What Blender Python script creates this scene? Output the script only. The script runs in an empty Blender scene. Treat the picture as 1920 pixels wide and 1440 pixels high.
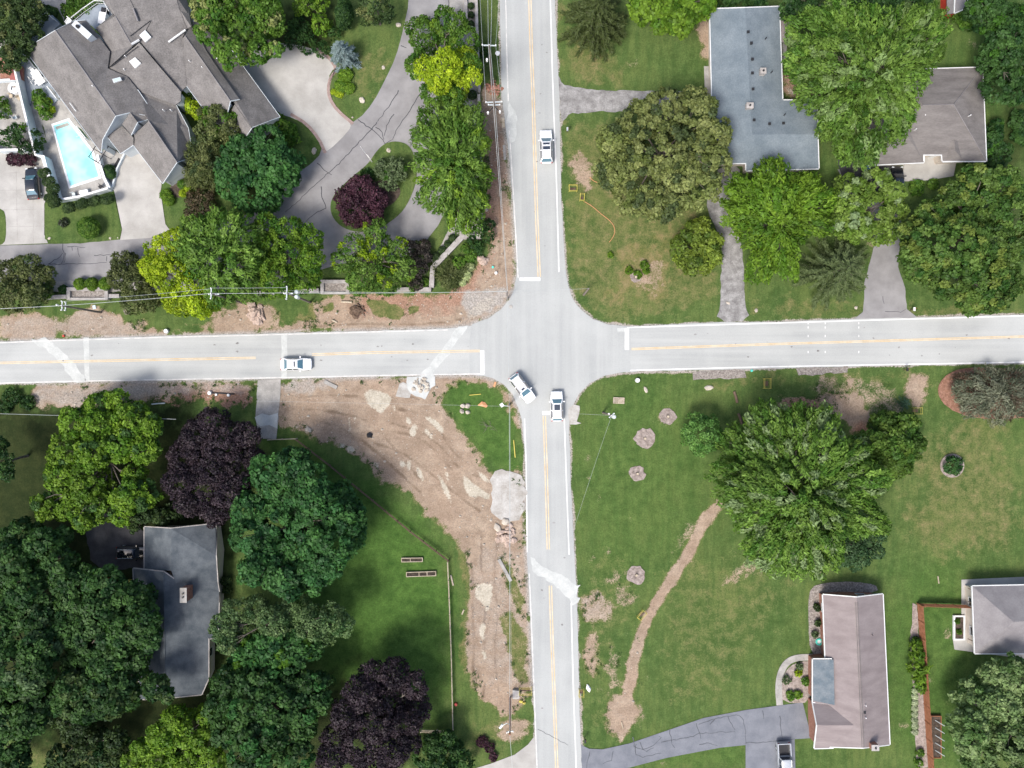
import bpy, bmesh, math, random
import numpy as np
from mathutils import Vector, Matrix
from mathutils.noise import noise as mnoise
R = math.radians
random.seed(7)
scene = bpy.context.scene
COL = scene.collection

# ---------------------------------------------------------------- camera, sky, sun, exposure
H = 114.0                 # height of the camera above the ground, metres
K = 150.0 / 1920.0        # metres on the ground for one photo pixel
cam_d = bpy.data.cameras.new('camera'); cam = bpy.data.objects.new('camera', cam_d); COL.objects.link(cam)
cam.location = (0, 0, H); cam.rotation_euler = (0, 0, 0)
cam_d.sensor_fit = 'HORIZONTAL'; cam_d.angle = 2 * math.atan(75.0 / H); cam_d.clip_start = 1; cam_d.clip_end = 2000
scene.camera = cam
SUN_EL, SUN_AZ = 57.0, 218.0      # compass azimuth, image up is north
world = bpy.data.worlds.new('World'); scene.world = world; world.use_nodes = True
wn = world.node_tree.nodes; wl = world.node_tree.links
bg = wn['Background']; sky = wn.new('ShaderNodeTexSky'); sky.sky_type = 'NISHITA'; sky.sun_disc = False
sky.sun_elevation = R(SUN_EL); sky.sun_rotation = R(SUN_AZ); sky.air_density = 1.0; sky.dust_density = 4.0; sky.ozone_density = 0.6
wl.new(sky.outputs[0], bg.inputs[0]); bg.inputs[1].default_value = 0.145
sl = bpy.data.lights.new('sun', 'SUN'); sun = bpy.data.objects.new('sun', sl); COL.objects.link(sun)
sl.energy = 2.3; sl.angle = R(17); sl.color = (1.0, 0.965, 0.91)
sd = Vector((math.sin(R(SUN_AZ)) * math.cos(R(SUN_EL)), math.cos(R(SUN_AZ)) * math.cos(R(SUN_EL)), math.sin(R(SUN_EL))))
sun.rotation_euler = sd.to_track_quat('Z', 'Y').to_euler(); sun.location = sd * 150
scene.view_settings.view_transform = 'Standard'; scene.view_settings.look = 'None'
scene.view_settings.exposure = 0.64; scene.view_settings.gamma = 1.0
try:
    scene.cycles.max_bounces = 6; scene.cycles.transparent_max_bounces = 4
except Exception: pass

def W(px, py, z=0.0):
    f = K * (H - z) / H
    return Vector(((px - 960) * f, (720 - py) * f, z))

# ---------------------------------------------------------------- materials
MATS = {}
def new_mat(name):
    m = bpy.data.materials.new(name); m.use_nodes = True; nt = m.node_tree; nt.nodes.clear()
    out = nt.nodes.new('ShaderNodeOutputMaterial'); b = nt.nodes.new('ShaderNodeBsdfPrincipled')
    nt.links.new(b.outputs[0], out.inputs[0]); MATS[name] = m
    return m, nt, b, out
def nnoise(nt, co, scale, detail=4, rough=0.6):
    n = nt.nodes.new('ShaderNodeTexNoise'); n.inputs['Scale'].default_value = scale
    n.inputs['Detail'].default_value = detail; n.inputs['Roughness'].default_value = rough
    nt.links.new(co, n.inputs['Vector']); return n.outputs['Fac']
def nmap(nt, v, a, b, c=0.0, d=1.0):
    n = nt.nodes.new('ShaderNodeMapRange'); n.inputs[1].default_value = a; n.inputs[2].default_value = b
    n.inputs[3].default_value = c; n.inputs[4].default_value = d; nt.links.new(v, n.inputs[0]); return n.outputs[0]
def nmath(nt, op, a, b):
    n = nt.nodes.new('ShaderNodeMath'); n.operation = op
    for i, v in enumerate((a, b)):
        if isinstance(v, (int, float)): n.inputs[i].default_value = v
        else: nt.links.new(v, n.inputs[i])
    return n.outputs[0]
def nmix(nt, f, a, b, mode='MIX'):
    n = nt.nodes.new('ShaderNodeMix'); n.data_type = 'RGBA'; n.blend_type = mode
    for idx, v in ((0, f), (6, a), (7, b)):
        if isinstance(v, (int, float)): n.inputs[idx].default_value = v
        elif isinstance(v, tuple): n.inputs[idx].default_value = (v[0], v[1], v[2], 1)
        else: nt.links.new(v, n.inputs[idx])
    return n.outputs[2]
def wcoord(nt, scale=(1, 1, 1)):
    g = nt.nodes.new('ShaderNodeNewGeometry'); mp = nt.nodes.new('ShaderNodeMapping')
    mp.inputs['Scale'].default_value = scale; nt.links.new(g.outputs['Position'], mp.inputs['Vector']); return mp.outputs[0]
def bump(nt, b, h, strength=0.4, dist=0.05):
    n = nt.nodes.new('ShaderNodeBump'); n.inputs['Strength'].default_value = strength; n.inputs['Distance'].default_value = dist
    nt.links.new(h, n.inputs['Height']); nt.links.new(n.outputs[0], b.inputs['Normal'])
def surf(name, c1, c2, scale=2.0, rough=0.85, fine=(0.85, 1.12), fscale=9.0, bmp=0.3, metallic=0.0, stretch=(1, 1, 1), spec=0.3):
    """mottled surface: two tones mixed by broad noise, multiplied by fine speckle"""
    m, nt, b, out = new_mat(name); co = wcoord(nt, stretch)
    broad = nmap(nt, nnoise(nt, co, scale, 5), 0.35, 0.65)
    c = nmix(nt, broad, c1, c2)
    fn = nnoise(nt, co, fscale, 3, 0.7)
    f = nmap(nt, fn, 0.3, 0.7, fine[0], fine[1])
    cc = nt.nodes.new('ShaderNodeCombineColor')
    for i in range(3): nt.links.new(f, cc.inputs[i])
    c = nmix(nt, 1.0, c, cc.outputs[0], 'MULTIPLY')
    nt.links.new(c, b.inputs['Base Color']); b.inputs['Roughness'].default_value = rough
    b.inputs['Metallic'].default_value = metallic; b.inputs['Specular IOR Level'].default_value = spec
    if bmp: bump(nt, b, fn, bmp, 0.03)
    return m
def plain(name, c, rough=0.5, metallic=0.0, spec=0.4, coat=0.0):
    m = surf(name, tuple(x * 0.94 for x in c), tuple(min(1, x * 1.05) for x in c), 1.3, rough, (0.95, 1.04), 6.0, 0.0, metallic, spec=spec)
    if coat: m.node_tree.nodes['Principled BSDF'].inputs['Coat Weight'].default_value = coat
    return m

# ground: grass, bare soil, pale clay, dry grass, lush grass and forest floor carrying painted shade, laid out by mesh attributes
def ground_material():
    m, nt, b, out = new_mat('ground_cover'); co = wcoord(nt)
    def attr(n):
        a = nt.nodes.new('ShaderNodeAttribute'); a.attribute_name = n; return a.outputs['Fac']
    n1 = nnoise(nt, co, 0.12, 4); n2 = nnoise(nt, co, 0.7, 5, 0.65); n3 = nnoise(nt, co, 4.5, 4, 0.75); n4 = nnoise(nt, wcoord(nt, (1, 1, 1)), 14, 2, 0.8)
    streak = nnoise(nt, wcoord(nt, (1.6, 0.25, 1)), 0.8, 3)
    g = nmix(nt, nmap(nt, n2, 0.3, 0.7), (0.040, 0.076, 0.019), (0.098, 0.146, 0.044))
    g = nmix(nt, nmap(nt, n1, 0.4, 0.62, 0, 0.6), g, (0.115, 0.148, 0.046))
    g = nmix(nt, nmap(nt, streak, 0.42, 0.64, 0, 0.5), g, (0.040, 0.082, 0.022))
    lush = nmix(nt, nmap(nt, n2, 0.3, 0.7), (0.034, 0.078, 0.016), (0.078, 0.145, 0.032))
    g = nmix(nt, attr('lush'), g, lush)
    dryc = nmix(nt, nmap(nt, n2, 0.35, 0.65), (0.115, 0.125, 0.040), (0.20, 0.165, 0.080))
    dm = nmap(nt, nmath(nt, 'ADD', attr('dry'), nmath(nt, 'MULTIPLY', nmath(nt, 'SUBTRACT', nmath(nt, 'MULTIPLY', nmath(nt, 'ADD', n2, n3), 0.5), 0.5), 1.7)), 0.3, 0.85)
    g = nmix(nt, dm, g, dryc)
    flo = nmix(nt, nmap(nt, n2, 0.35, 0.65), (0.010, 0.015, 0.006), (0.022, 0.026, 0.010))  # floor brown darkened further, so the colour holds the shade of the wood
    g = nmix(nt, attr('litter_shade'), g, flo)
    d = nmix(nt, nmap(nt, n2, 0.32, 0.68), (0.235, 0.178, 0.132), (0.375, 0.300, 0.228))
    d = nmix(nt, nmap(nt, n1, 0.4, 0.65, 0, 0.6), d, (0.33, 0.24, 0.175))
    rut = nnoise(nt, wcoord(nt, (1, 1, 1)), 1.0, 2)
    gm = nt.nodes.new('ShaderNodeNewGeometry'); mr = nt.nodes.new('ShaderNodeMapping'); mr.vector_type = 'POINT'; mr.inputs['Rotation'].default_value = (0, 0, R(55)); mr.inputs['Scale'].default_value = (0.30, 0.95, 1); nt.links.new(gm.outputs['Position'], mr.inputs['Vector'])
    rut = nnoise(nt, mr.outputs[0], 1.0, 4, 0.6); rut.node.inputs['Distortion'].default_value = 1.6
    d = nmix(nt, nmap(nt, rut, 0.52, 0.72, 0, 0.22), d, (0.18, 0.13, 0.095)); d = nmix(nt, nmap(nt, rut, 0.46, 0.28, 0, 0.3), d, (0.43, 0.355, 0.29))
    d = nmix(nt, nmap(nt, nnoise(nt, co, 0.28, 5, 0.65), 0.42, 0.62, 0, 0.6), d, (0.225, 0.165, 0.12))
    d = nmix(nt, nmap(nt, nmath(nt, 'ADD', attr('damp'), nmath(nt, 'MULTIPLY', nmath(nt, 'SUBTRACT', n2, 0.5), 0.9)), 0.35, 0.8, 0, .75), d, (0.13, 0.09, 0.062))
    d = nmix(nt, attr('red'), d, nmix(nt, nmap(nt, n3, 0.3, 0.7), (0.20, 0.105, 0.07), (0.36, 0.215, 0.155)))
    d = nmix(nt, nmap(nt, nmath(nt, 'ADD', attr('grey'), nmath(nt, 'MULTIPLY', nmath(nt, 'SUBTRACT', n2, 0.5), 0.6)), 0.25, 0.75), d,
             nmix(nt, nmap(nt, n3, 0.3, 0.7), (0.24, 0.22, 0.195), (0.38, 0.35, 0.32)))
    pm = nmap(nt, nmath(nt, 'ADD', attr('pale'), nmath(nt, 'MULTIPLY', nmath(nt, 'SUBTRACT', n3, 0.5), 0.9)), 0.36, 0.62)
    d = nmix(nt, pm, d, nmix(nt, nmap(nt, n2, 0.3, 0.7), (0.35, 0.315, 0.25), (0.48, 0.44, 0.365)))
    mk = nmath(nt, 'ADD', attr('dirt'), nmath(nt, 'MULTIPLY', nmath(nt, 'SUBTRACT', nmath(nt, 'MULTIPLY', nmath(nt, 'ADD', nmath(nt, 'ADD', n3, n4), n2), 0.3333), 0.5), 2.6))
    c = nmix(nt, nmap(nt, mk, 0.38, 0.60), g, d)
    fn = nmath(nt, 'MULTIPLY', nmath(nt, 'ADD', n3, n4), 0.5)
    f = nmap(nt, fn, 0.33, 0.67, 0.60, 1.42); cc = nt.nodes.new('ShaderNodeCombineColor')
    for i in range(3): nt.links.new(f, cc.inputs[i])
    c = nmix(nt, 1.0, c, cc.outputs[0], 'MULTIPLY')
    nt.links.new(c, b.inputs['Base Color']); b.inputs['Roughness'].default_value = 1.0; b.inputs['Specular IOR Level'].default_value = 0.1
    bump(nt, b, nmath(nt, 'ADD', fn, n2), 0.6, 0.12)
    return m
GROUND = ground_material()

def road_material(name, st, c1, c2):
    m, nt, b, out = new_mat(name); co = wcoord(nt)
    lanes = nnoise(nt, wcoord(nt, st), 0.9, 4, 0.55)
    c = nmix(nt, nmap(nt, lanes, 0.36, 0.66), c1, c2)
    c = nmix(nt, nmap(nt, nnoise(nt, co, 0.09, 3), 0.45, 0.62, 0, 0.5), c, tuple(x * 1.12 for x in c2))
    sp = nnoise(nt, co, 9, 3, 0.8); f = nmap(nt, sp, 0.3, 0.7, 0.90, 1.09)
    cc = nt.nodes.new('ShaderNodeCombineColor')
    for i in range(3): nt.links.new(f, cc.inputs[i])
    c = nmix(nt, 1.0, c, cc.outputs[0], 'MULTIPLY')
    st2 = nnoise(nt, co, 1.1, 6, 0.8)
    c = nmix(nt, nmap(nt, st2, 0.64, 0.72, 0, 0.45), c, (0.16, 0.16, 0.165))
    nt.links.new(c, b.inputs['Base Color']); b.inputs['Roughness'].default_value = 0.9; b.inputs['Specular IOR Level'].default_value = 0.25
    return m
M = {}
M['road_ns'] = road_material('asphalt_north_south', (1, 0.03, 1), (0.325, 0.338, 0.334), (0.372, 0.383, 0.376))
M['road_ew'] = road_material('asphalt_east_west', (0.03, 1, 1), (0.325, 0.337, 0.333), (0.392, 0.402, 0.392))
M['patch'] = surf('fresh_concrete_patch', (0.405, 0.42, 0.41), (0.50, 0.515, 0.50), 0.8, 0.9, (0.9, 1.08), 6)
M['chalk'] = surf('pale_dusty_concrete', (0.30, 0.28, 0.25), (0.45, 0.44, 0.42), 0.6, 0.9, (0.85, 1.1), 5)
M['seal_light'] = surf('faded_crack_sealant', (0.065, 0.07, 0.08), (0.11, 0.115, 0.13), 2, 0.8, (0.85, 1.15), 6, 0)
M['white_paint'] = surf('white_road_paint', (0.62, 0.62, 0.62), (0.80, 0.80, 0.79), 1.2, 0.7, (0.86, 1.05), 12, 0)
M['worn_white'] = surf('worn_white_road_paint', (0.46, 0.46, 0.45), (0.70, 0.68, 0.65), 1.0, 0.8, (0.82, 1.06), 9, 0)
M['yellow_paint'] = surf('faded_yellow_road_paint', (0.55, 0.40, 0.22), (0.66, 0.56, 0.40), 0.6, 0.7, (0.86, 1.05), 10, 0)
M['drive_grey'] = surf('grey_private_asphalt', (0.195, 0.19, 0.192), (0.265, 0.26, 0.262), 0.35, 0.92, (0.94, 1.05), 8)
M['drive_blue'] = surf('bluish_sealed_asphalt', (0.135, 0.145, 0.168), (0.185, 0.195, 0.22), 0.5, 0.85, (0.9, 1.08), 7)
M['drive_rough'] = surf('worn_gravelly_asphalt', (0.16, 0.155, 0.152), (0.31, 0.305, 0.30), 0.9, 0.95, (0.75, 1.2), 5, 0.6)
M['drive_dark'] = surf('dark_asphalt', (0.045, 0.045, 0.05), (0.075, 0.075, 0.08), 0.7, 0.9, (0.85, 1.1), 6)
M['concrete'] = surf('pale_concrete_slab', (0.315, 0.305, 0.285), (0.425, 0.413, 0.39), 0.3, 0.9, (0.93, 1.05), 7)
M['concrete2'] = surf('weathered_concrete', (0.26, 0.25, 0.235), (0.39, 0.375, 0.35), 0.7, 0.9, (0.85, 1.1), 6)
M['kerb'] = surf('pinkish_paver_edging', (0.26, 0.19, 0.17), (0.34, 0.26, 0.235), 2, 0.9, (0.8, 1.1), 8)
M['seal'] = surf('crack_sealant', (0.035, 0.037, 0.042), (0.07, 0.07, 0.078), 2, 0.7, (0.9, 1.1), 8, 0)
M['mulch'] = surf('dark_mulch', (0.045, 0.034, 0.026), (0.10, 0.078, 0.062), 2.2, 1.0, (0.6, 1.4), 7, 0.8)
M['mulch_grey'] = surf('grey_wood_chips', (0.20, 0.165, 0.145), (0.34, 0.29, 0.265), 2.2, 1.0, (0.7, 1.3), 7, 0.8)
M['mulch_red'] = surf('red_mulch', (0.17, 0.085, 0.055), (0.29, 0.165, 0.12), 2.0, 1.0, (0.7, 1.3), 7, 0.8)
M['gravel'] = surf('loose_gravel', (0.15, 0.13, 0.115), (0.33, 0.30, 0.275), 3.5, 1.0, (0.55, 1.4), 9, 0.9)
M['roof_brown'] = surf('brown_grey_shingles', (0.128, 0.121, 0.117), (0.186, 0.176, 0.170), 0.5, 0.95, (0.70, 1.28), 5.5, 0.6, stretch=(1, 1, 2))
M['roof_blue'] = surf('blue_grey_shingles', (0.118, 0.148, 0.172), (0.165, 0.198, 0.222), 0.4, 0.95, (0.84, 1.16), 5.0, 0.4, stretch=(1, 1, 2))
M['roof_pink'] = surf('pinkish_taupe_shingles', (0.190, 0.160, 0.160), (0.250, 0.216, 0.214), 0.35, 0.95, (0.92, 1.08), 5.0, 0.3, stretch=(0.3, 2.2, 2))
M['roof_taupe'] = surf('taupe_shingles', (0.132, 0.121, 0.117), (0.185, 0.172, 0.165), 0.5, 0.95, (0.86, 1.14), 5, 0.4, stretch=(0.5, 2, 2))
M['roof_slate'] = surf('slate_grey_shingles', (0.054, 0.066, 0.078), (0.108, 0.122, 0.134), 0.35, 0.95, (0.86, 1.14), 4.5, 0.4, stretch=(1.6, 1.6, 2))
M['roof_grey'] = surf('light_grey_shingles', (0.175, 0.165, 0.172), (0.225, 0.215, 0.22), 0.5, 0.95, (0.9, 1.1), 5, 0.3)
M['roof_tar'] = surf('weathered_blue_roof_patch', (0.10, 0.13, 0.155), (0.165, 0.19, 0.21), 0.9, 0.9, (0.85, 1.12), 4, 0.3)
M['trim'] = plain('white_trim', (0.62, 0.63, 0.63), 0.5)
M['wall_white'] = surf('white_siding', (0.50, 0.54, 0.57), (0.60, 0.64, 0.66), 0.8, 0.8, (0.95, 1.04), 5, 0.1, stretch=(0.4, 0.4, 6))
M['wall_cream'] = surf('cream_siding', (0.50, 0.44, 0.38), (0.58, 0.52, 0.45), 0.8, 0.8, (0.95, 1.04), 5, 0.1)
M['brick'] = surf('red_brick', (0.25, 0.115, 0.08), (0.36, 0.19, 0.14), 3.0, 0.9, (0.75, 1.2), 8, 0.4)
M['masonry'] = surf('weathered_stone_cap', (0.27, 0.25, 0.235), (0.40, 0.38, 0.365), 1.2, 0.9, (0.85, 1.1), 6, 0.3)
M['stucco'] = surf('white_stucco', (0.52, 0.58, 0.62), (0.62, 0.67, 0.70), 0.7, 0.85, (0.95, 1.04), 4, 0.1)
M['cap'] = plain('white_wall_cap', (0.76, 0.77, 0.78), 0.6)
M['wood'] = surf('old_brown_wood', (0.085, 0.055, 0.038), (0.15, 0.105, 0.075), 2, 0.9, (0.8, 1.15), 8, 0.3)
M['wood_red'] = surf('red_stained_wood', (0.24, 0.095, 0.045), (0.34, 0.15, 0.085), 2, 0.85, (0.8, 1.15), 8, 0.3)
M['wood_pale'] = surf('pale_dry_wood', (0.36, 0.30, 0.22), (0.52, 0.45, 0.35), 2, 0.9, (0.8, 1.12), 8, 0.3)
M['wood_pole'] = surf('weathered_pole_wood', (0.15, 0.125, 0.105), (0.24, 0.20, 0.175), 2, 0.9, (0.85, 1.1), 8, 0.2)
M['bark'] = surf('grey_bark', (0.10, 0.085, 0.07), (0.19, 0.165, 0.145), 3, 0.95, (0.75, 1.2), 9, 0.5)
M['rock'] = surf('pale_boulder_stone', (0.34, 0.30, 0.25), (0.52, 0.47, 0.40), 1.5, 0.9, (0.85, 1.1), 7, 0.4)
M['rock_pink'] = surf('pinkish_broken_stone', (0.33, 0.25, 0.205), (0.48, 0.38, 0.32), 1.8, 0.9, (0.8, 1.12), 7, 0.4)
M['metal'] = plain('galvanised_metal', (0.50, 0.55, 0.56), 0.45, 0.3)
M['metal_dark'] = plain('dark_metal', (0.03, 0.03, 0.033), 0.5, 0.3)
M['wire'] = plain('aluminium_cable', (0.42, 0.45, 0.45), 0.5, 0.1)
M['white'] = plain('white_plastic', (0.78, 0.78, 0.78), 0.4)
M['yellow'] = plain('yellow_plastic_edge', (0.5, 0.43, 0.09), 0.7)
M['orange'] = plain('orange_plastic', (0.55, 0.27, 0.13), 0.5)
M['red'] = plain('red_plastic', (0.45, 0.04, 0.03), 0.5)
M['blue'] = plain('blue_plastic', (0.04, 0.16, 0.42), 0.4)
M['teal'] = plain('turquoise_plastic', (0.10, 0.62, 0.50), 0.4)
M['black'] = plain('black_paint', (0.018, 0.018, 0.02), 0.5)
M['deck'] = surf('grey_painted_deck', (0.20, 0.235, 0.275), (0.27, 0.305, 0.35), 0.8, 0.85, (0.94, 1.05), 6, 0.1)
M['soil_black'] = surf('garden_soil', (0.03, 0.024, 0.019), (0.075, 0.058, 0.046), 3, 1.0, (0.6, 1.3), 8, 0.8)
M['car_white'] = plain('white_car_paint', (0.86, 0.87, 0.88), 0.22, 0.0, 0.5, 0.8)
M['car_silver'] = plain('silver_car_paint', (0.50, 0.52, 0.54), 0.25, 0.4, 0.5, 0.6)
M['car_black'] = plain('black_car_paint', (0.010, 0.012, 0.016), 0.12, 0.0, 0.6, 1.0)
M['glass'] = plain('tinted_glass', (0.07, 0.16, 0.21), 0.10, 0.0, 0.9, 1.0)
M['glass_dark'] = plain('dark_glass', (0.02, 0.03, 0.045), 0.06, 0.0, 0.9, 1.0)
M['skylight'] = plain('milky_skylight', (0.50, 0.60, 0.64), 0.25, 0.0, 0.6)
M['tyre'] = plain('tyre_rubber', (0.02, 0.02, 0.02), 0.8)
M['lamp_red'] = plain('tail_lamp_lens', (0.35, 0.02, 0.02), 0.2)
M['lamp_clear'] = plain('headlamp_lens', (0.55, 0.58, 0.6), 0.15)
def water_mat():
    m, nt, b, out = new_mat('pool_water'); co = wcoord(nt)
    n = nnoise(nt, co, 0.35, 2); c = nmix(nt, nmap(nt, n, 0.35, 0.65), (0.24, 0.68, 0.69), (0.44, 0.82, 0.83))
    nt.links.new(c, b.inputs['Base Color']); b.inputs['Roughness'].default_value = 0.06
    bump(nt, b, nnoise(nt, co, 2.5, 3), 0.12, 0.05); return m
M['water'] = water_mat()
def foliage_mat():
    m, nt, b, out = new_mat('foliage'); nt.nodes.remove(b)
    a = nt.nodes.new('ShaderNodeAttribute'); a.attribute_name = 'col'
    d = nt.nodes.new('ShaderNodeBsdfDiffuse'); t = nt.nodes.new('ShaderNodeBsdfTranslucent'); g = nt.nodes.new('ShaderNodeBsdfGlossy')
    g.inputs['Roughness'].default_value = 0.55; g.inputs['Color'].default_value = (0.9, 1, 0.95, 1)
    nt.links.new(a.outputs['Color'], d.inputs[0])
    tc = nmix(nt, 1.0, a.outputs['Color'], (1.1, 1.25, 0.6), 'MULTIPLY'); nt.links.new(tc, t.inputs[0])
    m1 = nt.nodes.new('ShaderNodeMixShader'); m1.inputs[0].default_value = 0.30
    nt.links.new(d.outputs[0], m1.inputs[1]); nt.links.new(t.outputs[0], m1.inputs[2])
    m2 = nt.nodes.new('ShaderNodeMixShader'); m2.inputs[0].default_value = 0.012
    nt.links.new(m1.outputs[0], m2.inputs[1]); nt.links.new(g.outputs[0], m2.inputs[2]); nt.links.new(m2.outputs[0], out.inputs[0])
    return m
M['leaf'] = foliage_mat()

# ---------------------------------------------------------------- object helpers
def tag(o, label=None, cat=None, group=None, kind=None):
    if label: o['label'] = label
    if cat: o['category'] = cat
    if group: o['group'] = group
    if kind: o['kind'] = kind
    return o
def empty(name, loc, label, cat, group=None, rz=0.0):
    o = bpy.data.objects.new(name, None); COL.objects.link(o); o.location = loc; o.rotation_euler = (0, 0, rz)
    o.empty_display_size = 0.5
    return tag(o, label, cat, group)
class MB:
    """collects geometry in world coordinates (or the parent's local ones when local=True)"""
    def __init__(s): s.v = []; s.f = []
    def add(s, vs, fs):
        n = len(s.v); s.v += [tuple(p) for p in vs]; s.f += [tuple(i + n for i in f) for f in fs]; return s
    def box(s, cx, cy, z0, z1, sx, sy, rot=0.0, taper=1.0):
        c, q = math.cos(rot), math.sin(rot); vs = []
        for z, t in ((z0, 1.0), (z1, taper)):
            for a, b in ((-1, -1), (1, -1), (1, 1), (-1, 1)):
                x, y = a * sx / 2 * t, b * sy / 2 * t; vs.append((cx + c * x - q * y, cy + q * x + c * y, z))
        return s.add(vs, [(3, 2, 1, 0), (4, 5, 6, 7), (0, 1, 5, 4), (1, 2, 6, 5), (2, 3, 7, 6), (3, 0, 4, 7)])
    def prism(s, poly, z0, z1, bottom=True):
        p = [(q[0], q[1]) for q in poly]
        a = sum(p[i][0] * p[(i + 1) % len(p)][1] - p[(i + 1) % len(p)][0] * p[i][1] for i in range(len(p)))
        if a < 0: p = p[::-1]
        n = len(p); vs = [(x, y, z0) for x, y in p] + [(x, y, z1) for x, y in p]
        fs = [tuple(range(n, 2 * n))] + [(i, (i + 1) % n, n + (i + 1) % n, n + i) for i in range(n)]
        if bottom: fs.append(tuple(range(n - 1, -1, -1)))
        return s.add(vs, fs)
    def sheet(s, poly, z):
        p = [(q[0], q[1]) for q in poly]
        a = sum(p[i][0] * p[(i + 1) % len(p)][1] - p[(i + 1) % len(p)][0] * p[i][1] for i in range(len(p)))
        if a < 0: p = p[::-1]
        return s.add([(x, y, z) for x, y in p], [tuple(range(len(p)))])
    def tube(s, pts, r, n=6, r2=None):
        pts = [Vector(p) for p in pts]; m = len(pts); vs = []; fs = []
        for i, p in enumerate(pts):
            t = (pts[min(i + 1, m - 1)] - pts[max(i - 1, 0)]).normalized()
            a = t.cross(Vector((0, 0, 1)));
            if a.length < 1e-3: a = Vector((1, 0, 0))
            a.normalize(); b = t.cross(a); rr = r if r2 is None else r + (r2 - r) * i / (m - 1)
            for k in range(n):
                an = 2 * math.pi * k / n; vs.append(p + a * (math.cos(an) * rr) + b * (math.sin(an) * rr))
        for i in range(m - 1):
            for k in range(n):
                fs.append((i * n + k, i * n + (k + 1) % n, (i + 1) * n + (k + 1) % n, (i + 1) * n + k))
        fs.append(tuple(range(n - 1, -1, -1))); fs.append(tuple((m - 1) * n + k for k in range(n)))
        return s.add(vs, fs)
    def cyl(s, cx, cy, z0, z1, r, n=16, r2=None): return s.tube([(cx, cy, z0), (cx, cy, z1)], r, n, r2)
    def ring(s, cx, cy, z0, z1, ro, ri, n=28):
        vs = []; fs = []
        for k in range(n):
            c, q = math.cos(2 * math.pi * k / n), math.sin(2 * math.pi * k / n)
            vs += [(cx + c * ro, cy + q * ro, z0), (cx + c * ro, cy + q * ro, z1), (cx + c * ri, cy + q * ri, z1), (cx + c * ri, cy + q * ri, z0)]
        for k in range(n):
            a, b = 4 * k, 4 * ((k + 1) % n)
            fs += [(a, b, b + 1, a + 1), (a + 1, b + 1, b + 2, a + 2), (a + 2, b + 2, b + 3, a + 3)]
        return s.add(vs, fs)
    def rock(s, cx, cy, z, rx, ry, h, seed=0, rot=0.0, rough=0.35):
        bm = bmesh.new(); bmesh.ops.create_icosphere(bm, subdivisions=2, radius=1.0); vs = []
        c, q = math.cos(rot), math.sin(rot)
        for v in bm.verts:
            p = v.co.normalized(); d = 1 + rough * mnoise(p * 1.3 + Vector((seed * 3.1, seed * 1.7, 0))) + rough * .5 * mnoise(p * 3.1 + Vector((seed, 0, seed * 2.3)))
            x, y, zz = p.x * rx * d, p.y * ry * d, max(p.z, -0.35) * h * d
            vs.append((cx + c * x - q * y, cy + q * x + c * y, z + zz + 0.2 * h))
        fs = [tuple(v.index for v in f.verts) for f in bm.faces]; bm.free(); return s.add(vs, fs)
    def build(s, name, mat, parent=None, local=False, smooth=False, origin=None, **tags):
        v = np.array(s.v, dtype=float).reshape(-1, 3)
        me = bpy.data.meshes.new(name)
        if parent is not None:
            if not local: v = v - np.array(parent.matrix_basis.translation if parent.parent is None else (parent.parent.location if parent.type == 'MESH' else parent.location))
        elif not local:
            if origin is None: origin = ((v[:, 0].min() + v[:, 0].max()) / 2, (v[:, 1].min() + v[:, 1].max()) / 2, v[:, 2].min())
            v = v - np.array(origin)
        me.from_pydata(v.tolist(), [], s.f); me.materials.append(mat if not isinstance(mat, str) else M[mat])
        if smooth: me.polygons.foreach_set('use_smooth', [True] * len(me.polygons))
        me.update()
        o = bpy.data.objects.new(name, me); COL.objects.link(o)
        if parent is not None: o.parent = parent
        elif origin is not None: o.location = origin
        tag(o, **tags); return o

def WP(poly, z=0.0): return [W(p[0], p[1], z) for p in poly]
def chaikin(p, n=2, closed=True):
    for _ in range(n):
        q = []; m = len(p)
        for i in range(m if closed else m - 1):
            a, b = p[i], p[(i + 1) % m]
            q.append((a[0] * .75 + b[0] * .25, a[1] * .75 + b[1] * .25)); q.append((a[0] * .25 + b[0] * .75, a[1] * .25 + b[1] * .75))
        if not closed: q = [p[0]] + q + [p[-1]]
        p = q
    return p
def ribbon(pts, w0, w1=None):
    """polygon following a polyline of xy points with the given width (metres)"""
    pts = [Vector((p[0], p[1])) for p in pts]; n = len(pts); L = []; Rr = []
    for i in range(n):
        t = (pts[min(i + 1, n - 1)] - pts[max(i - 1, 0)]).normalized(); nn = Vector((-t.y, t.x))
        w = w0 if w1 is None else w0 + (w1 - w0) * i / (n - 1)
        if 0 < i < n - 1:
            t1 = (pts[i] - pts[i - 1]).normalized(); c = max(0.45, abs(t1.dot(t))); w = w / c
        L.append(pts[i] + nn * w / 2); Rr.append(pts[i] - nn * w / 2)
    return L + Rr[::-1]
def ragged(poly, amp=0.12, step=0.7, seed=0):
    """world polygon with small irregularities along its edges"""
    out = []; n = len(poly)
    for i in range(n):
        a, b = Vector(poly[i][:2]), Vector(poly[(i + 1) % n][:2]); m = max(1, int((b - a).length / step))
        for k in range(m):
            p = a.lerp(b, k / m); d = Vector((mnoise(Vector((p.x * .9, p.y * .9, seed))), mnoise(Vector((p.x * .9, p.y * .9, seed + 9))))) * amp * 2
            out.append(p + d)
    return out
def structure(name, poly_px, z, mat, smooth_n=0, rag=0.0, z0=None, label=None):
    p = chaikin(poly_px, smooth_n) if smooth_n else poly_px
    w = WP(p, z)
    if rag: w = ragged(w, rag, 0.6, z * 100)
    mb = MB()
    if z0 is None: mb.sheet(w, z)
    else: mb.prism(w, z0, z)
    return mb.build(name, mat, kind='structure')

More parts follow.
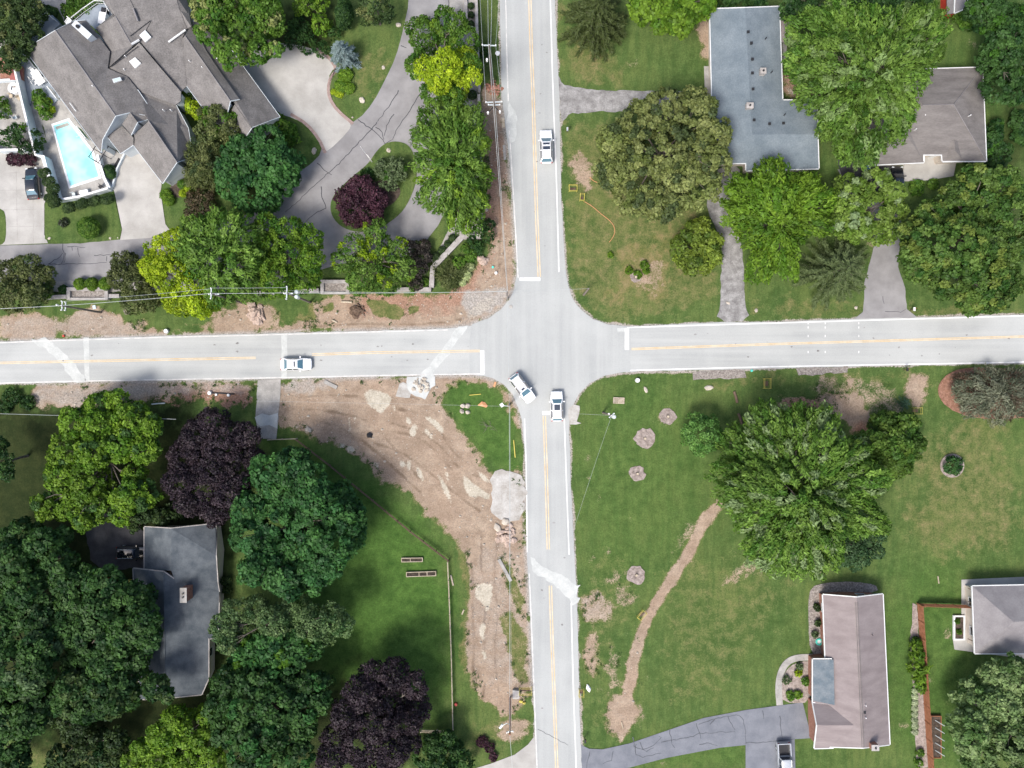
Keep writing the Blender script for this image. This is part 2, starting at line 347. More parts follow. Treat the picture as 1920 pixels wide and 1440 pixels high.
# ================================================================ THE GROUND
rng = np.random.default_rng(5)
GX0, GX1, GY0, GY1, GS = -88.0, 88.0, -68.0, 68.0, 0.25
gx = np.arange(GX0, GX1 + 1e-6, GS); gy = np.arange(GY0, GY1 + 1e-6, GS)
XX, YY = np.meshgrid(gx, gy)
def vnoise(scale, seed):
    r = np.random.default_rng(seed); nx = int((GX1 - GX0) / scale) + 3; ny = int((GY1 - GY0) / scale) + 3
    a = r.random((ny, nx)); fx = (XX - GX0) / scale; fy = (YY - GY0) / scale
    ix = fx.astype(int); iy = fy.astype(int); tx = fx - ix; ty = fy - iy
    tx = tx * tx * (3 - 2 * tx); ty = ty * ty * (3 - 2 * ty)
    return (a[iy, ix] * (1 - tx) + a[iy, ix + 1] * tx) * (1 - ty) + (a[iy + 1, ix] * (1 - tx) + a[iy + 1, ix + 1] * tx) * ty
def fbm(scale, seed, octv=4):
    s = 0; t = 0; a = 1.0
    for i in range(octv): s = s + a * vnoise(scale / 2 ** i, seed + i); t += a; a *= 0.6
    return s / t - 0.5
def sdf(poly):
    """signed distance (positive inside) to a world polygon, on the grid"""
    P = np.array([(p[0], p[1]) for p in poly]); d = np.full(XX.shape, -30.0)
    x0, y0 = P.min(0) - 4; x1, y1 = P.max(0) + 4
    i0, i1 = np.searchsorted(gx, [x0, x1]); j0, j1 = np.searchsorted(gy, [y0, y1])
    X = XX[j0:j1, i0:i1]; Y = YY[j0:j1, i0:i1]
    if X.size == 0: return d
    best = np.full(X.shape, 1e9); ins = np.zeros(X.shape, bool); n = len(P)
    for i in range(n):
        ax, ay = P[i]; bx, by = P[(i + 1) % n]; ex, ey = bx - ax, by - ay; L = ex * ex + ey * ey + 1e-9
        t = np.clip(((X - ax) * ex + (Y - ay) * ey) / L, 0, 1)
        best = np.minimum(best, (X - ax - t * ex) ** 2 + (Y - ay - t * ey) ** 2)
        cond = ((ay > Y) != (by > Y)); xi = ex * (Y - ay) / (ey if abs(ey) > 1e-9 else 1e-9) + ax
        ins ^= cond & (X < xi)
    d[j0:j1, i0:i1] = np.where(ins, 1, -1) * np.sqrt(best); return d
layers = {k: np.zeros(XX.shape) for k in ('dirt', 'pale', 'dry', 'lush', 'litter_shade', 'grey', 'red', 'damp')}
F1 = fbm(2.8, 11, 5); F2 = fbm(6.0, 31, 4); F3 = fbm(0.8, 51, 2)
def lay(layer, poly_px, s=1.0, soft=0.6, rag=1.2, world=False, sm=1):
    poly = poly_px if world else WP(chaikin(poly_px, sm) if sm else poly_px)
    d = sdf(poly) + (F1 * 2.6 + F3 * 1.5) * rag
    v = s * np.clip(0.5 + d / (2 * soft), 0, 1); layers[layer] = np.maximum(layers[layer], v); return v
# bare soil of the road works
soil_regions = []
def soil(name, poly, s=1.0, soft=0.8, rag=0.9, world=False):
    soft = max(soft, .7) if not world else soft
    v = lay('dirt', poly, s, soft, rag, world); soil_regions.append((name, v))
soil('soil_verge', [(0, 585), (95, 588), (104, 610), (100, 636), (0, 642)])
soil('soil_verge', [(100, 612), (138, 600), (165, 580), (205, 585), (240, 600), (262, 634), (130, 636)])
soil('soil_verge', [(240, 612), (300, 622), (420, 618), (480, 612), (590, 605), (590, 630), (240, 636)], 0.80, 0.8, 1.6)
soil('soil_verge', [(395, 604), (425, 575), (452, 562), (505, 575), (520, 590), (480, 628), (400, 630)])
soil('soil_verge', [(585, 560), (700, 552), (810, 556), (860, 545), (885, 520), (905, 480), (925, 440), (912, 400), (915, 330), (903, 270), (898, 200), (903, 160), (935, 150), (948, 300), (960, 400), (970, 520), (960, 570), (900, 612), (840, 622), (585, 628)])
soil('soil_verge', [(545, 600), (590, 590), (590, 625), (540, 628)], 0.8)
for g_ in ([(600, 572), (625, 568), (632, 585), (605, 590)], [(690, 566), (720, 562), (760, 580), (750, 600), (700, 590)], [(765, 572), (790, 570), (785, 588), (768, 590)], [(500, 560), (580, 555), (590, 598), (540, 602)]):
    layers['dirt'] *= 1 - np.clip(0.5 + (sdf(WP(g_)) + F1 * 1.6) / .5, 0, 1) * .9
soil('soil_lot', [(58, 724), (110, 720), (480, 712), (482, 755), (420, 762), (330, 750), (300, 742), (260, 760), (180, 750), (120, 772), (62, 765)], 1.0, 0.6, 1.2)
soil('soil_lot', [(523, 710), (760, 705), (900, 703), (960, 735), (978, 790), (975, 800), (955, 745), (900, 714), (846, 712), (818, 750), (850, 790), (882, 830), (905, 868), (925, 885), (985, 892), (990, 1000), (992, 1100), (997, 1180), (1003, 1290), (960, 1345), (930, 1330), (890, 1290), (868, 1240), (872, 1150), (880, 1100), (866, 1045), (855, 1010), (835, 990), (790, 945), (760, 918), (720, 893), (680, 862), (640, 838), (590, 822), (548, 802), (515, 800), (522, 760)])
for g_ in ([(932, 1040), (955, 1045), (975, 1100), (985, 1170), (965, 1150), (945, 1090)], [(850, 1010), (872, 1040), (880, 1100), (872, 1200), (870, 1260), (850, 1300), (848, 1100)], [(935, 1160), (960, 1140), (988, 1200), (985, 1290), (970, 1270)]):
    layers['dirt'] *= 1 - np.clip(0.5 + (sdf(WP(g_)) + F1 * 2.4) / .9, 0, 1) * .75
soil('soil_lot', [(950, 1345), (995, 1335), (1000, 1375), (960, 1400), (930, 1380)], 0.7)
path_pts = [(1352, 940), (1330, 965), (1310, 1000), (1296, 1030), (1268, 1072), (1240, 1115), (1218, 1152), (1200, 1195), (1187, 1240), (1181, 1290), (1172, 1330), (1160, 1365)]
soil('dirt_path', ribbon(WP(path_pts), 1.55, 1.75), 1.0, 0.4, 0.3, True)
soil('dirt_path', [(1148, 1305), (1192, 1305), (1185, 1335), (1195, 1350), (1175, 1385), (1140, 1380), (1138, 1350)], 1, .4, .8)
soil('soil_patch', [(1087, 1112), (1120, 1108), (1148, 1135), (1150, 1165), (1100, 1175), (1085, 1150)], 0.62)
soil('soil_patch', [(1527, 742), (1580, 738), (1584, 710), (1602, 712), (1606, 738), (1625, 752), (1638, 800), (1600, 825), (1583, 795), (1545, 765)], 0.95, .5, .9)
soil('soil_patch', [(1440, 752), (1480, 742), (1540, 755), (1545, 775), (1470, 772)], 0.9, .5, 1.0)
soil('soil_patch', [(1698, 703), (1742, 700), (1738, 722), (1730, 765), (1706, 760)], 0.95, .4, .7)
soil('soil_patch', [(1065, 298), (1095, 290), (1118, 320), (1112, 365), (1075, 340)], 0.62, .6, 1.2)
soil('soil_patch', [(1300, 30), (1334, 30), (1336, 120), (1318, 110)], 0.8, .5, .8)
soil('soil_patch', [(1468, 135), (1500, 140), (1532, 160), (1532, 186), (1468, 186)], 0.9, .4, .7)
soil('soil_patch', [(1345, 1105), (1405, 1100), (1400, 1120)], 0.0)
soil('soil_patch', [(1095, 1185), (1125, 1185), (1123, 1230), (1120, 1272), (1100, 1270), (1092, 1230)], 0.7, .25, .4)
soil('soil_patch', [(1690, 15), (1840, 30), (1700, 5)], 0.0)
soil('soil_patch', [(1180, 500), (1250, 470), (1260, 500), (1230, 545), (1195, 545)], 0.50, .8, 1.6)
lay('red', [(700, 540), (900, 480), (905, 250), (935, 250), (930, 430), (900, 540), (850, 590), (660, 590)], 0.75, 1.2, 1.6)
lay('red', [(300, 730), (480, 715), (480, 770), (300, 770)], 0.8, 1.0, 1.5)
lay('red', [(1455, 745), (1540, 745), (1545, 780), (1455, 775)], 0.9, .5, .6); lay('red', [(1590, 795), (1640, 790), (1630, 830), (1590, 830)], 1, .5, .6)
lay('red', [(1460, 130), (1535, 130), (1535, 190), (1460, 190)], .6)
lay('grey', [(0, 585), (260, 585), (260, 640), (0, 642)], 0.42, 1, 1); lay('grey', [(60, 720), (520, 708), (525, 735), (300, 745), (60, 775)], 0.55, 1, 1)
lay('grey', [(525, 706), (640, 706), (620, 735), (560, 745), (525, 735)], 0.65, 1, 1.6)
lay('grey', [(1086, 1108), (1150, 1110), (1150, 1180), (1088, 1175)], 0.35)
lay('grey', [(860, 560), (930, 530), (960, 560), (880, 615)], 0.9, .8, 1); lay('grey', [(865, 1010), (1000, 1010), (1005, 1300), (880, 1300)], 0.35, 1.5, 1.5)
# pale clay smears and drying puddles
for pp in ([(680, 735), (700, 728), (738, 740), (725, 768), (712, 778), (690, 760)], [(652, 784), (657, 783), (659, 805), (654, 812)], [(663, 783), (667, 784), (666, 794)], [(762, 784), (768, 784), (770, 797), (766, 796)], [(770, 800), (780, 796), (779, 815), (770, 820)],
           [(790, 780), (800, 779), (820, 790), (832, 808), (830, 812), (812, 798)], [(795, 806), (805, 808), (813, 822), (809, 824)], [(868, 890), (880, 900), (900, 915), (918, 928), (919, 938), (900, 928), (886, 932), (872, 920), (870, 910)],
           [(820, 890), (826, 890), (842, 925), (850, 946), (844, 948)], [(893, 882), (900, 885), (919, 900), (918, 908), (905, 900)], [(780, 875), (785, 876), (794, 898), (792, 902)], [(765, 866), (769, 866), (769, 880), (765, 878)], [(749, 865), (757, 862), (759, 872), (752, 875)],
           [(633, 832), (645, 830), (648, 838), (636, 840)], [(650, 838), (663, 842), (662, 848), (652, 846)], [(570, 803), (583, 805), (582, 813), (571, 811)], [(545, 796), (562, 800), (560, 803), (548, 801)], [(702, 868), (710, 872), (709, 876), (701, 871)],
           [(835, 886), (841, 888), (844, 903), (838, 900)], [(890, 1100), (905, 1093), (926, 1097), (922, 1120), (915, 1150), (908, 1130), (892, 1125)], [(898, 1175), (910, 1170), (908, 1195), (902, 1200)], [(903, 1220), (913, 1222), (912, 1238), (904, 1238)], [(735, 760), (742, 762), (740, 775)],
           [(880, 570), (905, 560), (900, 590), (880, 600)], [(868, 580), (925, 545), (940, 560), (900, 600), (875, 608)]):
    lay('pale', pp, .42 if pp[0][0] in (868, 880) and pp[0][1] < 700 else 1.0, 0.4, 0.3)
# tyre ruts and damp streaks in the soil
for pts in ([(720, 790), (760, 800), (800, 815), (835, 845), (860, 880), (915, 900)], [(740, 765), (790, 775), (825, 800), (838, 835), (875, 870), (920, 890)], [(735, 810), (775, 815), (815, 840), (850, 885), (870, 905)], [(700, 830), (760, 850), (810, 890), (860, 930), (900, 960)],
            [(560, 745), (620, 740), (690, 745), (760, 740), (800, 755)], [(545, 765), (620, 770), (700, 790), (730, 830), (790, 900)], [(600, 790), (660, 810), (720, 860), (790, 925)], [(905, 1000), (900, 1060), (915, 1120), (905, 1180), (912, 1260), (905, 1310)], [(935, 1000), (925, 1080), (935, 1150), (925, 1220), (935, 1300)],
            [(885, 1050), (885, 1130), (890, 1210), (885, 1280)], [(590, 612), (680, 606), (780, 610), (880, 598), (930, 560)], [(620, 622), (720, 616), (830, 618), (890, 604)], [(930, 240), (935, 320), (940, 420), (935, 500)], [(100, 735), (170, 745), (260, 750), (310, 735)], [(870, 560), (910, 530), (940, 500), (950, 440)]):
    lay('damp', ribbon(WP(chaikin(pts, 2, False)), .32), .9, .3, .25, True)
# grass character
lay('dry', [(1046, 0), (1060, 160), (1110, 170), (1180, 150), (1130, 60), (1060, 40)], 0.62, 2, 2.5)
lay('dry', [(1053, 215), (1160, 212), (1350, 400), (1350, 600), (1130, 606), (1070, 540), (1056, 400)], 0.52, 2, 2)
lay('dry', [(1150, 460), (1260, 430), (1290, 520), (1240, 560), (1140, 560)], 0.85, 1.5, 3)
lay('dry', [(1400, 545), (1610, 570), (1920, 560), (1920, 595), (1400, 602)], 0.5, 1.5, 2)
lay('dry', [(1760, 760), (1920, 780), (1920, 1060), (1700, 1050), (1690, 900)], 0.52, 3, 3)
lay('dry', [(1240, 1000), (1420, 1050), (1500, 1110), (1440, 1250), (1260, 1350), (1220, 1250)], 0.38, 3, 3)
lay('dry', [(1340, 700), (1740, 690), (1740, 720), (1340, 730)], 0.5, 1, 2); lay('dry', [(660, 90), (750, 60), (720, 150), (660, 200)], 0.45, 1.5, 2)
lay('dry', [(1090, 1010), (1200, 1060), (1180, 1300), (1100, 1380)], 0.35, 2, 3); lay('dry', [(870, 1350), (1000, 1330), (985, 1400), (870, 1420)], 0.45, 1, 2)
lay('dry', [(30, 1385), (160, 1380), (200, 1440), (0, 1440)], .5, 1, 1)
lay('lush', [(500, 820), (560, 822), (700, 900), (850, 1050), (850, 1370), (600, 1370), (520, 1000)], 1.0, 2, 2)
lay('lush', [(830, 712), (900, 712), (960, 745), (982, 890), (920, 880), (850, 790)], 0.8, 1, 1); lay('lush', [(1660, 1050), (1830, 1050), (1830, 1440), (1670, 1440)], 0.6, 2, 2)
lay('lush', [(1070, 700), (1280, 700), (1350, 900), (1250, 1050), (1085, 1100)], 0.35, 3, 3)
lay('lush', [(1190, 1380), (1400, 1390), (1395, 1440), (1190, 1440)], .5)
lay('lush', [(1480, 0), (1920, 0), (1920, 340), (1700, 330), (1480, 130)], .25)
lay('litter_shade', [(0, 735), (70, 740), (420, 770), (430, 990), (420, 1330), (600, 1250), (760, 1290), (800, 1380), (780, 1440), (-60, 1440), (-60, 740)], 0.85, 2.5, 3)  # south-west forest floor, its shade put into the dark colour
lay('litter_shade', [(520, 0), (620, 0), (620, 80), (560, 90), (500, 60)], 0.9, 1.5, 2); lay('litter_shade', [(1380, 0), (1620, 0), (1560, 40), (1470, 60)], .6, 1.5, 2)
lay('litter_shade', [(890, 0), (934, 0), (935, 150), (900, 160)], 0.35, 1, 1); lay('litter_shade', [(1860, 170), (1920, 160), (1920, 340), (1860, 300)], 0.6, 1.5, 2)
lay('litter_shade', [(1480, 1130), (1500, 1000), (1480, 900)], 0.0)
# a gritty grey rim where lawn meets asphalt is part of the verge
EDGES = {
 'west': [(-220, 652), (0, 640), (300, 630), (480, 626), (840, 616), (880, 611), (905, 606), (905, 702), (740, 705), (480, 711), (260, 714), (0, 720), (-220, 728)],
 'east': [(1140, 609), (1182, 612), (1350, 604), (1440, 604), (1600, 598), (1920, 590), (2140, 583), (2140, 674), (1920, 681), (1640, 686), (1440, 691), (1182, 697), (1150, 700)],
 'ns': [(930, -170), (937, 0), (941, 180), (946, 220), (950, 260), (955, 300), (960, 360), (964, 420), (968, 480), (969, 515), (965, 540), (955, 562), (940, 580), (915, 597), (885, 608), (880, 640), (880, 702), (906, 705), (925, 709), (944, 720), (960, 738), (972, 765), (979, 790), (985, 860), (986, 960), (988, 1040), (991, 1100), (994, 1160), (1000, 1300), (1005, 1440), (1011, 1620), (1100, 1620), (1091, 1440), (1087, 1340), (1084, 1200), (1081, 1100), (1077, 1040), (1070, 900), (1067, 800), (1068, 785), (1073, 763), (1086, 738), (1106, 718), (1132, 705), (1160, 699), (1182, 697), (1182, 612), (1160, 610), (1140, 608), (1112, 598), (1090, 581), (1074, 560), (1064, 530), (1060, 500), (1056, 440), (1052, 360), (1050, 250), (1049, 180), (1044, 90), (1041, 0), (1036, -170)]}
for k_, e_ in EDGES.items():
    d_ = sdf(WP(e_)); rim = np.clip(1 - np.abs(d_ + F1 * .9) / 0.5, 0, 1) * 0.8
    layers['dirt'] = np.maximum(layers['dirt'], rim); layers['grey'] = np.maximum(layers['grey'], np.clip(1 - np.abs(d_) / 0.9, 0, 1) * .9)
# worn, yellowed turf fringes the bare soil; a few thin spots elsewhere
for _n, _v in soil_regions:
    layers['dry'] = np.maximum(layers['dry'], np.clip(_v * 1.5, 0, .62))
spots = np.clip((fbm(3.1, 201, 3) - .20) * 6, 0, 1); layers['dirt'] = np.maximum(layers['dirt'], spots * .42 * (XX > 10))
for pp in ([(1255, 765), (1235, 770), (1222, 790), (1245, 800), (1262, 780)], [(1180, 1070), (1130, 1085), (1112, 1098), (1150, 1100), (1165, 1090)], [(1280, 985), (1310, 975), (1300, 1010), (1270, 1035)], [(1345, 1100), (1400, 1030), (1440, 1060), (1400, 1085)], [(1100, 905), (1122, 920), (1128, 940), (1112, 925)], [(1105, 1035), (1117, 1035), (1117, 1052), (1105, 1050)],
           [(1120, 1240), (1150, 1200), (1180, 1220), (1150, 1320)], [(1150, 1090), (1175, 1100), (1195, 1130), (1160, 1140)], [(1185, 1310), (1215, 1320), (1210, 1360), (1180, 1370)], [(1480, 700), (1600, 700), (1690, 730), (1700, 790), (1640, 790)]):
    lay('dirt', pp, .47, .8, 1.2)
# one grid, its faces shared out between lawn and soil sheets
ny, nx = XX.shape
dirtv = layers['dirt']; owner = np.zeros(XX.shape, int)
names = ['ground', 'soil_verge', 'soil_lot', 'dirt_path', 'soil_patch']
bestv = np.full(XX.shape, 0.5)
for nm, v in soil_regions:
    sel = (v > bestv) & (dirtv > 0.5); owner[sel] = names.index(nm); bestv[sel] = v[sel]
# soft relief: heaps and ruts in the soil, faint roll in the lawn
ZZ = -0.03 + (F3 * 0.05)
ZZ += np.clip(dirtv - .5, 0, .5) * (F1 * 0.28) - 0.02
for k_, e_ in EDGES.items():
    near = np.clip((sdf(WP(e_)) + 1.2) / 1.2, 0, 1); ZZ = ZZ * (1 - near) + (-0.03) * near
ZZ = np.minimum(ZZ, 0.012)
idx = np.arange(ny * nx).reshape(ny, nx)
quads = np.stack([idx[:-1, :-1], idx[:-1, 1:], idx[1:, 1:], idx[1:, :-1]], -1).reshape(-1, 4)
fo = owner[:-1, :-1].reshape(-1)
def np_mesh(name, V, Q, mat, attrs=None, col=None, smooth=True):
    me = bpy.data.meshes.new(name); me.vertices.add(len(V)); me.vertices.foreach_set('co', V.astype(np.float32).ravel())
    n = Q.shape[1]; me.loops.add(Q.size); me.loops.foreach_set('vertex_index', Q.astype(np.int32).ravel())
    me.polygons.add(len(Q)); me.polygons.foreach_set('loop_start', np.arange(0, Q.size, n, dtype=np.int32))
    me.polygons.foreach_set('loop_total', np.full(len(Q), n, dtype=np.int32))
    me.update(calc_edges=True)
    if smooth: me.polygons.foreach_set('use_smooth', np.ones(len(Q), bool))
    for k, a in (attrs or {}).items():
        at = me.attributes.new(k, 'FLOAT', 'POINT'); at.data.foreach_set('value', a.astype(np.float32))
    if col is not None:
        at = me.attributes.new('col', 'FLOAT_COLOR', 'POINT'); at.data.foreach_set('color', col.astype(np.float32).ravel())
    me.materials.append(mat); return me
for i, nm in enumerate(names):
    q = quads[fo == i]
    if not len(q): continue
    used, inv = np.unique(q, return_inverse=True)
    V = np.stack([XX.ravel()[used], YY.ravel()[used], ZZ.ravel()[used]], -1)
    me = np_mesh(nm, V, inv.reshape(-1, 4), GROUND, {k: a.ravel()[used] for k, a in layers.items()})
    o = bpy.data.objects.new(nm, me); COL.objects.link(o); tag(o, kind='structure')
# beyond the grid the country runs on to the horizon
mb = MB(); Rr = 1500
for (x0, x1, y0, y1) in ((-Rr, GX0, -Rr, Rr), (GX1, Rr, -Rr, Rr), (GX0, GX1, GY1, Rr), (GX0, GX1, -Rr, GY0)):
    mb.add([(x0, y0, -.05), (x1, y0, -.05), (x1, y1, -.05), (x0, y1, -.05)], [(0, 1, 2, 3)])
mb.build('outer_ground', GROUND, kind='structure', origin=(0, 0, 0))

# ================================================================ ROADS AND PAVING
structure('road', EDGES['ns'], 0.030, 'road_ns', 0, 0.05)
structure('road', EDGES['west'], 0.024, 'road_ew', 0, 0.05)
structure('road', EDGES['east'], 0.025, 'road_ew', 0, 0.05)
def line(name, pts, w, mat, z=0.040, closed=False):
    return MB().sheet(ribbon(WP(chaikin(pts, 1, False) if len(pts) > 2 else pts), w), z).build(name, mat, kind='structure')
def dbl(pts, gap=0.28, w=0.15, vertical=True):
    mb = MB()
    for s in (-1, 1):
        q = [(p[0] + (s * gap / 2 / K if vertical else 0), p[1] + (0 if vertical else s * gap / 2 / K)) for p in pts]
        mb.sheet(ribbon(WP(q), w), 0.040)
    mb.build('centre_line', 'yellow_paint', kind='structure')
dbl([(988, -170), (993.5, 0), (996, 90), (999.5, 180), (1003, 300), (1006, 400), (1011, 519)], 0.34)
dbl([(1020.5, 780), (1024, 880), (1028, 1030)], 0.34); dbl([(1032, 1098), (1035, 1200), (1044, 1440), (1049, 1620)], 0.34)
dbl([(-220, 690), (0, 680.5), (300, 674.5), (480, 671)], 0.22, .12, False); dbl([(585, 665), (700, 661), (900, 658)], 0.24, .12, False)
dbl([(1184, 654.5), (1440, 645.5), (1920, 631), (2140, 625)], 0.20, .13, False)
line('edge_line', [(1026, -170), (1032, 0), (1037, 180), (1043, 320), (1048, 510)], 0.16, 'white_paint')
line('edge_line', [(940, -170), (948.5, 0), (950, 90), (953, 190)], 0.14, 'worn_white'); line('edge_line', [(955, 245), (960, 320), (966, 420), (971.5, 521)], 0.15, 'worn_white')
line('edge_line', [(983.5, 785), (987, 880), (988.5, 1035)], 0.15, 'white_paint'); line('edge_line', [(992.5, 1075), (997, 1180), (1007, 1440), (1014, 1620)], 0.16, 'worn_white')
line('edge_line', [(1058, 785), (1062, 900), (1067, 1040)], 0.15, 'white_paint'); line('edge_line', [(1071, 1130), (1074, 1260), (1080.5, 1440), (1086, 1620)], 0.16, 'white_paint')
line('edge_line', [(-220, 654), (0, 642), (300, 632.5), (480, 628.5), (840, 618.5)], 0.15, 'worn_white'); line('edge_line', [(-220, 727), (0, 718), (260, 712.5), (480, 709), (740, 703.5), (905, 701)], 0.17, 'worn_white')
line('edge_line', [(1176, 614), (1440, 606), (1920, 592), (2140, 585)], 0.16, 'white_paint'); line('edge_line', [(1182, 694.5), (1440, 687.5), (1700, 683), (1920, 679), (2140, 672)], 0.16, 'white_paint')
line('stop_line', [(974, 523.5), (1013, 523.5)], 0.5, 'white_paint', 0.044); line('stop_line', [(1175.5, 615), (1175.5, 656)], 0.62, 'white_paint', 0.044)
line('stop_line', [(904, 657), (904.5, 702)], 0.6, 'white_paint', 0.044); line('stop_line', [(1017, 774.5), (1056, 774)], 0.55, 'white_paint', 0.044)
mb = MB(); rg0 = random.Random(4)
for k in range(46):
    x, y = (rg0.uniform(20, 880), rg0.uniform(638, 700)) if k < 16 else (rg0.uniform(1200, 1900), rg0.uniform(612, 676)) if k < 32 else (rg0.uniform(1000, 1040), rg0.uniform(20, 480)) if k < 40 else (rg0.uniform(1010, 1060), rg0.uniform(860, 1400))
    w_ = W(x, y); a0 = rg0.uniform(0, 6); r0 = rg0.uniform(.06, .2); mb.sheet([(w_.x + math.cos(q) * r0 * rg0.uniform(.5, 1.6), w_.y + math.sin(q) * r0 * rg0.uniform(.4, 1)) for q in np.linspace(a0, a0 + 6.28, 7, endpoint=False)], 0.046)
mb.build('tar_spot', 'drive_rough', kind='structure')
# repaired strips and spilled concrete on the roads
for pp, rg in (([(157, 633), (167, 633), (168, 715), (159, 716)], .06), ([(58, 637), (85, 633), (112, 652), (156, 705), (160, 716), (142, 716), (100, 668)], .3), ([(527, 625), (539, 625), (538, 709), (528, 710)], .08),
               ([(860, 612), (878, 609), (830, 680), (806, 704), (786, 706), (822, 664)], .2), ([(952, 190), (966, 205), (971, 225), (968, 262), (956, 270), (948, 240)], .25),
               ([(992, 1046), (1020, 1060), (1050, 1075), (1083, 1090), (1086, 1118), (1078, 1130), (1060, 1118), (1042, 1100), (1012, 1082), (993, 1070)], .5), ([(1157, 615), (1172, 615), (1172, 622), (1158, 622)], .05)):
    MB().sheet(ragged(WP(pp), rg, 0.5, 3), 0.035).build('concrete_patch', 'patch', kind='structure')
mb = MB()
for x in (1515, 1547, 1610):
    for y in (606, 614, 630, 660): mb.sheet(ribbon([W(x, y - 2), W(x, y + 2)], .12), 0.045)
mb.build('survey_mark', 'white_paint', kind='structure')
structure('concrete_spill', [(765, 712), (780, 704), (806, 703), (815, 712), (812, 728), (805, 742), (795, 746), (775, 740), (762, 728)], 0.045, 'patch', 1, .4, z0=-.05)
structure('rubble_pad', [(922, 885), (945, 879), (965, 882), (985, 890), (986, 940), (975, 970), (950, 982), (930, 975), (920, 940)], 0.05, 'chalk', 1, .35, z0=-.05)
structure('rubble_pad', [(1066, 768), (1074, 760), (1085, 762), (1086, 778), (1080, 788), (1088, 793), (1068, 797)], 0.045, 'chalk', 0, .15, z0=-.05)
structure('rubble_pad', [(744, 722), (762, 716), (770, 735), (765, 748), (745, 745)], 0.03, 'chalk', 1, .3, z0=-.05)
structure('driveway', [(484, 712), (527, 711), (524, 760), (518, 825), (484, 822), (479, 780)], 0.026, 'concrete2', 0, .08)
structure('concrete_spill', [(479, 782), (490, 775), (505, 778), (521, 774), (519, 805), (505, 796), (490, 800), (482, 792)], 0.034, 'patch', 0, .12)
# private drives
D1 = [(766, -120), (842, -120), (842, 60), (818, 165), (822, 215), (832, 300), (838, 370), (830, 412), (796, 455), (790, 478), (700, 486), (610, 500), (500, 545), (250, 545), (200, 527), (100, 528), (-60, 528), (-60, 462), (80, 458), (100, 457), (225, 449), (280, 446), (330, 440), (420, 420), (505, 385), (535, 345), (565, 312), (600, 283), (640, 235), (672, 225), (700, 192), (722, 150), (742, 108), (755, 60), (768, 0)]
structure('driveway', D1, 0.016, 'drive_grey', 1)
structure('driveway', [(440, 90), (520, 80), (560, 84), (600, 96), (622, 112), (632, 130), (622, 145), (617, 165), (620, 185), (634, 205), (660, 232), (652, 248), (616, 283), (606, 282), (598, 262), (575, 235), (552, 222), (520, 212), (430, 130)], 0.024, 'concrete', 1)
structure('driveway', [(206, 338), (222, 305), (245, 268), (262, 262), (290, 290), (303, 346), (301, 360), (310, 420), (318, 431), (282, 446), (225, 450), (229, 430), (215, 362)], 0.026, 'concrete', 0)
structure('driveway', [(-60, 280), (95, 280), (92, 362), (83, 382), (83, 440), (90, 456), (12, 459), (-60, 462)], 0.026, 'concrete', 0)
for a, b in (((0, 325), (90, 322)), ((0, 357), (90, 356)), ((0, 394), (84, 392)), ((12, 425), (84, 424)), ((30, 285), (33, 456)), ((61, 285), (63, 456))):
    MB().sheet(ribbon(WP([a, b]), .06), 0.030).build('slab_joint', 'concrete2', kind='structure')
mb = MB()
for pp in ([(592, 92), (616, 106), (632, 130), (620, 145), (615, 165), (618, 185), (632, 207), (662, 232)], [(545, 214), (575, 232), (598, 260), (610, 287)]):
    mb.prism(ribbon(WP(chaikin(pp, 1, False)), .45), 0.0, 0.05)
mb.build('paver_edging', 'kerb', kind='structure')
structure('driveway', [(1044, 140), (1058, 160), (1075, 163), (1120, 168), (1280, 172), (1280, 205), (1170, 208), (1100, 211), (1066, 214), (1053, 228), (1048, 180)], 0.012, 'drive_rough', 0, .18)
structure('driveway', [(1352, 308), (1388, 312), (1385, 335), (1372, 360), (1362, 395), (1368, 425), (1390, 450), (1394, 500), (1396, 560), (1406, 602), (1343, 604), (1352, 560), (1351, 480), (1346, 430), (1325, 398), (1330, 350)], 0.014, 'drive_rough', 1, .12)
structure('driveway', [(1570, 318), (1692, 318), (1690, 400), (1688, 455), (1684, 500), (1697, 540), (1700, 580), (1722, 596), (1600, 600), (1618, 585), (1620, 530), (1642, 450), (1600, 380)], 0.014, 'drive_grey', 0, .08)
structure('driveway', [(1570, 300), (1640, 300), (1692, 318), (1692, 345), (1640, 380), (1580, 340)], 0.018, 'drive_dark', 0, .05)
structure('patio', [(1694, 300), (1728, 300), (1728, 276), (1770, 276), (1770, 300), (1793, 305), (1788, 330), (1740, 338), (1694, 340)], 0.06, 'concrete', 0, 0, z0=-.03)
structure('driveway', [(1084, 1392), (1092, 1398), (1105, 1404), (1130, 1405), (1180, 1394), (1250, 1370), (1320, 1346), (1400, 1331), (1505, 1317), (1522, 1384), (1490, 1386), (1492, 1460), (1398, 1460), (1398, 1397), (1350, 1402), (1250, 1421), (1170, 1442), (1120, 1470), (1090, 1470)], 0.014, 'drive_blue', 0)
structure('driveway', [(860, 1450), (920, 1432), (965, 1415), (990, 1396), (1004, 1378), (1010, 1450)], 0.014, 'concrete', 0)
structure('driveway', [(165, 960), (215, 965), (245, 980), (275, 1000), (275, 1065), (200, 1070), (170, 1050), (160, 1000)], 0.014, 'drive_dark', 0, .2)
structure('walkway', ribbon([(W(p[0], p[1]).x, W(p[0], p[1]).y) for p in [(1462, 1320), (1459, 1290), (1463, 1262), (1474, 1242), (1492, 1233), (1522, 1232)]], 1.0), 0, 'concrete2') if False else MB().prism(ribbon(WP(chaikin([(1462, 1322), (1459, 1290), (1463, 1262), (1474, 1242), (1492, 1233), (1524, 1232)], 2, False)), 0.95), -.03, .04).build('walkway', 'concrete2', kind='structure')
structure('walkway', [(1320, 124), (1334, 124), (1336, 180), (1322, 180)], 0.05, 'concrete2', 0, 0, z0=-.03)
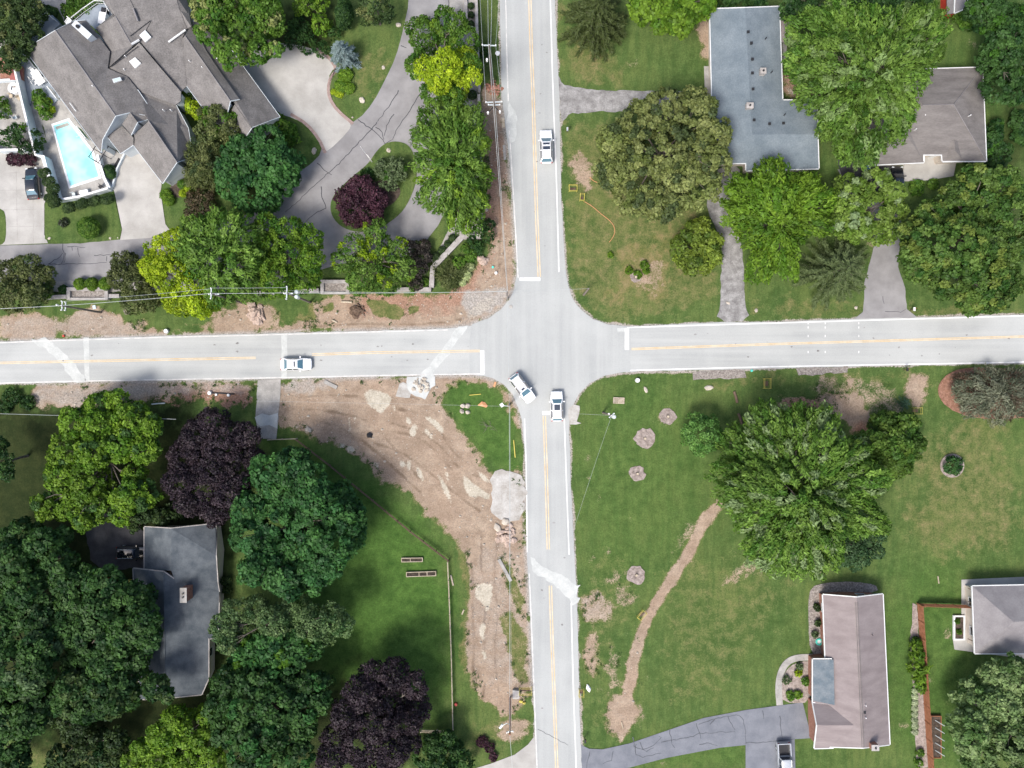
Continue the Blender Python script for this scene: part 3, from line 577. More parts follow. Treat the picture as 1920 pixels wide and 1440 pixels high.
structure('walkway', [(1467, 78), (1476, 78), (1474, 115), (1467, 112)], 0.05, 'concrete2', 0, 0, z0=-.03)
structure('patio', [(1803, 1087), (1960, 1080), (1960, 1240), (1790, 1218), (1787, 1200), (1803, 1195)], 0.05, 'concrete', 0, 0, z0=-.03)
structure('patio', [(-60, 40), (10, 60), (45, 110), (80, 240), (100, 290), (-60, 290)], 0.02, 'concrete2', 0, .1)
structure('brick_patio', [(0, 100), (35, 105), (44, 152), (0, 154)], 0.05, 'brick', 0, 0, z0=-.03)
structure('walkway', [(95, -20), (125, -20), (122, 25), (120, 40), (108, 15), (90, 8), (60, 15), (60, -20)], 0.03, 'concrete2', 0, .1)
structure('walkway', [(900, 405), (897, 445), (860, 440), (845, 452), (812, 492), (800, 480), (845, 425), (852, 410)], 0.03, 'concrete2', 0, .08)
structure('gravel_bed', [(842, -60), (895, -60), (898, 440), (885, 440), (870, 200), (842, 60)], 0.022, 'concrete2', 0, .15)
structure('gravel_bed', [(60, 528), (330, 526), (330, 545), (60, 548)], 0.022, 'concrete2', 0, .15)
# planting beds and islands
def bed(name, pp, z, mat, n=2, rag=.1, z0=-.03): return structure(name, pp, z, mat, n, rag, z0=z0)
bed('lawn_island', [(705, 284), (722, 268), (745, 264), (768, 272), (780, 300), (782, 340), (762, 388), (738, 412), (705, 432), (668, 436), (636, 424), (618, 398), (622, 368), (655, 335), (690, 308)], 0.10, GROUND, 2, 0)
bed('mulch_bed', [(700, 340), (730, 335), (752, 352), (748, 372), (722, 392), (700, 388), (690, 360)], 0.13, 'mulch', 2, .05, .05)
bed('lawn_island', [(84, 384), (92, 376), (120, 376), (205, 358), (213, 362), (228, 430), (224, 449), (150, 456), (98, 457), (84, 448)], 0.06, GROUND, 0, .04)
bed('lawn_island', [(303, 348), (350, 330), (420, 400), (395, 425), (325, 432), (312, 420), (302, 362)], 0.06, GROUND, 0, .05)
bed('lawn_island', [(-20, 388), (6, 392), (11, 408), (11, 450), (2, 460), (-20, 460)], 0.06, GROUND, 1, 0)
bed('lawn_island', [(828, 414), (852, 412), (812, 486), (796, 460)], 0.06, GROUND, 0, .05)
bed('lawn_island', [(530, 215), (552, 224), (575, 240), (596, 262), (605, 285), (580, 310), (545, 330), (520, 330), (520, 240)], 0.06, GROUND, 1, .05)
bed('lawn_island', [(618, 135), (640, 120), (664, 128), (664, 165), (650, 182), (636, 188), (620, 180), (617, 160)], 0.05, GROUND, 1, .05)
bed('mulch_bed', [(318, 346), (345, 330), (352, 352), (340, 372), (322, 368)], 0.09, 'mulch', 1, .1)

# ================================================================ TREES AND SHRUBS
def unit(a): return a / (np.linalg.norm(a, axis=-1, keepdims=True) + 1e-9)
def leaves_mesh(name, P, N, T, L, Wd, C, parent=None, origin=(0, 0, 0), fold=0.0):
    """P centres, N normals, T long axes, L and Wd half sizes, C colours -> rhombic leaves"""
    N = unit(N); T = unit(T - N * (T * N).sum(-1, keepdims=True)); B = np.cross(N, T)
    L = np.asarray(L)[:, None]; Wd = np.asarray(Wd)[:, None]
    V = np.stack([P - T * L, P + B * Wd - T * L * .1, P + T * L, P - B * Wd - T * L * .1], 1).reshape(-1, 3) - np.array(origin)
    Q = np.arange(len(P) * 4).reshape(-1, 4); col = np.ones((len(P) * 4, 4)); col[:, :3] = np.repeat(np.clip(C, 0.002, 1), 4, 0)
    me = np_mesh(name, V, Q, M['leaf'], None, col, False)
    o = bpy.data.objects.new(name, me); COL.objects.link(o)
    if parent is not None: o.parent = parent
    else: o.location = origin
    return o
STY = dict(  # clump radius, clump spacing factor, leaf half length, half width, leaves per m2 of clump, direction scatter, radial stretch
 oak=(0.9, 1.02, 0.23, 0.15, 14, 0.75, 1.0), fine=(0.75, 1.0, 0.18, 0.105, 18, 0.9, 1.1), spiky=(0.72, 1.15, 0.30, 0.115, 17, 0.7, 2.9),
 big=(1.15, 0.98, 0.27, 0.19, 11, 0.6, 1.0), loose=(0.8, 1.25, 0.2, 0.11, 14, 1.1, 1.3), clip=(0.35, 0.8, 0.085, 0.055, 60, 0.6, 1.0), purple=(0.85, 0.95, 0.17, 0.11, 20, 1.1, 1.1),
 weep=(0.9, 1.0, 0.28, 0.055, 20, 1.0, 2.2))
def crown_arrays(blobs, h, sty, c1, c2, rg, c3=None, flat=0.62, low=-0.45):
    cr, sp, ll, lw, dens, jit, stretch = STY[sty]
    zc = h * 0.55; cx = np.mean([b[0] for b in blobs]); cy = np.mean([b[1] for b in blobs])
    wx = []; 
    for (px, py, r) in blobs:
        rw = r * K * (H - h * .7) / H; dist = math.hypot(px - cx, py - cy); ext = max(1, max(math.hypot(b[0] - cx, b[1] - cy) for b in blobs))
        top = h * (1.0 - 0.20 * (dist / ext) ** 1.5) * (rg.uniform(.68, 1.0) if h > 3 else 1) if len(blobs) > 1 else h
        rh = min(rw * flat * 1.25, top * 0.5) if h > 3 else min(top * .5, rw)
        c = W(px, py, top - rh * .6); wx.append((c.x, c.y, top - rh, rw, rh))
    cen = np.array([np.mean([w[0] for w in wx]), np.mean([w[1] for w in wx]), 0])
    P = []; N = []; T = []; C = []; LL = []; LW = []
    for (x, y, z, rw, rh) in wx:
        lobe = rg.uniform(.82, 1.18)
        cr_ = min(cr, rw * .45); area = 4 * math.pi * ((rw * rw * 2 + rh * rw) / 3) * 0.62
        n = max(5, int(area / (cr_ * sp * 1.35) ** 2)); ks = np.arange(n) + 0.5
        phi = math.pi * (1 + 5 ** .5) * ks + rg.random() * 6; ct = 1 - ks / n * (1 - low); ct = np.clip(ct + rg.normal(0, .04, n), low, 1); st = np.sqrt(1 - ct * ct)
        D = np.stack([st * np.cos(phi), st * np.sin(phi), ct], -1)
        rad = np.clip(rg.normal(0.89, 0.12 if sty != 'clip' else .02, n), 0.5, 1.12)[:, None]
        S = np.array([rw - cr_ * .45, rw - cr_ * .45, max(rh - cr_ * .3, rh * .6)])
        Cc = np.array([x, y, z]) + D * S * rad
        # drop clumps buried deep in a neighbouring lobe
        keep = np.ones(n, bool)
        for (x2, y2, z2, r2, h2) in wx:
            if (x2, y2) == (x, y): continue
            q = (Cc - np.array([x2, y2, z2])) / np.array([r2, r2, h2]); keep &= (q ** 2).sum(-1) > 0.42
        keep &= rg.random(n) > (0.12 if sty != 'clip' else -1)
        Cc = Cc[keep]; D = D[keep]; n = len(Cc)
        if n == 0: continue
        rr = cr_ * rg.uniform(0.72, 1.2, n); per = max(12, int(dens * 2.2 * math.pi * cr_ ** 2))
        m = n * per; ci = np.repeat(np.arange(n), per)
        d = unit(rg.normal(0, 1, (m, 3))); d = unit(d + D[ci] * 0.75 + np.array([0, 0, 0.35]))
        fr = rg.uniform(0.55, 1.03, m)[:, None]
        off = d * rr[ci][:, None] * fr
        outw = unit(Cc - cen * np.array([1, 1, 0]) - np.array([0, 0, z])); o2 = outw[ci]
        off = off + o2 * (off * o2).sum(-1, keepdims=True) * (stretch - 1) * .7
        off[:, 2] *= 0.8
        p = Cc[ci] + off; P.append(p)
        N.append(unit(d * 0.9 + np.array([0, 0, 0.35]) + rg.normal(0, jit * .8, (m, 3))))
        T.append(o2 * (1.1 if stretch > 1.2 else .2) + rg.normal(0, 0.55, (m, 3)))
        t = np.clip(rg.normal(0.5, 0.36, n), 0, 1)[ci][:, None]; col = (np.array(c1) * (1 - t) + np.array(c2) * t) * lobe
        if c3 is not None:
            s = (rg.random(n) < 0.15)[ci][:, None]; col = np.where(s, np.array(c3), col)
        col = col * rg.uniform(0.62, 1.40, (m, 1)); C.append(col); k = rg.uniform(0.75, 1.25, m); LL.append(ll * k); LW.append(lw * k)
    return np.concatenate(P), np.concatenate(N), np.concatenate(T), np.concatenate(LL), np.concatenate(LW), np.concatenate(C), wx
def trunk_mb(x, y, h, wx, r0):
    mb = MB(); zf = h * 0.42; lean = Vector((random.uniform(-.3, .3), random.uniform(-.3, .3), 0))
    mb.tube([(x, y, -.1), (x + lean.x * .3, y + lean.y * .3, zf * .5), (x + lean.x, y + lean.y, zf)], r0 * 1.15, 8, r0 * .8)
    for (a, b, z, rw, rh) in wx:
        e = Vector((a, b, z + rh * .35)); s = Vector((x + lean.x, y + lean.y, zf * .92)); m = s.lerp(e, .5) + Vector((random.uniform(-.4, .4), random.uniform(-.4, .4), .3))
        mb.tube([s, m, e], r0 * .5, 6, r0 * .14)
        for k in range(3):
            an = random.uniform(0, 6.28); t = Vector((a + math.cos(an) * rw * .6, b + math.sin(an) * rw * .6, z + rh * random.uniform(.2, .6))); mb.tube([m.lerp(e, .4), m.lerp(t, .6) + Vector((0, 0, .2)), t], r0 * .22, 5, r0 * .06)
    return mb
def tree(label, blobs, h, sty, c1, c2, c3=None, cat='tree', name='deciduous_tree', group=None, seed=0, flat=0.74):
    rg = np.random.default_rng(1000 + seed + int(blobs[0][0]) * 7 + int(blobs[0][1]))
    P, N, T, LL, LW, C, wx = crown_arrays(blobs, h, sty, c1, c2, rg, c3, flat)
    bx = sum(w[0] * w[3] for w in wx) / sum(w[3] for w in wx); by = sum(w[1] * w[3] for w in wx) / sum(w[3] for w in wx)
    root = empty(name, (bx, by, 0), label, cat, group)
    leaves_mesh('crown', P, N, T, LL, LW, C, root, (bx, by, 0))
    trunk_mb(bx, by, h, wx, max(0.09, h * 0.024)).build('trunk', 'bark', root)
    return root
def shrub(label, blobs, h, sty, c1, c2, c3=None, cat='shrub', name='shrub', group=None, seed=0, flat=0.9):
    rg = np.random.default_rng(3000 + seed + int(blobs[0][0]) * 7 + int(blobs[0][1]))
    P, N, T, LL, LW, C, wx = crown_arrays(blobs, h, sty, c1, c2, rg, c3, flat, -0.3)
    o = leaves_mesh(name, P, N, T, LL, LW, C, None, (wx[0][0], wx[0][1], 0)); return tag(o, label, cat, group)
def conifer(label, px, py, r, h, c1, c2, name='spruce_tree', nb=70, rot=None, ell=1.0, seed=0, tuft=0.30, gapf=1.0, kind='tree'):
    rg = np.random.default_rng(5000 + seed + int(px)); c = W(px, py, h * .45); rw = r * K * (H - h * .3) / H
    P = []; N = []; T = []; C = []; LL = []
    tr = MB(); base = Vector((c.x, c.y, 0)); tr.tube([(c.x, c.y, -.1), (c.x, c.y, h * .5), (c.x, c.y, h * .97)], h * .022, 8, .03)
    for i in range(nb):
        f = (i + .5) / nb; z = h * (0.07 + 0.90 * f); R_ = rw * (1 - f) ** 0.6 * rg.uniform(.82, 1.1) + .15; az = i * 2.39996 + rg.normal(0, .12)
        e = np.array([math.cos(az), math.sin(az) / 1.0, 0]); 
        if rot is not None:
            pr = abs(math.cos(az - rot)); R_ *= (1 / ell) + (1 - 1 / ell) * pr ** 2
        n = max(4, int(R_ / 0.20)); s = np.linspace(.12, 1, n)
        line_ = np.array([c.x, c.y, z]) + e * (s * R_)[:, None] + np.array([0, 0, 1]) * (-(s ** 1.6) * R_ * .28 + s * R_ * .06)[:, None]
        per = 9; m = n * per; ci = np.repeat(np.arange(n), per); side = rg.choice([-1, 1], m); ang = rg.uniform(.25, 1.0, m) * side
        dirs = np.stack([e[0] * np.cos(ang) - e[1] * np.sin(ang), e[0] * np.sin(ang) + e[1] * np.cos(ang), rg.uniform(-.35, .15, m)], -1)
        wdt = 0.75 * (1 - s[ci] * .55) * min(1, R_ / 2) * gapf
        p = line_[ci] + dirs * (rg.uniform(.05, 1, m) * wdt)[:, None]
        P.append(p); T.append(dirs); N.append(np.stack([rg.normal(0, .4, m), rg.normal(0, .4, m), np.ones(m)], -1)); LL.append(tuft * rg.uniform(.6, 1.1, m))
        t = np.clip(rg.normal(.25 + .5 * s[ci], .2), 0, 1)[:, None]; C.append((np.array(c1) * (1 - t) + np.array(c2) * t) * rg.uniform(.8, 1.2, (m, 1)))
        if R_ > 1.2: tr.tube([(c.x, c.y, z), tuple(line_[n // 2]), tuple(line_[-1])], .035, 4, .01)
    P, N, T, C, LL = map(np.concatenate, (P, N, T, C, LL))
    root = empty(name, base, label, kind)
    leaves_mesh('crown', P, N, T, LL, LL * .24, C, root, base); tr.build('trunk', 'bark', root); return root
G = lambda r, g, b: (r, g, b)
# colours (reflectance); FOREST and DEEP kept darker to carry cloud shade
OLIVE = (G(.062, .082, .026), G(.125, .145, .052)); MID = (G(.042, .112, .012), G(.115, .205, .028)); DEEP = (G(.015, .056, .015), G(.052, .135, .032)); DARK = (G(.022, .044, .014), G(.058, .095, .028))
LIME = (G(.175, .265, .010), G(.325, .415, .020)); BRIGHT = (G(.060, .135, .010), G(.140, .235, .022)); PURP = (G(.018, .012, .019), G(.052, .036, .046)); WINE = (G(.040, .016, .026), G(.090, .038, .056)); FOREST = (G(.014, .044, .011), G(.048, .105, .024))
SILV = (G(.050, .118, .014), G(.140, .235, .040)); SAGE = (G(.065, .10, .04), G(.13, .175, .085)); BLUE = (G(.12, .17, .18), G(.24, .31, .33)); KHAKI = (G(.095, .125, .030), G(.215, .245, .085))
# --- north-west
tree('dark olive tree filling the top left corner of the picture', [(15, 35, 48), (45, 65, 30), (0, 90, 38), (25, 100, 24), (50, 15, 28)], 9, 'fine', *DARK, c3=OLIVE[1])
tree('rounded green tree overhanging the big brown roof and the motor court', [(395, 18, 36), (455, 45, 48), (495, 25, 36), (430, 95, 28), (392, 60, 28), (480, 92, 24), (515, 90, 15), (410, 0, 30), (470, 0, 35)], 12, 'oak', *MID, c3=KHAKI[1])
tree('small yellow green tree beside the clipped cone', [(600, 42, 18), (572, 6, 22), (600, 5, 14)], 5, 'fine', *BRIGHT)
shrub('dark hedge shrubs behind the pale motor court', [(550, 72, 18), (575, 82, 18), (600, 92, 16), (560, 50, 22), (625, 60, 12)], 1.8, 'loose', *FOREST)
shrub('tall dark green clipped cone behind the blue spruce', [(643, 22, 17), (643, 36, 15), (645, 8, 13)], 4.5, 'clip', *FOREST, name='clipped_conifer', flat=1.6)
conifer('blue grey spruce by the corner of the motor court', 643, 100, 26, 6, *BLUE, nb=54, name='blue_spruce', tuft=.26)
tree('loose olive tree on the lawn inside the curved drive', [(700, 10, 30), (720, 22, 18), (690, 32, 16)], 7, 'loose', *DARK, c3=OLIVE[1])
t = tree('two toned tree with bare branches between the drive and the road', [(795, 62, 36), (840, 42, 34), (868, 75, 28), (785, 120, 26), (880, 120, 20), (812, 170, 24), (850, 178, 20)], 10, 'fine', *MID, c3=BRIGHT[1])
tree('brilliant lime yellow tree against the two toned tree', [(800, 125, 26), (835, 122, 30), (868, 118, 32), (882, 140, 22), (855, 152, 28), (822, 148, 24)], 11.6, 'fine', *LIME)
tree('tall bushy light green tree along the private wall', [(815, 230, 30), (850, 222, 32), (885, 225, 22), (805, 265, 30), (855, 270, 42), (888, 275, 26), (815, 310, 34), (860, 320, 42), (890, 330, 25), (825, 355, 36), (868, 370, 38), (893, 375, 18), (860, 400, 26), (880, 412, 20)], 10, 'spiky', *SILV, c3=BRIGHT[1], flat=.5)
tree('dense bluish green round tree beside the curved drive', [(475, 300, 52), (440, 320, 40), (520, 300, 38), (480, 355, 46), (445, 280, 30), (530, 330, 28), (430, 345, 28), (500, 262, 26)], 9, 'big', *DEEP)
shrub('green shrub between the brown roof corner and the dense tree', [(530, 240, 20), (545, 255, 15), (522, 228, 14)], 2.2, 'fine', *MID)
tree('feathery olive tree against the big brown roof', [(412, 222, 30), (395, 245, 28), (425, 235, 22), (388, 215, 20)], 7, 'fine', *OLIVE, c3=BRIGHT[0])
tree('hazy sage tree just below the feathery olive tree', [(372, 290, 24), (385, 318, 28), (365, 330, 18), (400, 280, 18)], 5.5, 'weep', *OLIVE, c3=SAGE[0])
shrub('golden shrub in the small roof courtyard', [(358, 200, 13), (370, 212, 12), (348, 190, 8)], 3.4, 'fine', *LIME)
shrub('green shrub at the back of the small roof courtyard', [(348, 178, 10), (345, 168, 8)], 3.2, 'fine', *MID)
shrub('brownish spreading shrub by the concrete drive', [(370, 375, 22), (390, 390, 20), (362, 400, 15), (385, 360, 15)], 1.8, 'fine', G(.06, .05, .028), G(.11, .085, .05), G(.05, .075, .02))
shrub('small green shrub at the corner of the concrete drive', [(310, 365, 11), (316, 374, 11)], 1.2, 'clip', *BRIGHT)
shrub('yellow shrub beside the brownish shrub', [(342, 362, 7), (352, 352, 7)], 1.0, 'clip', *LIME)
shrub('green shrub under the brown gable end', [(340, 345, 8), (352, 343, 7)], 1.0, 'clip', *MID)
tree('vivid lime green tree overhanging the west verge', [(330, 448, 24), (300, 470, 28), (285, 500, 26), (315, 515, 36), (350, 540, 34), (330, 565, 26), (385, 562, 26), (372, 575, 22)], 9, 'fine', *LIME)
tree('broad mid green tree between the lime tree and the leafy tree', [(375, 440, 34), (415, 435, 36), (450, 450, 36), (390, 480, 42), (435, 495, 44), (410, 530, 34), (462, 530, 30), (350, 470, 26), (475, 480, 26)], 11, 'spiky', *SILV)
tree('leafy yellow green tree beyond the west verge', [(500, 425, 26), (540, 435, 32), (575, 450, 26), (500, 465, 32), (545, 480, 40), (580, 485, 22), (520, 520, 36), (565, 525, 26), (498, 500, 26), (590, 515, 14)], 10, 'fine', *BRIGHT, c3=MID[0])
tree('loose yellow green tree in front of the purple tree', [(700, 430, 22), (660, 465, 28), (705, 465, 34), (640, 490, 22), (690, 505, 40), (735, 490, 30), (755, 505, 22), (675, 530, 26), (720, 530, 26), (745, 460, 18)], 8, 'loose', *SILV, c3=LIME[0])
shrub('dull purple brown shrub beside the zigzag wall', [(775, 465, 16), (790, 480, 16), (785, 505, 18), (780, 530, 14), (795, 460, 12)], 2.4, 'fine', G(.04, .034, .028), G(.085, .07, .062), G(.05, .065, .025))
tree('wine purple tree on the drive island', [(650, 370, 22), (675, 355, 26), (700, 375, 24), (665, 395, 28), (690, 400, 24), (652, 392, 18)], 5, 'purple', *WINE)
tree('small grey green tree on the drive island', [(722, 315, 18), (745, 312, 17), (730, 335, 18), (750, 325, 12)], 4, 'fine', *SAGE, c3=MID[0])
shrub('low dark shrub by the leaning flag pole', [(688, 328, 13), (678, 338, 9)], 1.2, 'fine', *FOREST)
tree('olive tree beside the stone planter wall', [(232, 495, 26), (225, 520, 24), (250, 530, 28), (262, 510, 22), (270, 560, 24), (245, 565, 20)], 6, 'fine', *OLIVE)
tree('drab olive tree at the left picture edge above the road', [(15, 515, 30), (45, 500, 24), (60, 525, 30), (20, 555, 32), (55, 555, 24), (88, 512, 13), (0, 535, 30)], 6.5, 'fine', *OLIVE, c3=DARK[1])
shrub('bright green clipped ball on the small lawn', [(163, 426, 21)], 2.6, 'clip', *MID, name='clipped_ball')
shrub('tiny dark dry shrub left of the clipped ball', [(117, 418, 8)], .8, 'fine', G(.03, .04, .02), G(.06, .07, .05))
for i, (x, r, s) in enumerate(((148, 11, 'leftmost'), (171, 12, 'middle'), (196, 12, 'rightmost'))):
    shrub('%s of the three bright round shrubs above the stone planter' % s, [(x, 532, r)], 1.5, 'clip', *BRIGHT, group='round shrubs above the stone planter', seed=i)
shrub('dark low shrub left of the stone planter', [(118, 543, 9)], .9, 'clip', *FOREST); shrub('green shrub under the drab olive tree', [(83, 540, 13), (90, 552, 9)], 1.4, 'fine', *MID)
for i, (x, y, s) in enumerate(((101, 352, 'northernmost'), (97, 368, 'second'), (104, 378, 'third'), (131, 388, 'fourth'), (155, 380, 'fifth'), (180, 375, 'sixth'), (203, 372, 'easternmost'), (85, 322, 'tallest'), (93, 338, 'narrowest'))):
    shrub('%s clipped cone in the row outside the pool wall' % s, [(x, y, 9 if i < 7 else 8), (x - 7, y + 3, 8)], 3.0, 'clip', *DARK, name='clipped_conifer', group='clipped cones outside the pool wall', seed=i, flat=1.3)
shrub('green shrub on the deck beside the pool', [(72, 180, 13), (78, 198, 14), (84, 212, 12)], 1.6, 'fine', *MID); shrub('golden edged shrub on the deck beside the pool', [(88, 190, 8), (95, 205, 8)], 1.1, 'fine', *LIME)
shrub('heart shaped clipped shrub at the corner of the pool terrace', [(204, 318, 10), (207, 326, 9)], 1.4, 'clip', *FOREST)
tree('leafy dark tree over the neighbouring terrace', [(45, 258, 24), (30, 248, 18), (62, 265, 18), (12, 255, 18)], 4.5, 'loose', *FOREST, c3=BRIGHT[0])
shrub('wide purple barberry at the head of the car court', [(20, 298, 10), (32, 300, 10)], 1.1, 'fine', *WINE, group='purple barberry shrubs'); shrub('narrow purple barberry by the clipped cones', [(47, 299, 10), (58, 300, 9)], 1.1, 'fine', *WINE, group='purple barberry shrubs')
shrub('green shrub at the left edge by the neighbour terrace', [(4, 205, 14), (2, 190, 10)], 1.6, 'fine', *MID)
shrub('bright bushy shrub bed above the brown roof terrace', [(150, 8, 24), (180, 0, 20), (130, 18, 16), (165, 18, 18), (148, 28, 12)], 1.8, 'fine', *MID, flat=.6); shrub('small dark shrub beside the terrace path', [(82, 20, 12), (95, 24, 10)], 1.4, 'fine', *FOREST)
for i, (x, y, r, s) in enumerate(((849, 447, 8, 'topmost'), (840, 457, 7, 'second'), (829, 469, 8, 'third'), (818, 482, 9, 'lowest'))):
    shrub('%s of the clipped balls along the zigzag wall' % s, [(x, y, r)], 1.0, 'clip', *DARK, name='clipped_ball', group='clipped balls along the zigzag wall', seed=i)
for i, (y, s) in enumerate(((10, 'northernmost'), (27, 'middle'), (44, 'southernmost'))):
    shrub('%s of the dark clipped balls in the roadside bed' % s, [(883, y, 6)], .9, 'clip', *DARK, name='clipped_ball', group='dark clipped balls in the roadside bed', seed=i)
shrub('dark clipped ball beneath the lime yellow tree', [(885, 177, 9)], 1.0, 'clip', *DARK, name='clipped_ball')
shrub('spreading dark shrub outside the corner of the zigzag wall', [(915, 440, 13), (905, 425, 12), (918, 420, 10)], 2.0, 'loose', *FOREST); shrub('bright green shrub in the corner bed', [(880, 478, 13), (860, 492, 12), (872, 466, 9)], 1.6, 'fine', *MID)
shrub('grey green juniper in the corner bed', [(835, 505, 20), (845, 525, 17), (860, 510, 14)], 1.4, 'weep', *OLIVE); shrub('dark green shrub beside the variegated plants', [(895, 465, 12), (885, 450, 10)], 1.6, 'fine', *FOREST)
shrub('pale variegated plants in the corner bed', [(880, 500, 9), (873, 515, 10), (866, 528, 8)], .8, 'clip', G(.30, .36, .16), G(.50, .55, .30), name='variegated_plant', cat='plant')
shrub('dark creeping shrub on the verge beneath the wires', [(905, 100, 10)], .4, 'fine', *FOREST); shrub('green ground shrub under the wall near the loose tree', [(775, 538, 12), (795, 530, 9)], 1.2, 'fine', *MID)
shrub('lime shrub beside the blue spruce', [(648, 140, 14), (640, 160, 13), (655, 165, 10)], .8, 'clip', *BRIGHT); shrub('golden low plant at the tip of the planting bed', [(636, 175, 8), (626, 172, 6)], .5, 'clip', *LIME)
# --- north-east
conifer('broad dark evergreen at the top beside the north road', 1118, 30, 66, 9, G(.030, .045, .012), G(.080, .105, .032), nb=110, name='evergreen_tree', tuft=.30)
tree('bright bubbly maple at the top centre right', [(1215, 8, 32), (1255, 20, 36), (1300, 10, 34), (1240, 35, 22), (1280, 38, 24), (1325, -5, 24)], 9, 'big', *BRIGHT)
tree('huge khaki oak between the north road and the blue grey house', [(1245, 205, 48), (1300, 210, 48), (1200, 230, 44), (1335, 250, 38), (1170, 270, 46), (1235, 270, 62), (1300, 280, 58), (1340, 300, 30), (1150, 315, 34), (1200, 330, 54), (1265, 340, 58), (1320, 345, 40), (1190, 370, 34), (1240, 380, 34), (1150, 260, 28)], 13, 'oak', *KHAKI, c3=G(.06, .085, .03))
tree('small yellow green tree beside the gravel drive', [(1310, 435, 26), (1285, 460, 26), (1330, 455, 28), (1305, 485, 30), (1280, 485, 14), (1335, 480, 20)], 6, 'oak', G(.07, .12, .018), G(.17, .23, .03))
tree('bright needle leaved tree below the blue grey house', [(1450, 335, 32), (1400, 365, 34), (1450, 375, 42), (1505, 355, 34), (1390, 400, 28), (1430, 420, 42), (1485, 410, 42), (1530, 380, 28), (1460, 465, 34), (1430, 495, 26), (1480, 500, 20), (1530, 420, 22)], 10, 'spiky', *BRIGHT)
tree('pale green maple over the dark drive', [(1600, 355, 30), (1645, 345, 32), (1680, 360, 20), (1595, 395, 34), (1640, 395, 40), (1680, 395, 22), (1610, 425, 28), (1655, 430, 28), (1580, 420, 22)], 9, 'oak', G(.085, .155, .018), G(.185, .275, .055), c3=G(.22, .30, .14))
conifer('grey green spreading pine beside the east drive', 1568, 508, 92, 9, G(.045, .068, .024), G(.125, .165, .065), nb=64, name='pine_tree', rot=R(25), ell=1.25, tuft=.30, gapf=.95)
tree('huge silver maple between the two northern houses', [(1530, 60, 44), (1580, 40, 42), (1630, 55, 42), (1680, 55, 46), (1735, 45, 36), (1760, 60, 18), (1520, 115, 40), (1575, 105, 50), (1640, 115, 54), (1700, 105, 46), (1740, 100, 26), (1545, 165, 40), (1600, 175, 54), (1665, 170, 52), (1705, 148, 34), (1590, 225, 44), (1650, 225, 48), (1688, 205, 32), (1610, 270, 34), (1628, 275, 26), (1570, 205, 26)], 14, 'spiky', *SILV, c3=G(.16, .24, .08))
tree('deep green tree at the top behind the silver maple', [(1500, 5, 30), (1550, 8, 34), (1605, 0, 32), (1650, 5, 30), (1700, 10, 32), (1735, 15, 22)], 9, 'oak', *FOREST)
tree('massive dark green tree at the right edge above the road', [(1800, 372, 34), (1840, 340, 36), (1885, 350, 40), (1745, 408, 30), (1790, 405, 44), (1850, 395, 52), (1900, 405, 42), (1712, 435, 24), (1745, 460, 44), (1810, 460, 54), (1870, 460, 50), (1915, 460, 36), (1730, 495, 34), (1785, 515, 44), (1845, 520, 44), (1890, 525, 38), (1830, 560, 28), (1870, 560, 26)], 13, 'oak', G(.030, .078, .013), G(.090, .150, .030), c3=G(.13, .18, .035))
tree('dark tree filling the top right corner', [(1880, 30, 38), (1900, 70, 40), (1875, 100, 34), (1905, 120, 38), (1885, 155, 34), (1915, 165, 30), (1835, 15, 22), (1925, 40, 30)], 11, 'oak', *FOREST, c3=MID[0])
shrub('dark green shrub against the taupe hip roof', [(1860, 255, 20), (1845, 280, 22), (1875, 285, 24), (1830, 305, 18), (1860, 305, 20), (1815, 290, 10), (1870, 235, 12)], 3.4, 'oak', *FOREST, c3=MID[0])
shrub('dark shrub on the right picture edge beside the tilted lawn', [(1915, 225, 20), (1922, 250, 20)], 2.2, 'oak', *FOREST); shrub('shrub in front of the small shed', [(1815, 38, 16), (1800, 30, 12)], 2.2, 'oak', *MID)
shrub('dark foundation shrub by the top of the blue grey house', [(1345, 5, 22), (1380, 3, 20), (1420, 0, 20)], 2.0, 'oak', *FOREST); shrub('weedy shoots round the stump on the dry lawn', [(1180, 507, 7), (1208, 498, 8), (1196, 515, 7), (1212, 508, 6)], .5, 'fine', *BRIGHT, cat='plant')
shrub('small green tuft on the dry lawn', [(1145, 478, 5)], .3, 'fine', *BRIGHT, cat='plant', name='weed'); shrub('green shrub below the concrete patio', [(1720, 350, 14), (1750, 345, 10)], 1.0, 'oak', *MID)
# --- south-east
shrub('compact round maple left of the great silver maple', [(1320, 815, 38)], 6, 'fine', G(.06, .15, .03), G(.13, .25, .06), name='round_tree', cat='tree', flat=.9)
tree('great silver maple in the south east lawn', [(1440, 795, 34), (1495, 800, 40), (1545, 805, 36), (1385, 835, 34), (1430, 850, 44), (1490, 860, 50), (1550, 850, 40), (1595, 855, 34), (1370, 890, 28), (1420, 905, 44), (1485, 920, 56), (1550, 915, 50), (1605, 905, 40), (1640, 900, 24), (1380, 930, 24), (1420, 965, 40), (1475, 980, 48), (1540, 975, 50), (1600, 965, 44), (1640, 980, 22), (1440, 1025, 36), (1490, 1035, 36), (1545, 1025, 40), (1460, 1050, 24), (1530, 1055, 22)], 14, 'spiky', *SILV, c3=G(.17, .24, .10))
tree('round green tree right of the great silver maple', [(1665, 800, 30), (1700, 800, 28), (1640, 830, 26), (1680, 840, 38), (1715, 835, 24), (1655, 870, 28), (1690, 872, 24)], 8, 'oak', G(.035, .085, .012), G(.09, .15, .025))
tree('darker green tree tucked under the great silver maple', [(1600, 1020, 30), (1635, 1010, 24), (1610, 1048, 26), (1580, 1045, 24), (1645, 1035, 14)], 8, 'fine', G(.03, .07, .025), G(.06, .11, .045))
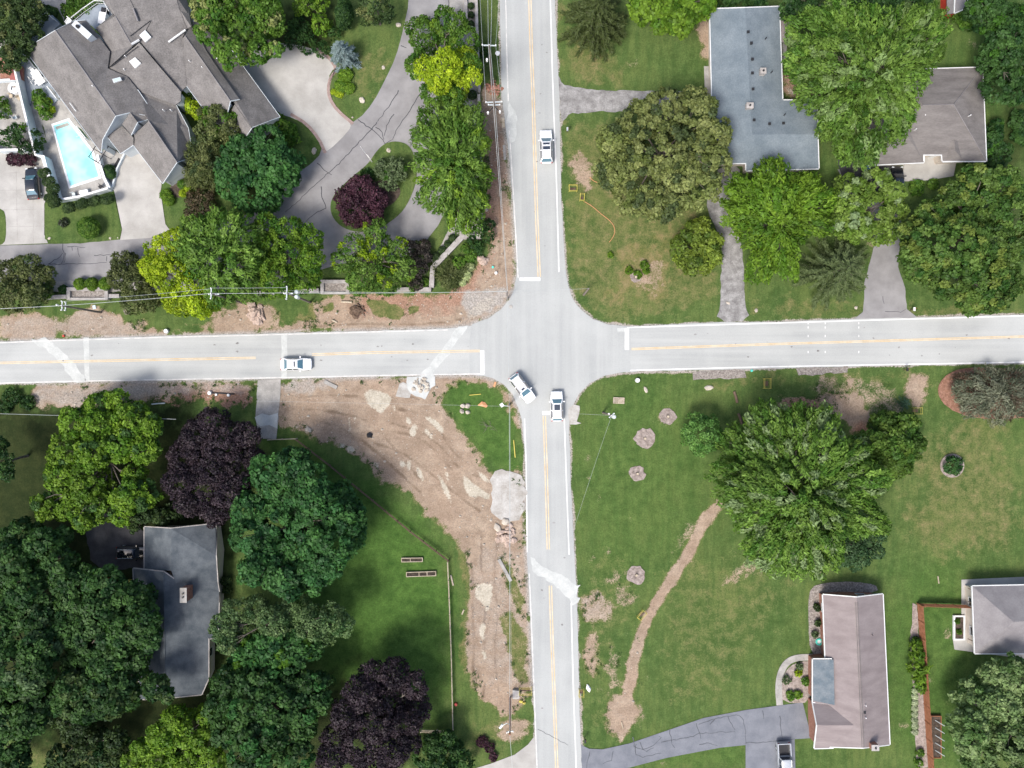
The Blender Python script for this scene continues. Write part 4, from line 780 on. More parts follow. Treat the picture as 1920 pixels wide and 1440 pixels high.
tree('grey weeping tree on the red mulch bed', [(1825, 730, 30), (1860, 722, 30), (1900, 725, 32), (1835, 752, 28), (1875, 755, 32), (1915, 750, 28), (1930, 730, 30)], 4.5, 'weep', G(.085, .10, .065), G(.19, .20, .14), c3=G(.09, .065, .045))
shrub('low round shrub in the isolated ring bed', [(1787, 872, 17)], 1.2, 'fine', *DEEP); conifer('small blue green spruce by the timber frame', 1695, 757, 13, 2.2, G(.03, .07, .04), G(.06, .12, .075), nb=30, tuft=.14, name='small_spruce')
tree('tall pale tipped tree at the lower right edge', [(1880, 1275, 34), (1920, 1270, 34), (1835, 1320, 38), (1885, 1325, 46), (1925, 1330, 40), (1825, 1370, 36), (1870, 1380, 46), (1915, 1390, 42), (1840, 1420, 36), (1890, 1435, 40), (1820, 1400, 24), (1900, 1250, 20)], 11, 'oak', G(.065, .125, .034), G(.185, .255, .105))
shrub('green vine smothering the red lattice fence', [(1719, 1215, 12), (1722, 1235, 13), (1724, 1255, 14), (1727, 1275, 12), (1729, 1288, 9)], 2.0, 'spiky', *BRIGHT, name='climbing_vine', cat='vine')
shrub('dark green shrub at the foot of the lattice fence', [(1716, 1202, 8)], 1, 'fine', *FOREST)
tag(shrub('row of pale hostas along the lattice fence', [(1716, y, 6) for y in range(1296, 1384, 11)], .5, 'clip', G(.26, .32, .18), G(.48, .52, .36), cat='plant', name='hosta_row'), group='x'); del bpy.data.objects['hosta_row']['group']
shrub('green shrub at the bottom beside the lattice fence', [(1726, 1412, 7), (1724, 1432, 8)], .9, 'fine', *MID)
for (x, y, r, l) in ((1532, 1140, 7, 'dark shrub at the north corner of the pinkish roof'), (1533, 1168, 6, 'round dark shrub in the bed beside the brick wall'), (1529, 1190, 6, 'pale shrub in the bed above the turquoise ring')):
    shrub(l, [(x, y, r)], .8, 'fine', *(DARK if 'dark' in l else SAGE))
for (x, y, r, l, c) in ((1476, 1276, 9, 'grey green plant inside the curved walk', SAGE), (1484, 1305, 10, 'broad green plant inside the curved walk', MID), (1512, 1278, 8, 'green plant by the porch step', MID), (1498, 1262, 7, 'yellowish plant inside the curved walk', LIME), (1500, 1250, 6, 'pale plant at the top of the curved walk', SAGE), (1497, 1303, 7, 'lime plant at the foot of the curved walk', BRIGHT)):
    shrub(l, [(x, y, r)], .6, 'fine', *c, cat='plant')
# --- south-west
tree('tall sunny green tree below the west road', [(215, 752, 22), (180, 765, 28), (140, 795, 32), (185, 800, 36), (245, 785, 32), (280, 800, 22), (125, 845, 34), (170, 850, 34), (225, 835, 34), (270, 845, 26), (110, 890, 30), (160, 905, 40), (250, 890, 22), (85, 950, 26), (130, 950, 32), (185, 950, 36), (240, 935, 34), (275, 925, 22), (155, 980, 20), (225, 970, 18)], 10, 'oak', *BRIGHT, c3=FOREST[1])
tree('dark purple beech beside the concrete driveway apron', [(395, 795, 28), (365, 820, 30), (420, 830, 42), (460, 815, 24), (345, 860, 34), (395, 875, 46), (445, 870, 40), (475, 860, 20), (335, 905, 30), (380, 925, 42), (430, 920, 38), (400, 960, 26), (350, 945, 22)], 9.5, 'purple', *PURP, c3=G(.060, .044, .052))
tree('giant dense green tree above the fenced lawn', [(500, 885, 34), (545, 880, 38), (580, 900, 28), (480, 920, 34), (535, 925, 42), (590, 935, 36), (635, 940, 34), (465, 960, 34), (515, 975, 46), (580, 985, 48), (640, 975, 38), (665, 960, 20), (460, 1005, 30), (500, 1030, 42), (560, 1040, 46), (615, 1025, 42), (660, 1005, 26), (475, 1070, 30), (530, 1085, 38), (585, 1080, 34), (620, 1065, 22)], 14, 'big', *DEEP, c3=G(.035, .11, .03))
tree('pale small leaved tree below the giant dense tree', [(440, 1150, 26), (420, 1180, 28), (455, 1190, 30), (480, 1145, 26), (510, 1170, 30), (550, 1150, 34), (585, 1170, 34), (620, 1160, 26), (640, 1175, 22), (600, 1195, 22), (425, 1210, 18)], 11, 'fine', G(.05, .105, .035), G(.13, .195, .075))
tree('mid green lobed tree between the pale tree and the wood', [(470, 1225, 30), (510, 1215, 34), (555, 1205, 30), (585, 1215, 22), (500, 1245, 30), (545, 1240, 24), (450, 1245, 24)], 10, 'big', *DEEP, c3=BRIGHT[0])
tree('big knobbly green tree at the bottom centre left', [(430, 1285, 34), (475, 1280, 36), (525, 1285, 34), (570, 1290, 28), (600, 1280, 20), (410, 1330, 30), (455, 1330, 42), (510, 1330, 42), (560, 1335, 34), (600, 1320, 20), (430, 1375, 34), (480, 1385, 42), (535, 1380, 38), (570, 1370, 22), (460, 1425, 36), (515, 1425, 36), (560, 1420, 26)], 13, 'big', *FOREST, c3=G(.03, .10, .022))
tree('dark purple tree at the bottom above the wooden fence corner', [(700, 1270, 26), (740, 1265, 28), (775, 1290, 24), (680, 1305, 34), (730, 1315, 42), (780, 1330, 26), (650, 1345, 32), (700, 1360, 44), (755, 1360, 34), (630, 1390, 30), (680, 1405, 40), (730, 1405, 36), (770, 1395, 20), (620, 1425, 28), (700, 1440, 36)], 12, 'purple', *PURP, c3=G(.060, .044, .052))
tree('yellow green tree at the very bottom left', [(325, 1355, 28), (360, 1365, 32), (390, 1345, 20), (300, 1385, 26), (340, 1400, 36), (385, 1395, 30), (265, 1410, 22), (290, 1430, 32), (340, 1440, 32), (395, 1430, 30), (245, 1435, 20)], 9, 'oak', *BRIGHT)
tree('dark wood tree overhanging the west side of the slate roof', [(150, 1100, 36), (190, 1105, 34), (140, 1140, 40), (190, 1150, 44), (235, 1125, 34), (260, 1165, 30), (130, 1185, 34), (180, 1195, 44), (230, 1190, 36), (275, 1200, 24), (150, 1235, 34), (200, 1240, 36), (245, 1235, 28), (270, 1120, 22)], 13, 'big', *FOREST, c3=G(.06, .115, .035))
tree('tree over the south west corner of the slate roof', [(130, 1290, 30), (175, 1285, 36), (215, 1290, 30), (250, 1280, 28), (290, 1290, 24), (110, 1320, 26), (155, 1325, 34), (200, 1320, 30), (235, 1310, 22), (310, 1305, 14)], 12, 'big', *FOREST, c3=DARK[1])
tree('wood tree at the left edge with pale leaf tips', [(20, 1150, 34), (60, 1165, 30), (30, 1205, 40), (70, 1220, 34), (15, 1255, 40), (60, 1270, 34), (35, 1310, 38), (75, 1315, 26), (10, 1350, 36), (50, 1355, 30)], 13, 'big', *FOREST, c3=G(.075, .125, .05))
tree('shaded wood tree left of the dark parking pad', [(35, 1010, 34), (75, 1020, 30), (20, 1055, 36), (65, 1065, 36), (105, 1055, 28), (40, 1105, 34), (85, 1110, 32), (115, 1090, 22), (115, 1005, 20), (5, 1090, 30)], 11, 'big', *FOREST)
tree('dark tree at the bottom left edge beside the sunlit grass strip', [(10, 1400, 32), (25, 1435, 30), (0, 1430, 30)], 9, 'big', *FOREST, c3=DARK[1])
tree('low shaded tree at the bottom between the wood and the yellow green tree', [(110, 1340, 26), (140, 1370, 28), (170, 1400, 32), (205, 1420, 30), (150, 1430, 30), (215, 1385, 20), (110, 1425, 24)], 7, 'oak', *DARK, c3=FOREST[0])
tree('tree crown peeping in at the left edge below the road', [(0, 865, 20), (8, 885, 16), (-5, 840, 18)], 8, 'fine', *FOREST)
tree('dark shrubby tree north west of the slate roof', [(270, 965, 20), (300, 970, 18), (325, 960, 18), (250, 985, 14), (60, 975, 20), (90, 965, 18)][:4], 4, 'oak', *DARK)
tree('dark bushy tree at the bottom beside the pale corner drive', [(815, 1400, 22), (845, 1410, 24), (860, 1435, 24), (825, 1435, 26), (795, 1425, 22), (840, 1385, 14)], 6, 'oak', *FOREST)
shrub('dark shrub in the gap beside the slate house', [(422, 1090, 9), (424, 1105, 8)], 1.5, 'fine', *DARK); shrub('wine coloured low shrub by the pale corner drive', [(905, 1392, 10), (918, 1402, 9), (925, 1420, 8)], .7, 'purple', *WINE)
shrub('weedy thicket at the left edge beneath the west road', [(20, 745, 16), (50, 755, 14), (5, 765, 14)], 1.0, 'fine', *FOREST)
# --- weeds scattered over the soil: too many to count
def weeds():
    rg = np.random.default_rng(77); pts = []
    regions = [((565, 622), (240, 600), 420), ((555, 618), (590, 900), 300), ((250, 540), (905, 958), 260), ((720, 770), (60, 480), 420), ((715, 890), (530, 900), 500), ((890, 1340), (860, 995), 700), ((1090, 1390), (1088, 1200), 300), ((720, 800), (1480, 1740), 260)]
    for (y0, y1), (x0, x1), n in regions:
        X = rg.uniform(x0, x1, n); Y = rg.uniform(y0, y1, n)
        for x, y in zip(X, Y):
            w = W(x, y); i = int((w.x - GX0) / GS); j = int((w.y - GY0) / GS)
            if 0 < i < nx and 0 < j < ny and 0.25 < dirtv[j, i] < 0.97 and owner[j, i] != 3:
                inside = any(sdfv[j, i] > -0.6 for sdfv in ROADSD)
                if not inside and F2[j, i] > -.07: pts.append((w.x, w.y))
    pts = np.array(pts); per = 14; n = len(pts) * per; ci = np.repeat(np.arange(len(pts)), per); sz = rg.uniform(.12, .42, len(pts))[ci]
    P = np.zeros((n, 3)); P[:, :2] = pts[ci] + rg.normal(0, 1, (n, 2)) * sz[:, None] * .6; P[:, 2] = rg.uniform(.03, .14, n)
    N = rg.normal(0, .5, (n, 3)) + np.array([0, 0, 1]); T = rg.normal(0, 1, (n, 3)); L = rg.uniform(.05, .12, n)
    t = rg.random((len(pts), 1))[ci]; C = np.array([.035, .08, .014]) * (1 - t) + np.array([.075, .12, .03]) * t
    o = leaves_mesh('weeds', P, N, T, L, L * .6, C); tag(o, 'scattered weeds and grass tufts growing through the bare soil', 'weeds', kind='stuff')
ROADSD = [sdf(WP(e)) for e in EDGES.values()]
weeds()
def pebbles():
    rg = np.random.default_rng(78); mb = MB()
    regions = [((540, 625), (400, 950), 240), ((200, 540), (905, 965), 130), ((715, 1000), (530, 985), 420), ((1000, 1320), (870, 1000), 220), ((715, 770), (60, 500), 160), ((585, 635), (0, 260), 120), ((1100, 1390), (1088, 1200), 60)]
    k = 0
    for (y0, y1), (x0, x1), n in regions:
        for _ in range(int(n * 1.8)):
            w = W(rg.uniform(x0, x1), rg.uniform(y0, y1)); i = int((w.x - GX0) / GS); j = int((w.y - GY0) / GS)
            if dirtv[j, i] > .6 and not any(s[j, i] > -0.4 for s in ROADSD):
                r = rg.uniform(.04, .13) * (2.2 if rg.random() < .07 else 1); a = rg.uniform(0, 3); z = float(ZZ[j, i]); n6 = 6
                vs = [(w.x + math.cos(a + q) * r * rg.uniform(.7, 1.2), w.y + math.sin(a + q) * r * .8 * rg.uniform(.7, 1.2), z - .02) for q in np.linspace(0, 6.28, n6, endpoint=False)]
                vs += [(v[0] * .5 + w.x * .5, v[1] * .5 + w.y * .5, z + r * .6) for v in vs]
                mb.add(vs, [tuple(range(n6, 2 * n6))] + [(q, (q + 1) % n6, n6 + (q + 1) % n6, n6 + q) for q in range(n6)])
    mb.build('stone_chips', 'rock', label='pale stone chips strewn over the bare soil', cat='stones', kind='stuff')
pebbles()

# ================================================================ HOUSES
def loops_of(faces):
    e = {}
    for f in faces:
        for i in range(len(f)): e[(f[i], f[(i + 1) % len(f)])] = f
    b = {a: c for (a, c) in e if (c, a) not in e}; out = []
    while b:
        s = next(iter(b)); lp = [s]; n = b.pop(s)
        while n != s and n in b: lp.append(n); n = b.pop(n)
        out.append(lp)
    return out
def ccw(idx, V):
    a = sum(V[idx[i]].x * V[idx[(i + 1) % len(idx)]].y - V[idx[(i + 1) % len(idx)]].x * V[idx[i]].y for i in range(len(idx)))
    return tuple(idx) if a > 0 else tuple(idx[::-1])
def inset_loop(P, d):
    n = len(P); out = []
    for i in range(n):
        a, b, c = P[i - 1], P[i], P[(i + 1) % n]; e1 = Vector((b.x - a.x, b.y - a.y)).normalized(); e2 = Vector((c.x - b.x, c.y - b.y)).normalized()
        n1 = Vector((-e1.y, e1.x)); n2 = Vector((-e2.y, e2.x)); m = (n1 + n2); m = m.normalized() if m.length > .1 else n1
        k = d / max(.4, m.dot(n1)); out.append(Vector((b.x + m.x * k, b.y + m.y * k, b.z)))
    return out
class House:
    def __init__(s, name, label, cat, px, py, wall, roof, trim='trim', gw=2.3):
        s.gw = gw
        s.root = empty(name, W(px, py), label, cat); s.wall, s.roofm, s.trim = wall, roof, trim
        s.R = MB(); s.Wl = MB(); s.G = MB(); s.wins = []; s.nroof = 0
    def piece(s, V, F, inset=0.45, gutters=True, thick=0.16, skirt=True, nogut=(), win=True, wallz0=-.05):
        V = [W(*v) for v in V]; F = [ccw(f, V) for f in F]; n = len(V)
        s.R.add([tuple(v) for v in V], F)
        lps = loops_of(F); s.R.add([(v.x, v.y, v.z - thick) for v in V], [f[::-1] for f in F])
        for lp in lps:
            P = [V[i] for i in lp]; m = len(P)
            s.R.add([tuple(p) for p in P] + [(p.x, p.y, p.z - thick) for p in P], [(i, i + m, (i + 1) % m + m, (i + 1) % m) for i in range(m)])
            if gutters:
                for i in range(m):
                    if (lp[i], lp[(i + 1) % m]) in nogut or (lp[(i + 1) % m], lp[i]) in nogut: continue
                    a, b = P[i], P[(i + 1) % m]; d = (b - a); L = d.length
                    if L < .3: continue
                    t = d.normalized(); o = Vector((t.y, -t.x, 0)).normalized() * .055; up = Vector((0, 0, .035)); dn = Vector((0, 0, -.16)); w = o * s.gw
                    s.G.add([a + up, b + up, b + up + w, a + up + w, a + dn, b + dn, b + dn + w, a + dn + w], [(0, 3, 2, 1), (4, 5, 6, 7), (2, 3, 7, 6), (0, 1, 5, 4), (0, 4, 7, 3), (1, 2, 6, 5)])
            if skirt:
                Q = inset_loop(P, inset); zmin = min(p.z for p in P)
                top = [(q.x, q.y, (p.z - thick - (0.05 if p.z - zmin < .5 else .3)) ) for q, p in zip(Q, P)]
                s.Wl.add([(q.x, q.y, wallz0) for q in Q] + top, [(i, (i + 1) % m, (i + 1) % m + m, i + m) for i in range(m)])
                if win:
                    for i in range(m):
                        a, b = Q[i], Q[(i + 1) % m]; d = Vector((b.x - a.x, b.y - a.y)); L = d.length
                        if L < 3.4: continue
                        k = int(L // 3.6) or 1
                        for j in range(k):
                            p = Vector((a.x, a.y)).lerp(Vector((b.x, b.y)), (j + .5) / k); s.wins.append((p, math.atan2(d.y, d.x), min(P[i].z, P[(i + 1) % m].z)))
        return s
    def done(s, maxwin=9, door=None):
        s.R.build('roof', s.roofm, s.root); s.Wl.build('wall', s.wall, s.root)
        if s.G.v: s.G.build('gutter', s.trim, s.root)
        random.shuffle(s.wins)
        for p, a, z in s.wins[:maxwin]:
            t = Vector((math.cos(a), math.sin(a))); o = Vector((t.y, -t.x)); zc = min(1.55, z - 1.3); mb = MB(); c = p + o * .03
            for dx, sx, z0, z1 in ((-.62, .1, zc - .6, zc + .6), (.62, .1, zc - .6, zc + .6), (0, 1.14, zc + .5, zc + .6), (0, 1.14, zc - .6, zc - .5)):
                mb.box(c.x + t.x * dx, c.y + t.y * dx, z0, z1, sx, .10, a)
            w = mb.build('window', 'trim', s.root); MB().box(p.x + o.x * .02, p.y + o.y * .02, zc - .5, zc + .5, 1.14, .05, a).build('pane', 'glass_dark', w)
        if door:
            p = W(door[0], door[1]); a = door[2]; d = MB().box(p.x, p.y, 0, 2.05, door[3] if len(door) > 3 else .95, .12, a).build('door', 'trim', s.root)
            MB().box(p.x + math.cos(a) * .35 + math.sin(a) * .08, p.y + math.sin(a) * .35 - math.cos(a) * .08, 1.0, 1.1, .06, .08, a).build('handle', 'metal_dark', d)
        return s
    def vent(s, px, py, z, w=.32, h=.28, mat='black', name='roof_vent'):
        p = W(px, py, z); mb = MB().box(p.x, p.y, z - .35, z + h * .7, w * .8, w * .8).box(p.x, p.y, z + h * .7, z + h, w * 1.15, w * 1.15); mb.build(name, mat, s.root)
    def pipe(s, px, py, z, mat='white', r=.07):
        p = W(px, py, z); MB().cyl(p.x, p.y, z - .3, z + .35, r, 8).build('vent_pipe', mat, s.root)
    def chimney(s, px, py, z, sx, sy, h, mat='brick', rot=0.0, cap='masonry', flues=1):
        p = W(px, py, z + h); c = MB().box(p.x, p.y, z - 1.2, z + h, sx, sy, rot).build('chimney', mat, s.root)
        MB().box(p.x, p.y, z + h, z + h + .1, sx * 1.12, sy * 1.12, rot).build('chimney_cap', cap, c)
        mb = MB()
        for k in range(flues):
            o = (k - (flues - 1) / 2) * .5; mb.cyl(p.x - math.sin(rot) * o, p.y + math.cos(rot) * o, z + h + .1, z + h + .28, .13, 10)
        mb.build('flue', 'black', c)
    def skylight(s, pts, z, mat='skylight'):
        w = [W(px, py, zz) for (px, py, zz) in pts]; up = Vector((0, 0, .14)); lo = Vector((0, 0, -.1)); m = MB()
        m.add([p + lo for p in w] + [p + up for p in w], [(0, 1, 5, 4), (1, 2, 6, 5), (2, 3, 7, 6), (3, 0, 4, 7), (4, 5, 6, 7)]); f = m.build('skylight', 'trim', s.root)
        c = sum(w, Vector()) / 4; q = [c + (p - c) * .86 + Vector((0, 0, .16)) for p in w]; MB().add([tuple(p) for p in q] , [(0, 1, 2, 3) if True else ()]).build('pane', mat, f)
    def mark(s, name, pts, w, mat, parent=None):
        """thin raised strip following a roof line, px py z points"""
        MB().tube([W(*p) + Vector((0, 0, .03)) for p in pts], w, 6).build(name, mat, s.root)

# blue-grey L-shaped house
h = House('blue_roofed_house', 'long L shaped house with a flat looking blue grey shingle roof', 'house', 1420, 180, 'wall_cream', 'roof_blue')
h.piece([(1331, 17, 3.0), (1397, 15, 4.3), (1461, 12.5, 3.0), (1467, 188, 3.0), (1531, 188, 3.0), (1533, 252, 4.3), (1535, 316, 3.0), (1399, 320, 3.0), (1399, 306, 3.15), (1338, 306, 3.0), (1410, 252, 4.3)],
        [(0, 1, 10, 9), (1, 2, 3, 10), (3, 4, 5, 10), (5, 6, 7, 8, 9, 10)])
for i, (x, y) in enumerate([(1402, 61), (1408, 82), (1410, 112), (1410, 138), (1411, 168), (1413, 226), (1442, 233), (1468, 232), (1486, 246)]): h.vent(x, y, 4.2 - abs(x - 1408) * .008)
for x, y in [(1436, 72), (1447, 135), (1411, 206), (1471, 215)]: h.pipe(x, y, 3.9, 'black')
h.chimney(1431, 133, 3.9, .75, .75, .75, 'masonry'); h.chimney(1406, 198, 4.2, .9, .75, .6, 'masonry')
h.done(10, (1341, 160, R(90)))
pr = W(1470, 33, 2.6); h2 = MB().prism(WP([(1463, 33), (1492, 34), (1492, 79), (1466, 79)], 2.7), 2.6, 2.72); h2.build('porch_roof', 'roof_pink', h.root)
MB().box(W(1478, 76).x, W(1478, 76).y, 0, 2.6, .12, .12).box(W(1485, 40).x, W(1485, 40).y, 0, 2.6, .12, .12).build('porch_post', 'trim', h.root)
# taupe hip-roofed house
h = House('hip_roofed_house', 'house with a brown hip roof and white gutters half hidden by trees', 'house', 1760, 220, 'wall_cream', 'roof_taupe')
h.piece([(1695, 131, 3), (1842, 126.5, 3), (1849, 302, 3), (1767, 302, 3), (1766, 290, 3.3), (1731, 290, 3.3), (1731, 302, 3), (1626, 302, 3), (1788, 196, 5.3), (1730, 197, 5.3)],
        [(0, 1, 8, 9), (1, 2, 8), (2, 3, 4, 5, 6, 7, 9, 8), (0, 9, 7)], nogut=((6, 7), (7, 0)), inset=.6)
h.piece([(1628, 309.5, 2.95), (1732, 304.5, 2.95), (1731, 240, 3.6), (1695, 243, 4.6), (1632, 225, 2.95), (1700, 210, 4.7)], [(0, 1, 3), (1, 2, 5, 3), (0, 3, 5, 4)], nogut=((2, 5), (5, 4)), inset=.5)
h.piece([(1768, 303, 2.9), (1807, 302, 2.9), (1790, 281, 4.0), (1790, 262, 4.1), (1768, 272, 3.2), (1807, 272, 3.2)], [(0, 1, 2), (0, 2, 3, 4), (1, 5, 3, 2)], nogut=((3, 4), (3, 5), (4, 0), (5, 1)), inset=.4)
h.mark('hip_ridge', [(1842, 126.5, 3.05), (1788, 196, 5.35), (1730, 197, 5.35)], .05, 'roof_grey'); h.mark('hip_ridge', [(1788, 196, 5.35), (1849, 302, 3.05)], .05, 'roof_grey')
for x, y in [(1776, 190), (1793, 197), (1765, 213), (1733, 217), (1818, 217), (1716, 243)]: h.pipe(x, y, 4.6)
h.done(7, (1745, 296, 0, .95))
# pinkish ranch
h = House('pink_roofed_house', 'long house with a pinkish brown gable roof and brick walls', 'house', 1595, 1260, 'brick', 'roof_pink')
h.piece([(1543, 1115, 2.8), (1606, 1120, 4.9), (1655, 1114, 2.8), (1668, 1396, 2.8), (1618, 1402, 4.9), (1553, 1400, 2.8), (1549, 1270, 2.8)], [(0, 1, 4, 5, 6), (1, 2, 3, 4)], inset=.5)
h.piece([(1524, 1318, 2.75), (1532, 1360, 4.3), (1527, 1403, 2.75), (1563, 1402, 2.9), (1604, 1360, 4.42), (1566, 1322, 2.95)], [(0, 1, 4, 5), (1, 2, 3, 4)], nogut=((3, 4), (4, 5)), inset=.35, win=False)
h.piece([(1524, 1236, 2.7), (1524, 1318, 2.7), (1566, 1322, 3.65), (1560, 1236, 3.45)], [(0, 1, 2, 3)], nogut=((1, 2), (2, 3)), inset=.35, win=False)
MB().add([W(1524.5, 1237, 2.79), W(1524.5, 1314, 2.79), W(1565, 1322, 3.74), W(1563, 1237, 3.63)], [(0, 1, 2, 3)]).build('roof_patch', 'roof_tar', h.root)
h.mark('ridge_vent', [(1604, 1130, 4.85), (1616, 1400, 4.85)], .05, 'roof_taupe'); h.mark('ridge_vent', [(1608, 1130, 4.85), (1620, 1400, 4.85)], .05, 'roof_taupe')
h.vent(1620, 1335, 4.5, .3, .25); h.pipe(1622, 1322, 4.6); h.pipe(1622, 1345, 4.6); h.pipe(1635, 1190, 3.9, 'black', .05); h.chimney(1641, 1402, 3.2, .95, .75, 2.0, 'brick')
h.done(8, (1531, 1300, R(90), .95))
p = W(1524, 1360); g_ = MB().box(p.x + .25, p.y, 0, 2.2, .14, 4.9).build('garage_door', 'white', h.root); g2 = MB()
for k in range(4): g2.box(p.x + .17, p.y, .28 + k * .5, .30 + k * .5, .03, 4.8)
g2.build('panel_groove', 'metal_dark', g_)
# pale grey hip roof at the right edge
h = House('grey_hip_house', 'pale grey hip roofed house cut by the right edge of the picture', 'house', 1900, 1160, 'wall_cream', 'roof_grey')
h.piece([(1823, 1099, 3), (2030, 1095, 3), (2034, 1225, 3), (1828, 1225, 3), (1900, 1166, 5.4), (1960, 1163, 5.4)], [(0, 1, 5, 4), (1, 2, 5), (2, 3, 4, 5), (3, 0, 4)], inset=.6)
for y in (1105, 1130, 1200):
    w = W(1820, y, 2.3); MB().box(w.x, w.y, 2.2, 2.4, .8, .1, R(-25)).build('shutter_bracket', 'wood', h.root)
h.done(7)
# slate-roofed house in the wood
h = House('slate_roofed_house', 'dark house with a slate grey roof standing in the shaded wood', 'house', 330, 1140, 'wall_cream', 'roof_slate', 'masonry')
h.piece([(271, 988, 3.0), (321, 991, 4.9), (404, 982, 3.0), (406, 1000, 3.0), (405, 1042, 4.3), (408, 1092, 3.0), (411, 1110, 3.0), (411, 1130, 3.0), (330, 1095, 4.6), (321, 1043, 4.9), (321, 1070, 4.8), (271, 1068, 3.0)],
        [(0, 1, 9, 10, 11), (1, 2, 3, 4, 9), (9, 4, 5, 8), (8, 5, 6, 7), (9, 8, 10)], nogut=((7, 8), (8, 10), (10, 11)), inset=.45)
h.piece([(250, 1066, 2.95), (307, 1072, 5.05), (330, 1088, 4.55), (411, 1110, 3.0), (409, 1197, 3.0), (391, 1197, 3.55), (391, 1272, 3.4), (378, 1302, 3.55), (311, 1309, 5.0), (262, 1311, 2.95)], [(0, 1, 8, 9), (1, 2, 3, 4, 5, 6, 7, 8)], nogut=((2, 3),), inset=.45)
h.mark('ridge_cap', [(307, 1072, 5.05), (311, 1309, 5.0)], .06, 'roof_slate'); h.chimney(344, 1116, 4.4, .85, 1.85, 1.7, 'brick', 0, 'chalk', 2)
h.pipe(276, 1094, 3.6, 'white', .05); h.pipe(279, 1249, 3.8, 'white', .06); h.done(8)
MB().add([], []) 
# the big brown multi-winged roof with the pool
h = House('pool_house', 'sprawling many winged house with brown grey shingle roofs beside a swimming pool', 'house', 270, 160, 'wall_white', 'roof_brown', 'stucco', 1.0)
def pp(V, F, **k): k.setdefault('inset', .3); k.setdefault('win', False); k.setdefault('gutters', True); h.piece(V, F, **k)
pp([(51, 99, 4.0), (57, 86, 4.3), (104, 57, 6.8), (137, 40, 4.7), (160, 38, 4.6), (177, 57, 4.6), (206, 97, 4.8), (202, 128, 5.4), (239, 144, 5.15), (258, 168, 4.95), (292, 219, 4.5), (243, 211, 5.9), (217, 217, 6.8), (192, 262, 4.4), (190, 286, 4.0), (128, 203, 4.0), (150, 122, 6.8), (172, 153, 6.8), (192, 181, 6.8)],
   [(0, 1, 2, 16, 17, 18, 12, 13, 14, 15), (2, 3, 4, 5, 6, 16), (16, 6, 7, 17), (17, 7, 8, 18), (18, 8, 9, 12), (12, 9, 10, 11)], nogut=((6, 7), (7, 8), (8, 9), (4, 5), (5, 6)))
pp([(229, 233, 5.0), (244, 211, 6.1), (258, 229, 6.0), (246, 253, 4.9)], [(0, 1, 2, 3)], nogut=((0, 1), (1, 2), (0, 3)), inset=.2)
pp([(258, 229, 5.9), (244, 211, 6.0), (292, 219, 4.35), (270, 226, 5.0)], [(0, 1, 2, 3)], nogut=((0, 1), (1, 2)), inset=.1)
pp([(201, 256, 3.7), (229, 236, 4.3), (250, 258, 4.2), (250, 272, 3.4), (226, 288, 2.9)], [(0, 1, 2, 3, 4)], nogut=((1, 2), (0, 1), (2, 3)), inset=.2)
pp([(279, 227, 5.8), (332, 304, 5.8), (305, 344, 3.2), (250, 272, 3.2), (252, 252, 4.2)], [(0, 1, 2, 3, 4)], nogut=((0, 1), (0, 4), (3, 4)))
pp([(279, 227, 5.8), (258, 196, 5.3), (262, 172, 4.5), (330, 197, 3.5), (353, 240, 3.2), (358, 270, 3.1), (350, 298, 3.6), (332, 304, 5.8)], [(0, 1, 2, 3, 4, 5, 6, 7)], nogut=((0, 1), (0, 7), (1, 2), (2, 3)))
pp([(202, 128, 5.0), (210, 125, 5.3), (261, 80, 6.2), (339, 172, 4.8), (339, 189, 4.6), (329, 197, 4.4), (263, 172, 4.6), (239, 145, 4.9)], [(0, 1, 2, 3, 4, 5, 6, 7)], gutters=False, thick=.2)
pp([(188, -8, 6.4), (211, 27, 4.4), (180, 52, 4.0), (206, 97, 4.3), (202, 128, 5.0), (248, 86, 6.4), (216, 30, 6.5), (200, -8, 6.8)], [(0, 1, 6, 7), (1, 2, 3, 4, 5, 6)], gutters=False)
pp([(200, -8, 6.8), (216, 30, 6.5), (248, 86, 6.4), (262, 77, 6.1), (283, 39, 6.2), (262, 38, 6.3), (240, -8, 6.7)], [(0, 1, 2, 3, 4, 5, 6)], gutters=False)
pp([(240, -8, 6.6), (262, 38, 6.2), (283, 39, 6.1), (262, 77, 5.95), (339, 172, 4.3), (350, 161, 4.3), (341, 73, 5.4), (350, 54, 5.5), (335, 15, 6.0), (330, -8, 6.2)], [(0, 1, 2, 3, 4, 5, 6, 7, 8, 9)], gutters=False)
pp([(335, 15, 6.0), (350, 54, 5.5), (358, 50, 6.1), (362, 40, 5.0), (350, 0, 4.6), (330, -8, 6.1)], [(0, 1, 2, 3, 4, 5)], gutters=False)
pp([(341, 73, 5.4), (347, 67, 6.3), (432, 189, 6.3), (420, 240, 3.7), (395, 222, 3.5), (350, 161, 4.25)], [(0, 1, 2, 3, 4, 5)], nogut=((0, 1), (1, 2), (0, 5)))
pp([(347, 67, 6.3), (432, 189, 6.3), (449, 186, 5.5), (411, 132, 5.5), (385, 92, 5.4), (362, 40, 5.0)], [(0, 1, 2, 3, 4, 5)], nogut=((0, 1), (2, 3), (3, 4), (4, 5), (5, 0)))
pp([(362, 40, 5.0), (385, 92, 5.2), (440, 195, 5.4), (472, 239, 5.5), (525, 219, 3.1), (452, 119, 3.1), (400, 45, 3.1)], [(0, 1, 2, 3, 4, 5, 6)], nogut=((0, 1), (1, 2), (2, 3)))
pp([(440, 196, 5.4), (472, 240, 5.5), (455, 265, 3.2), (424, 224, 3.4)], [(0, 1, 2, 3)], nogut=((0, 1), (0, 3)))
h.skylight([(142 + 101, 116, 5.55), (254, 108, 5.75), (265, 119, 5.6), (254, 129, 5.4)], 5)
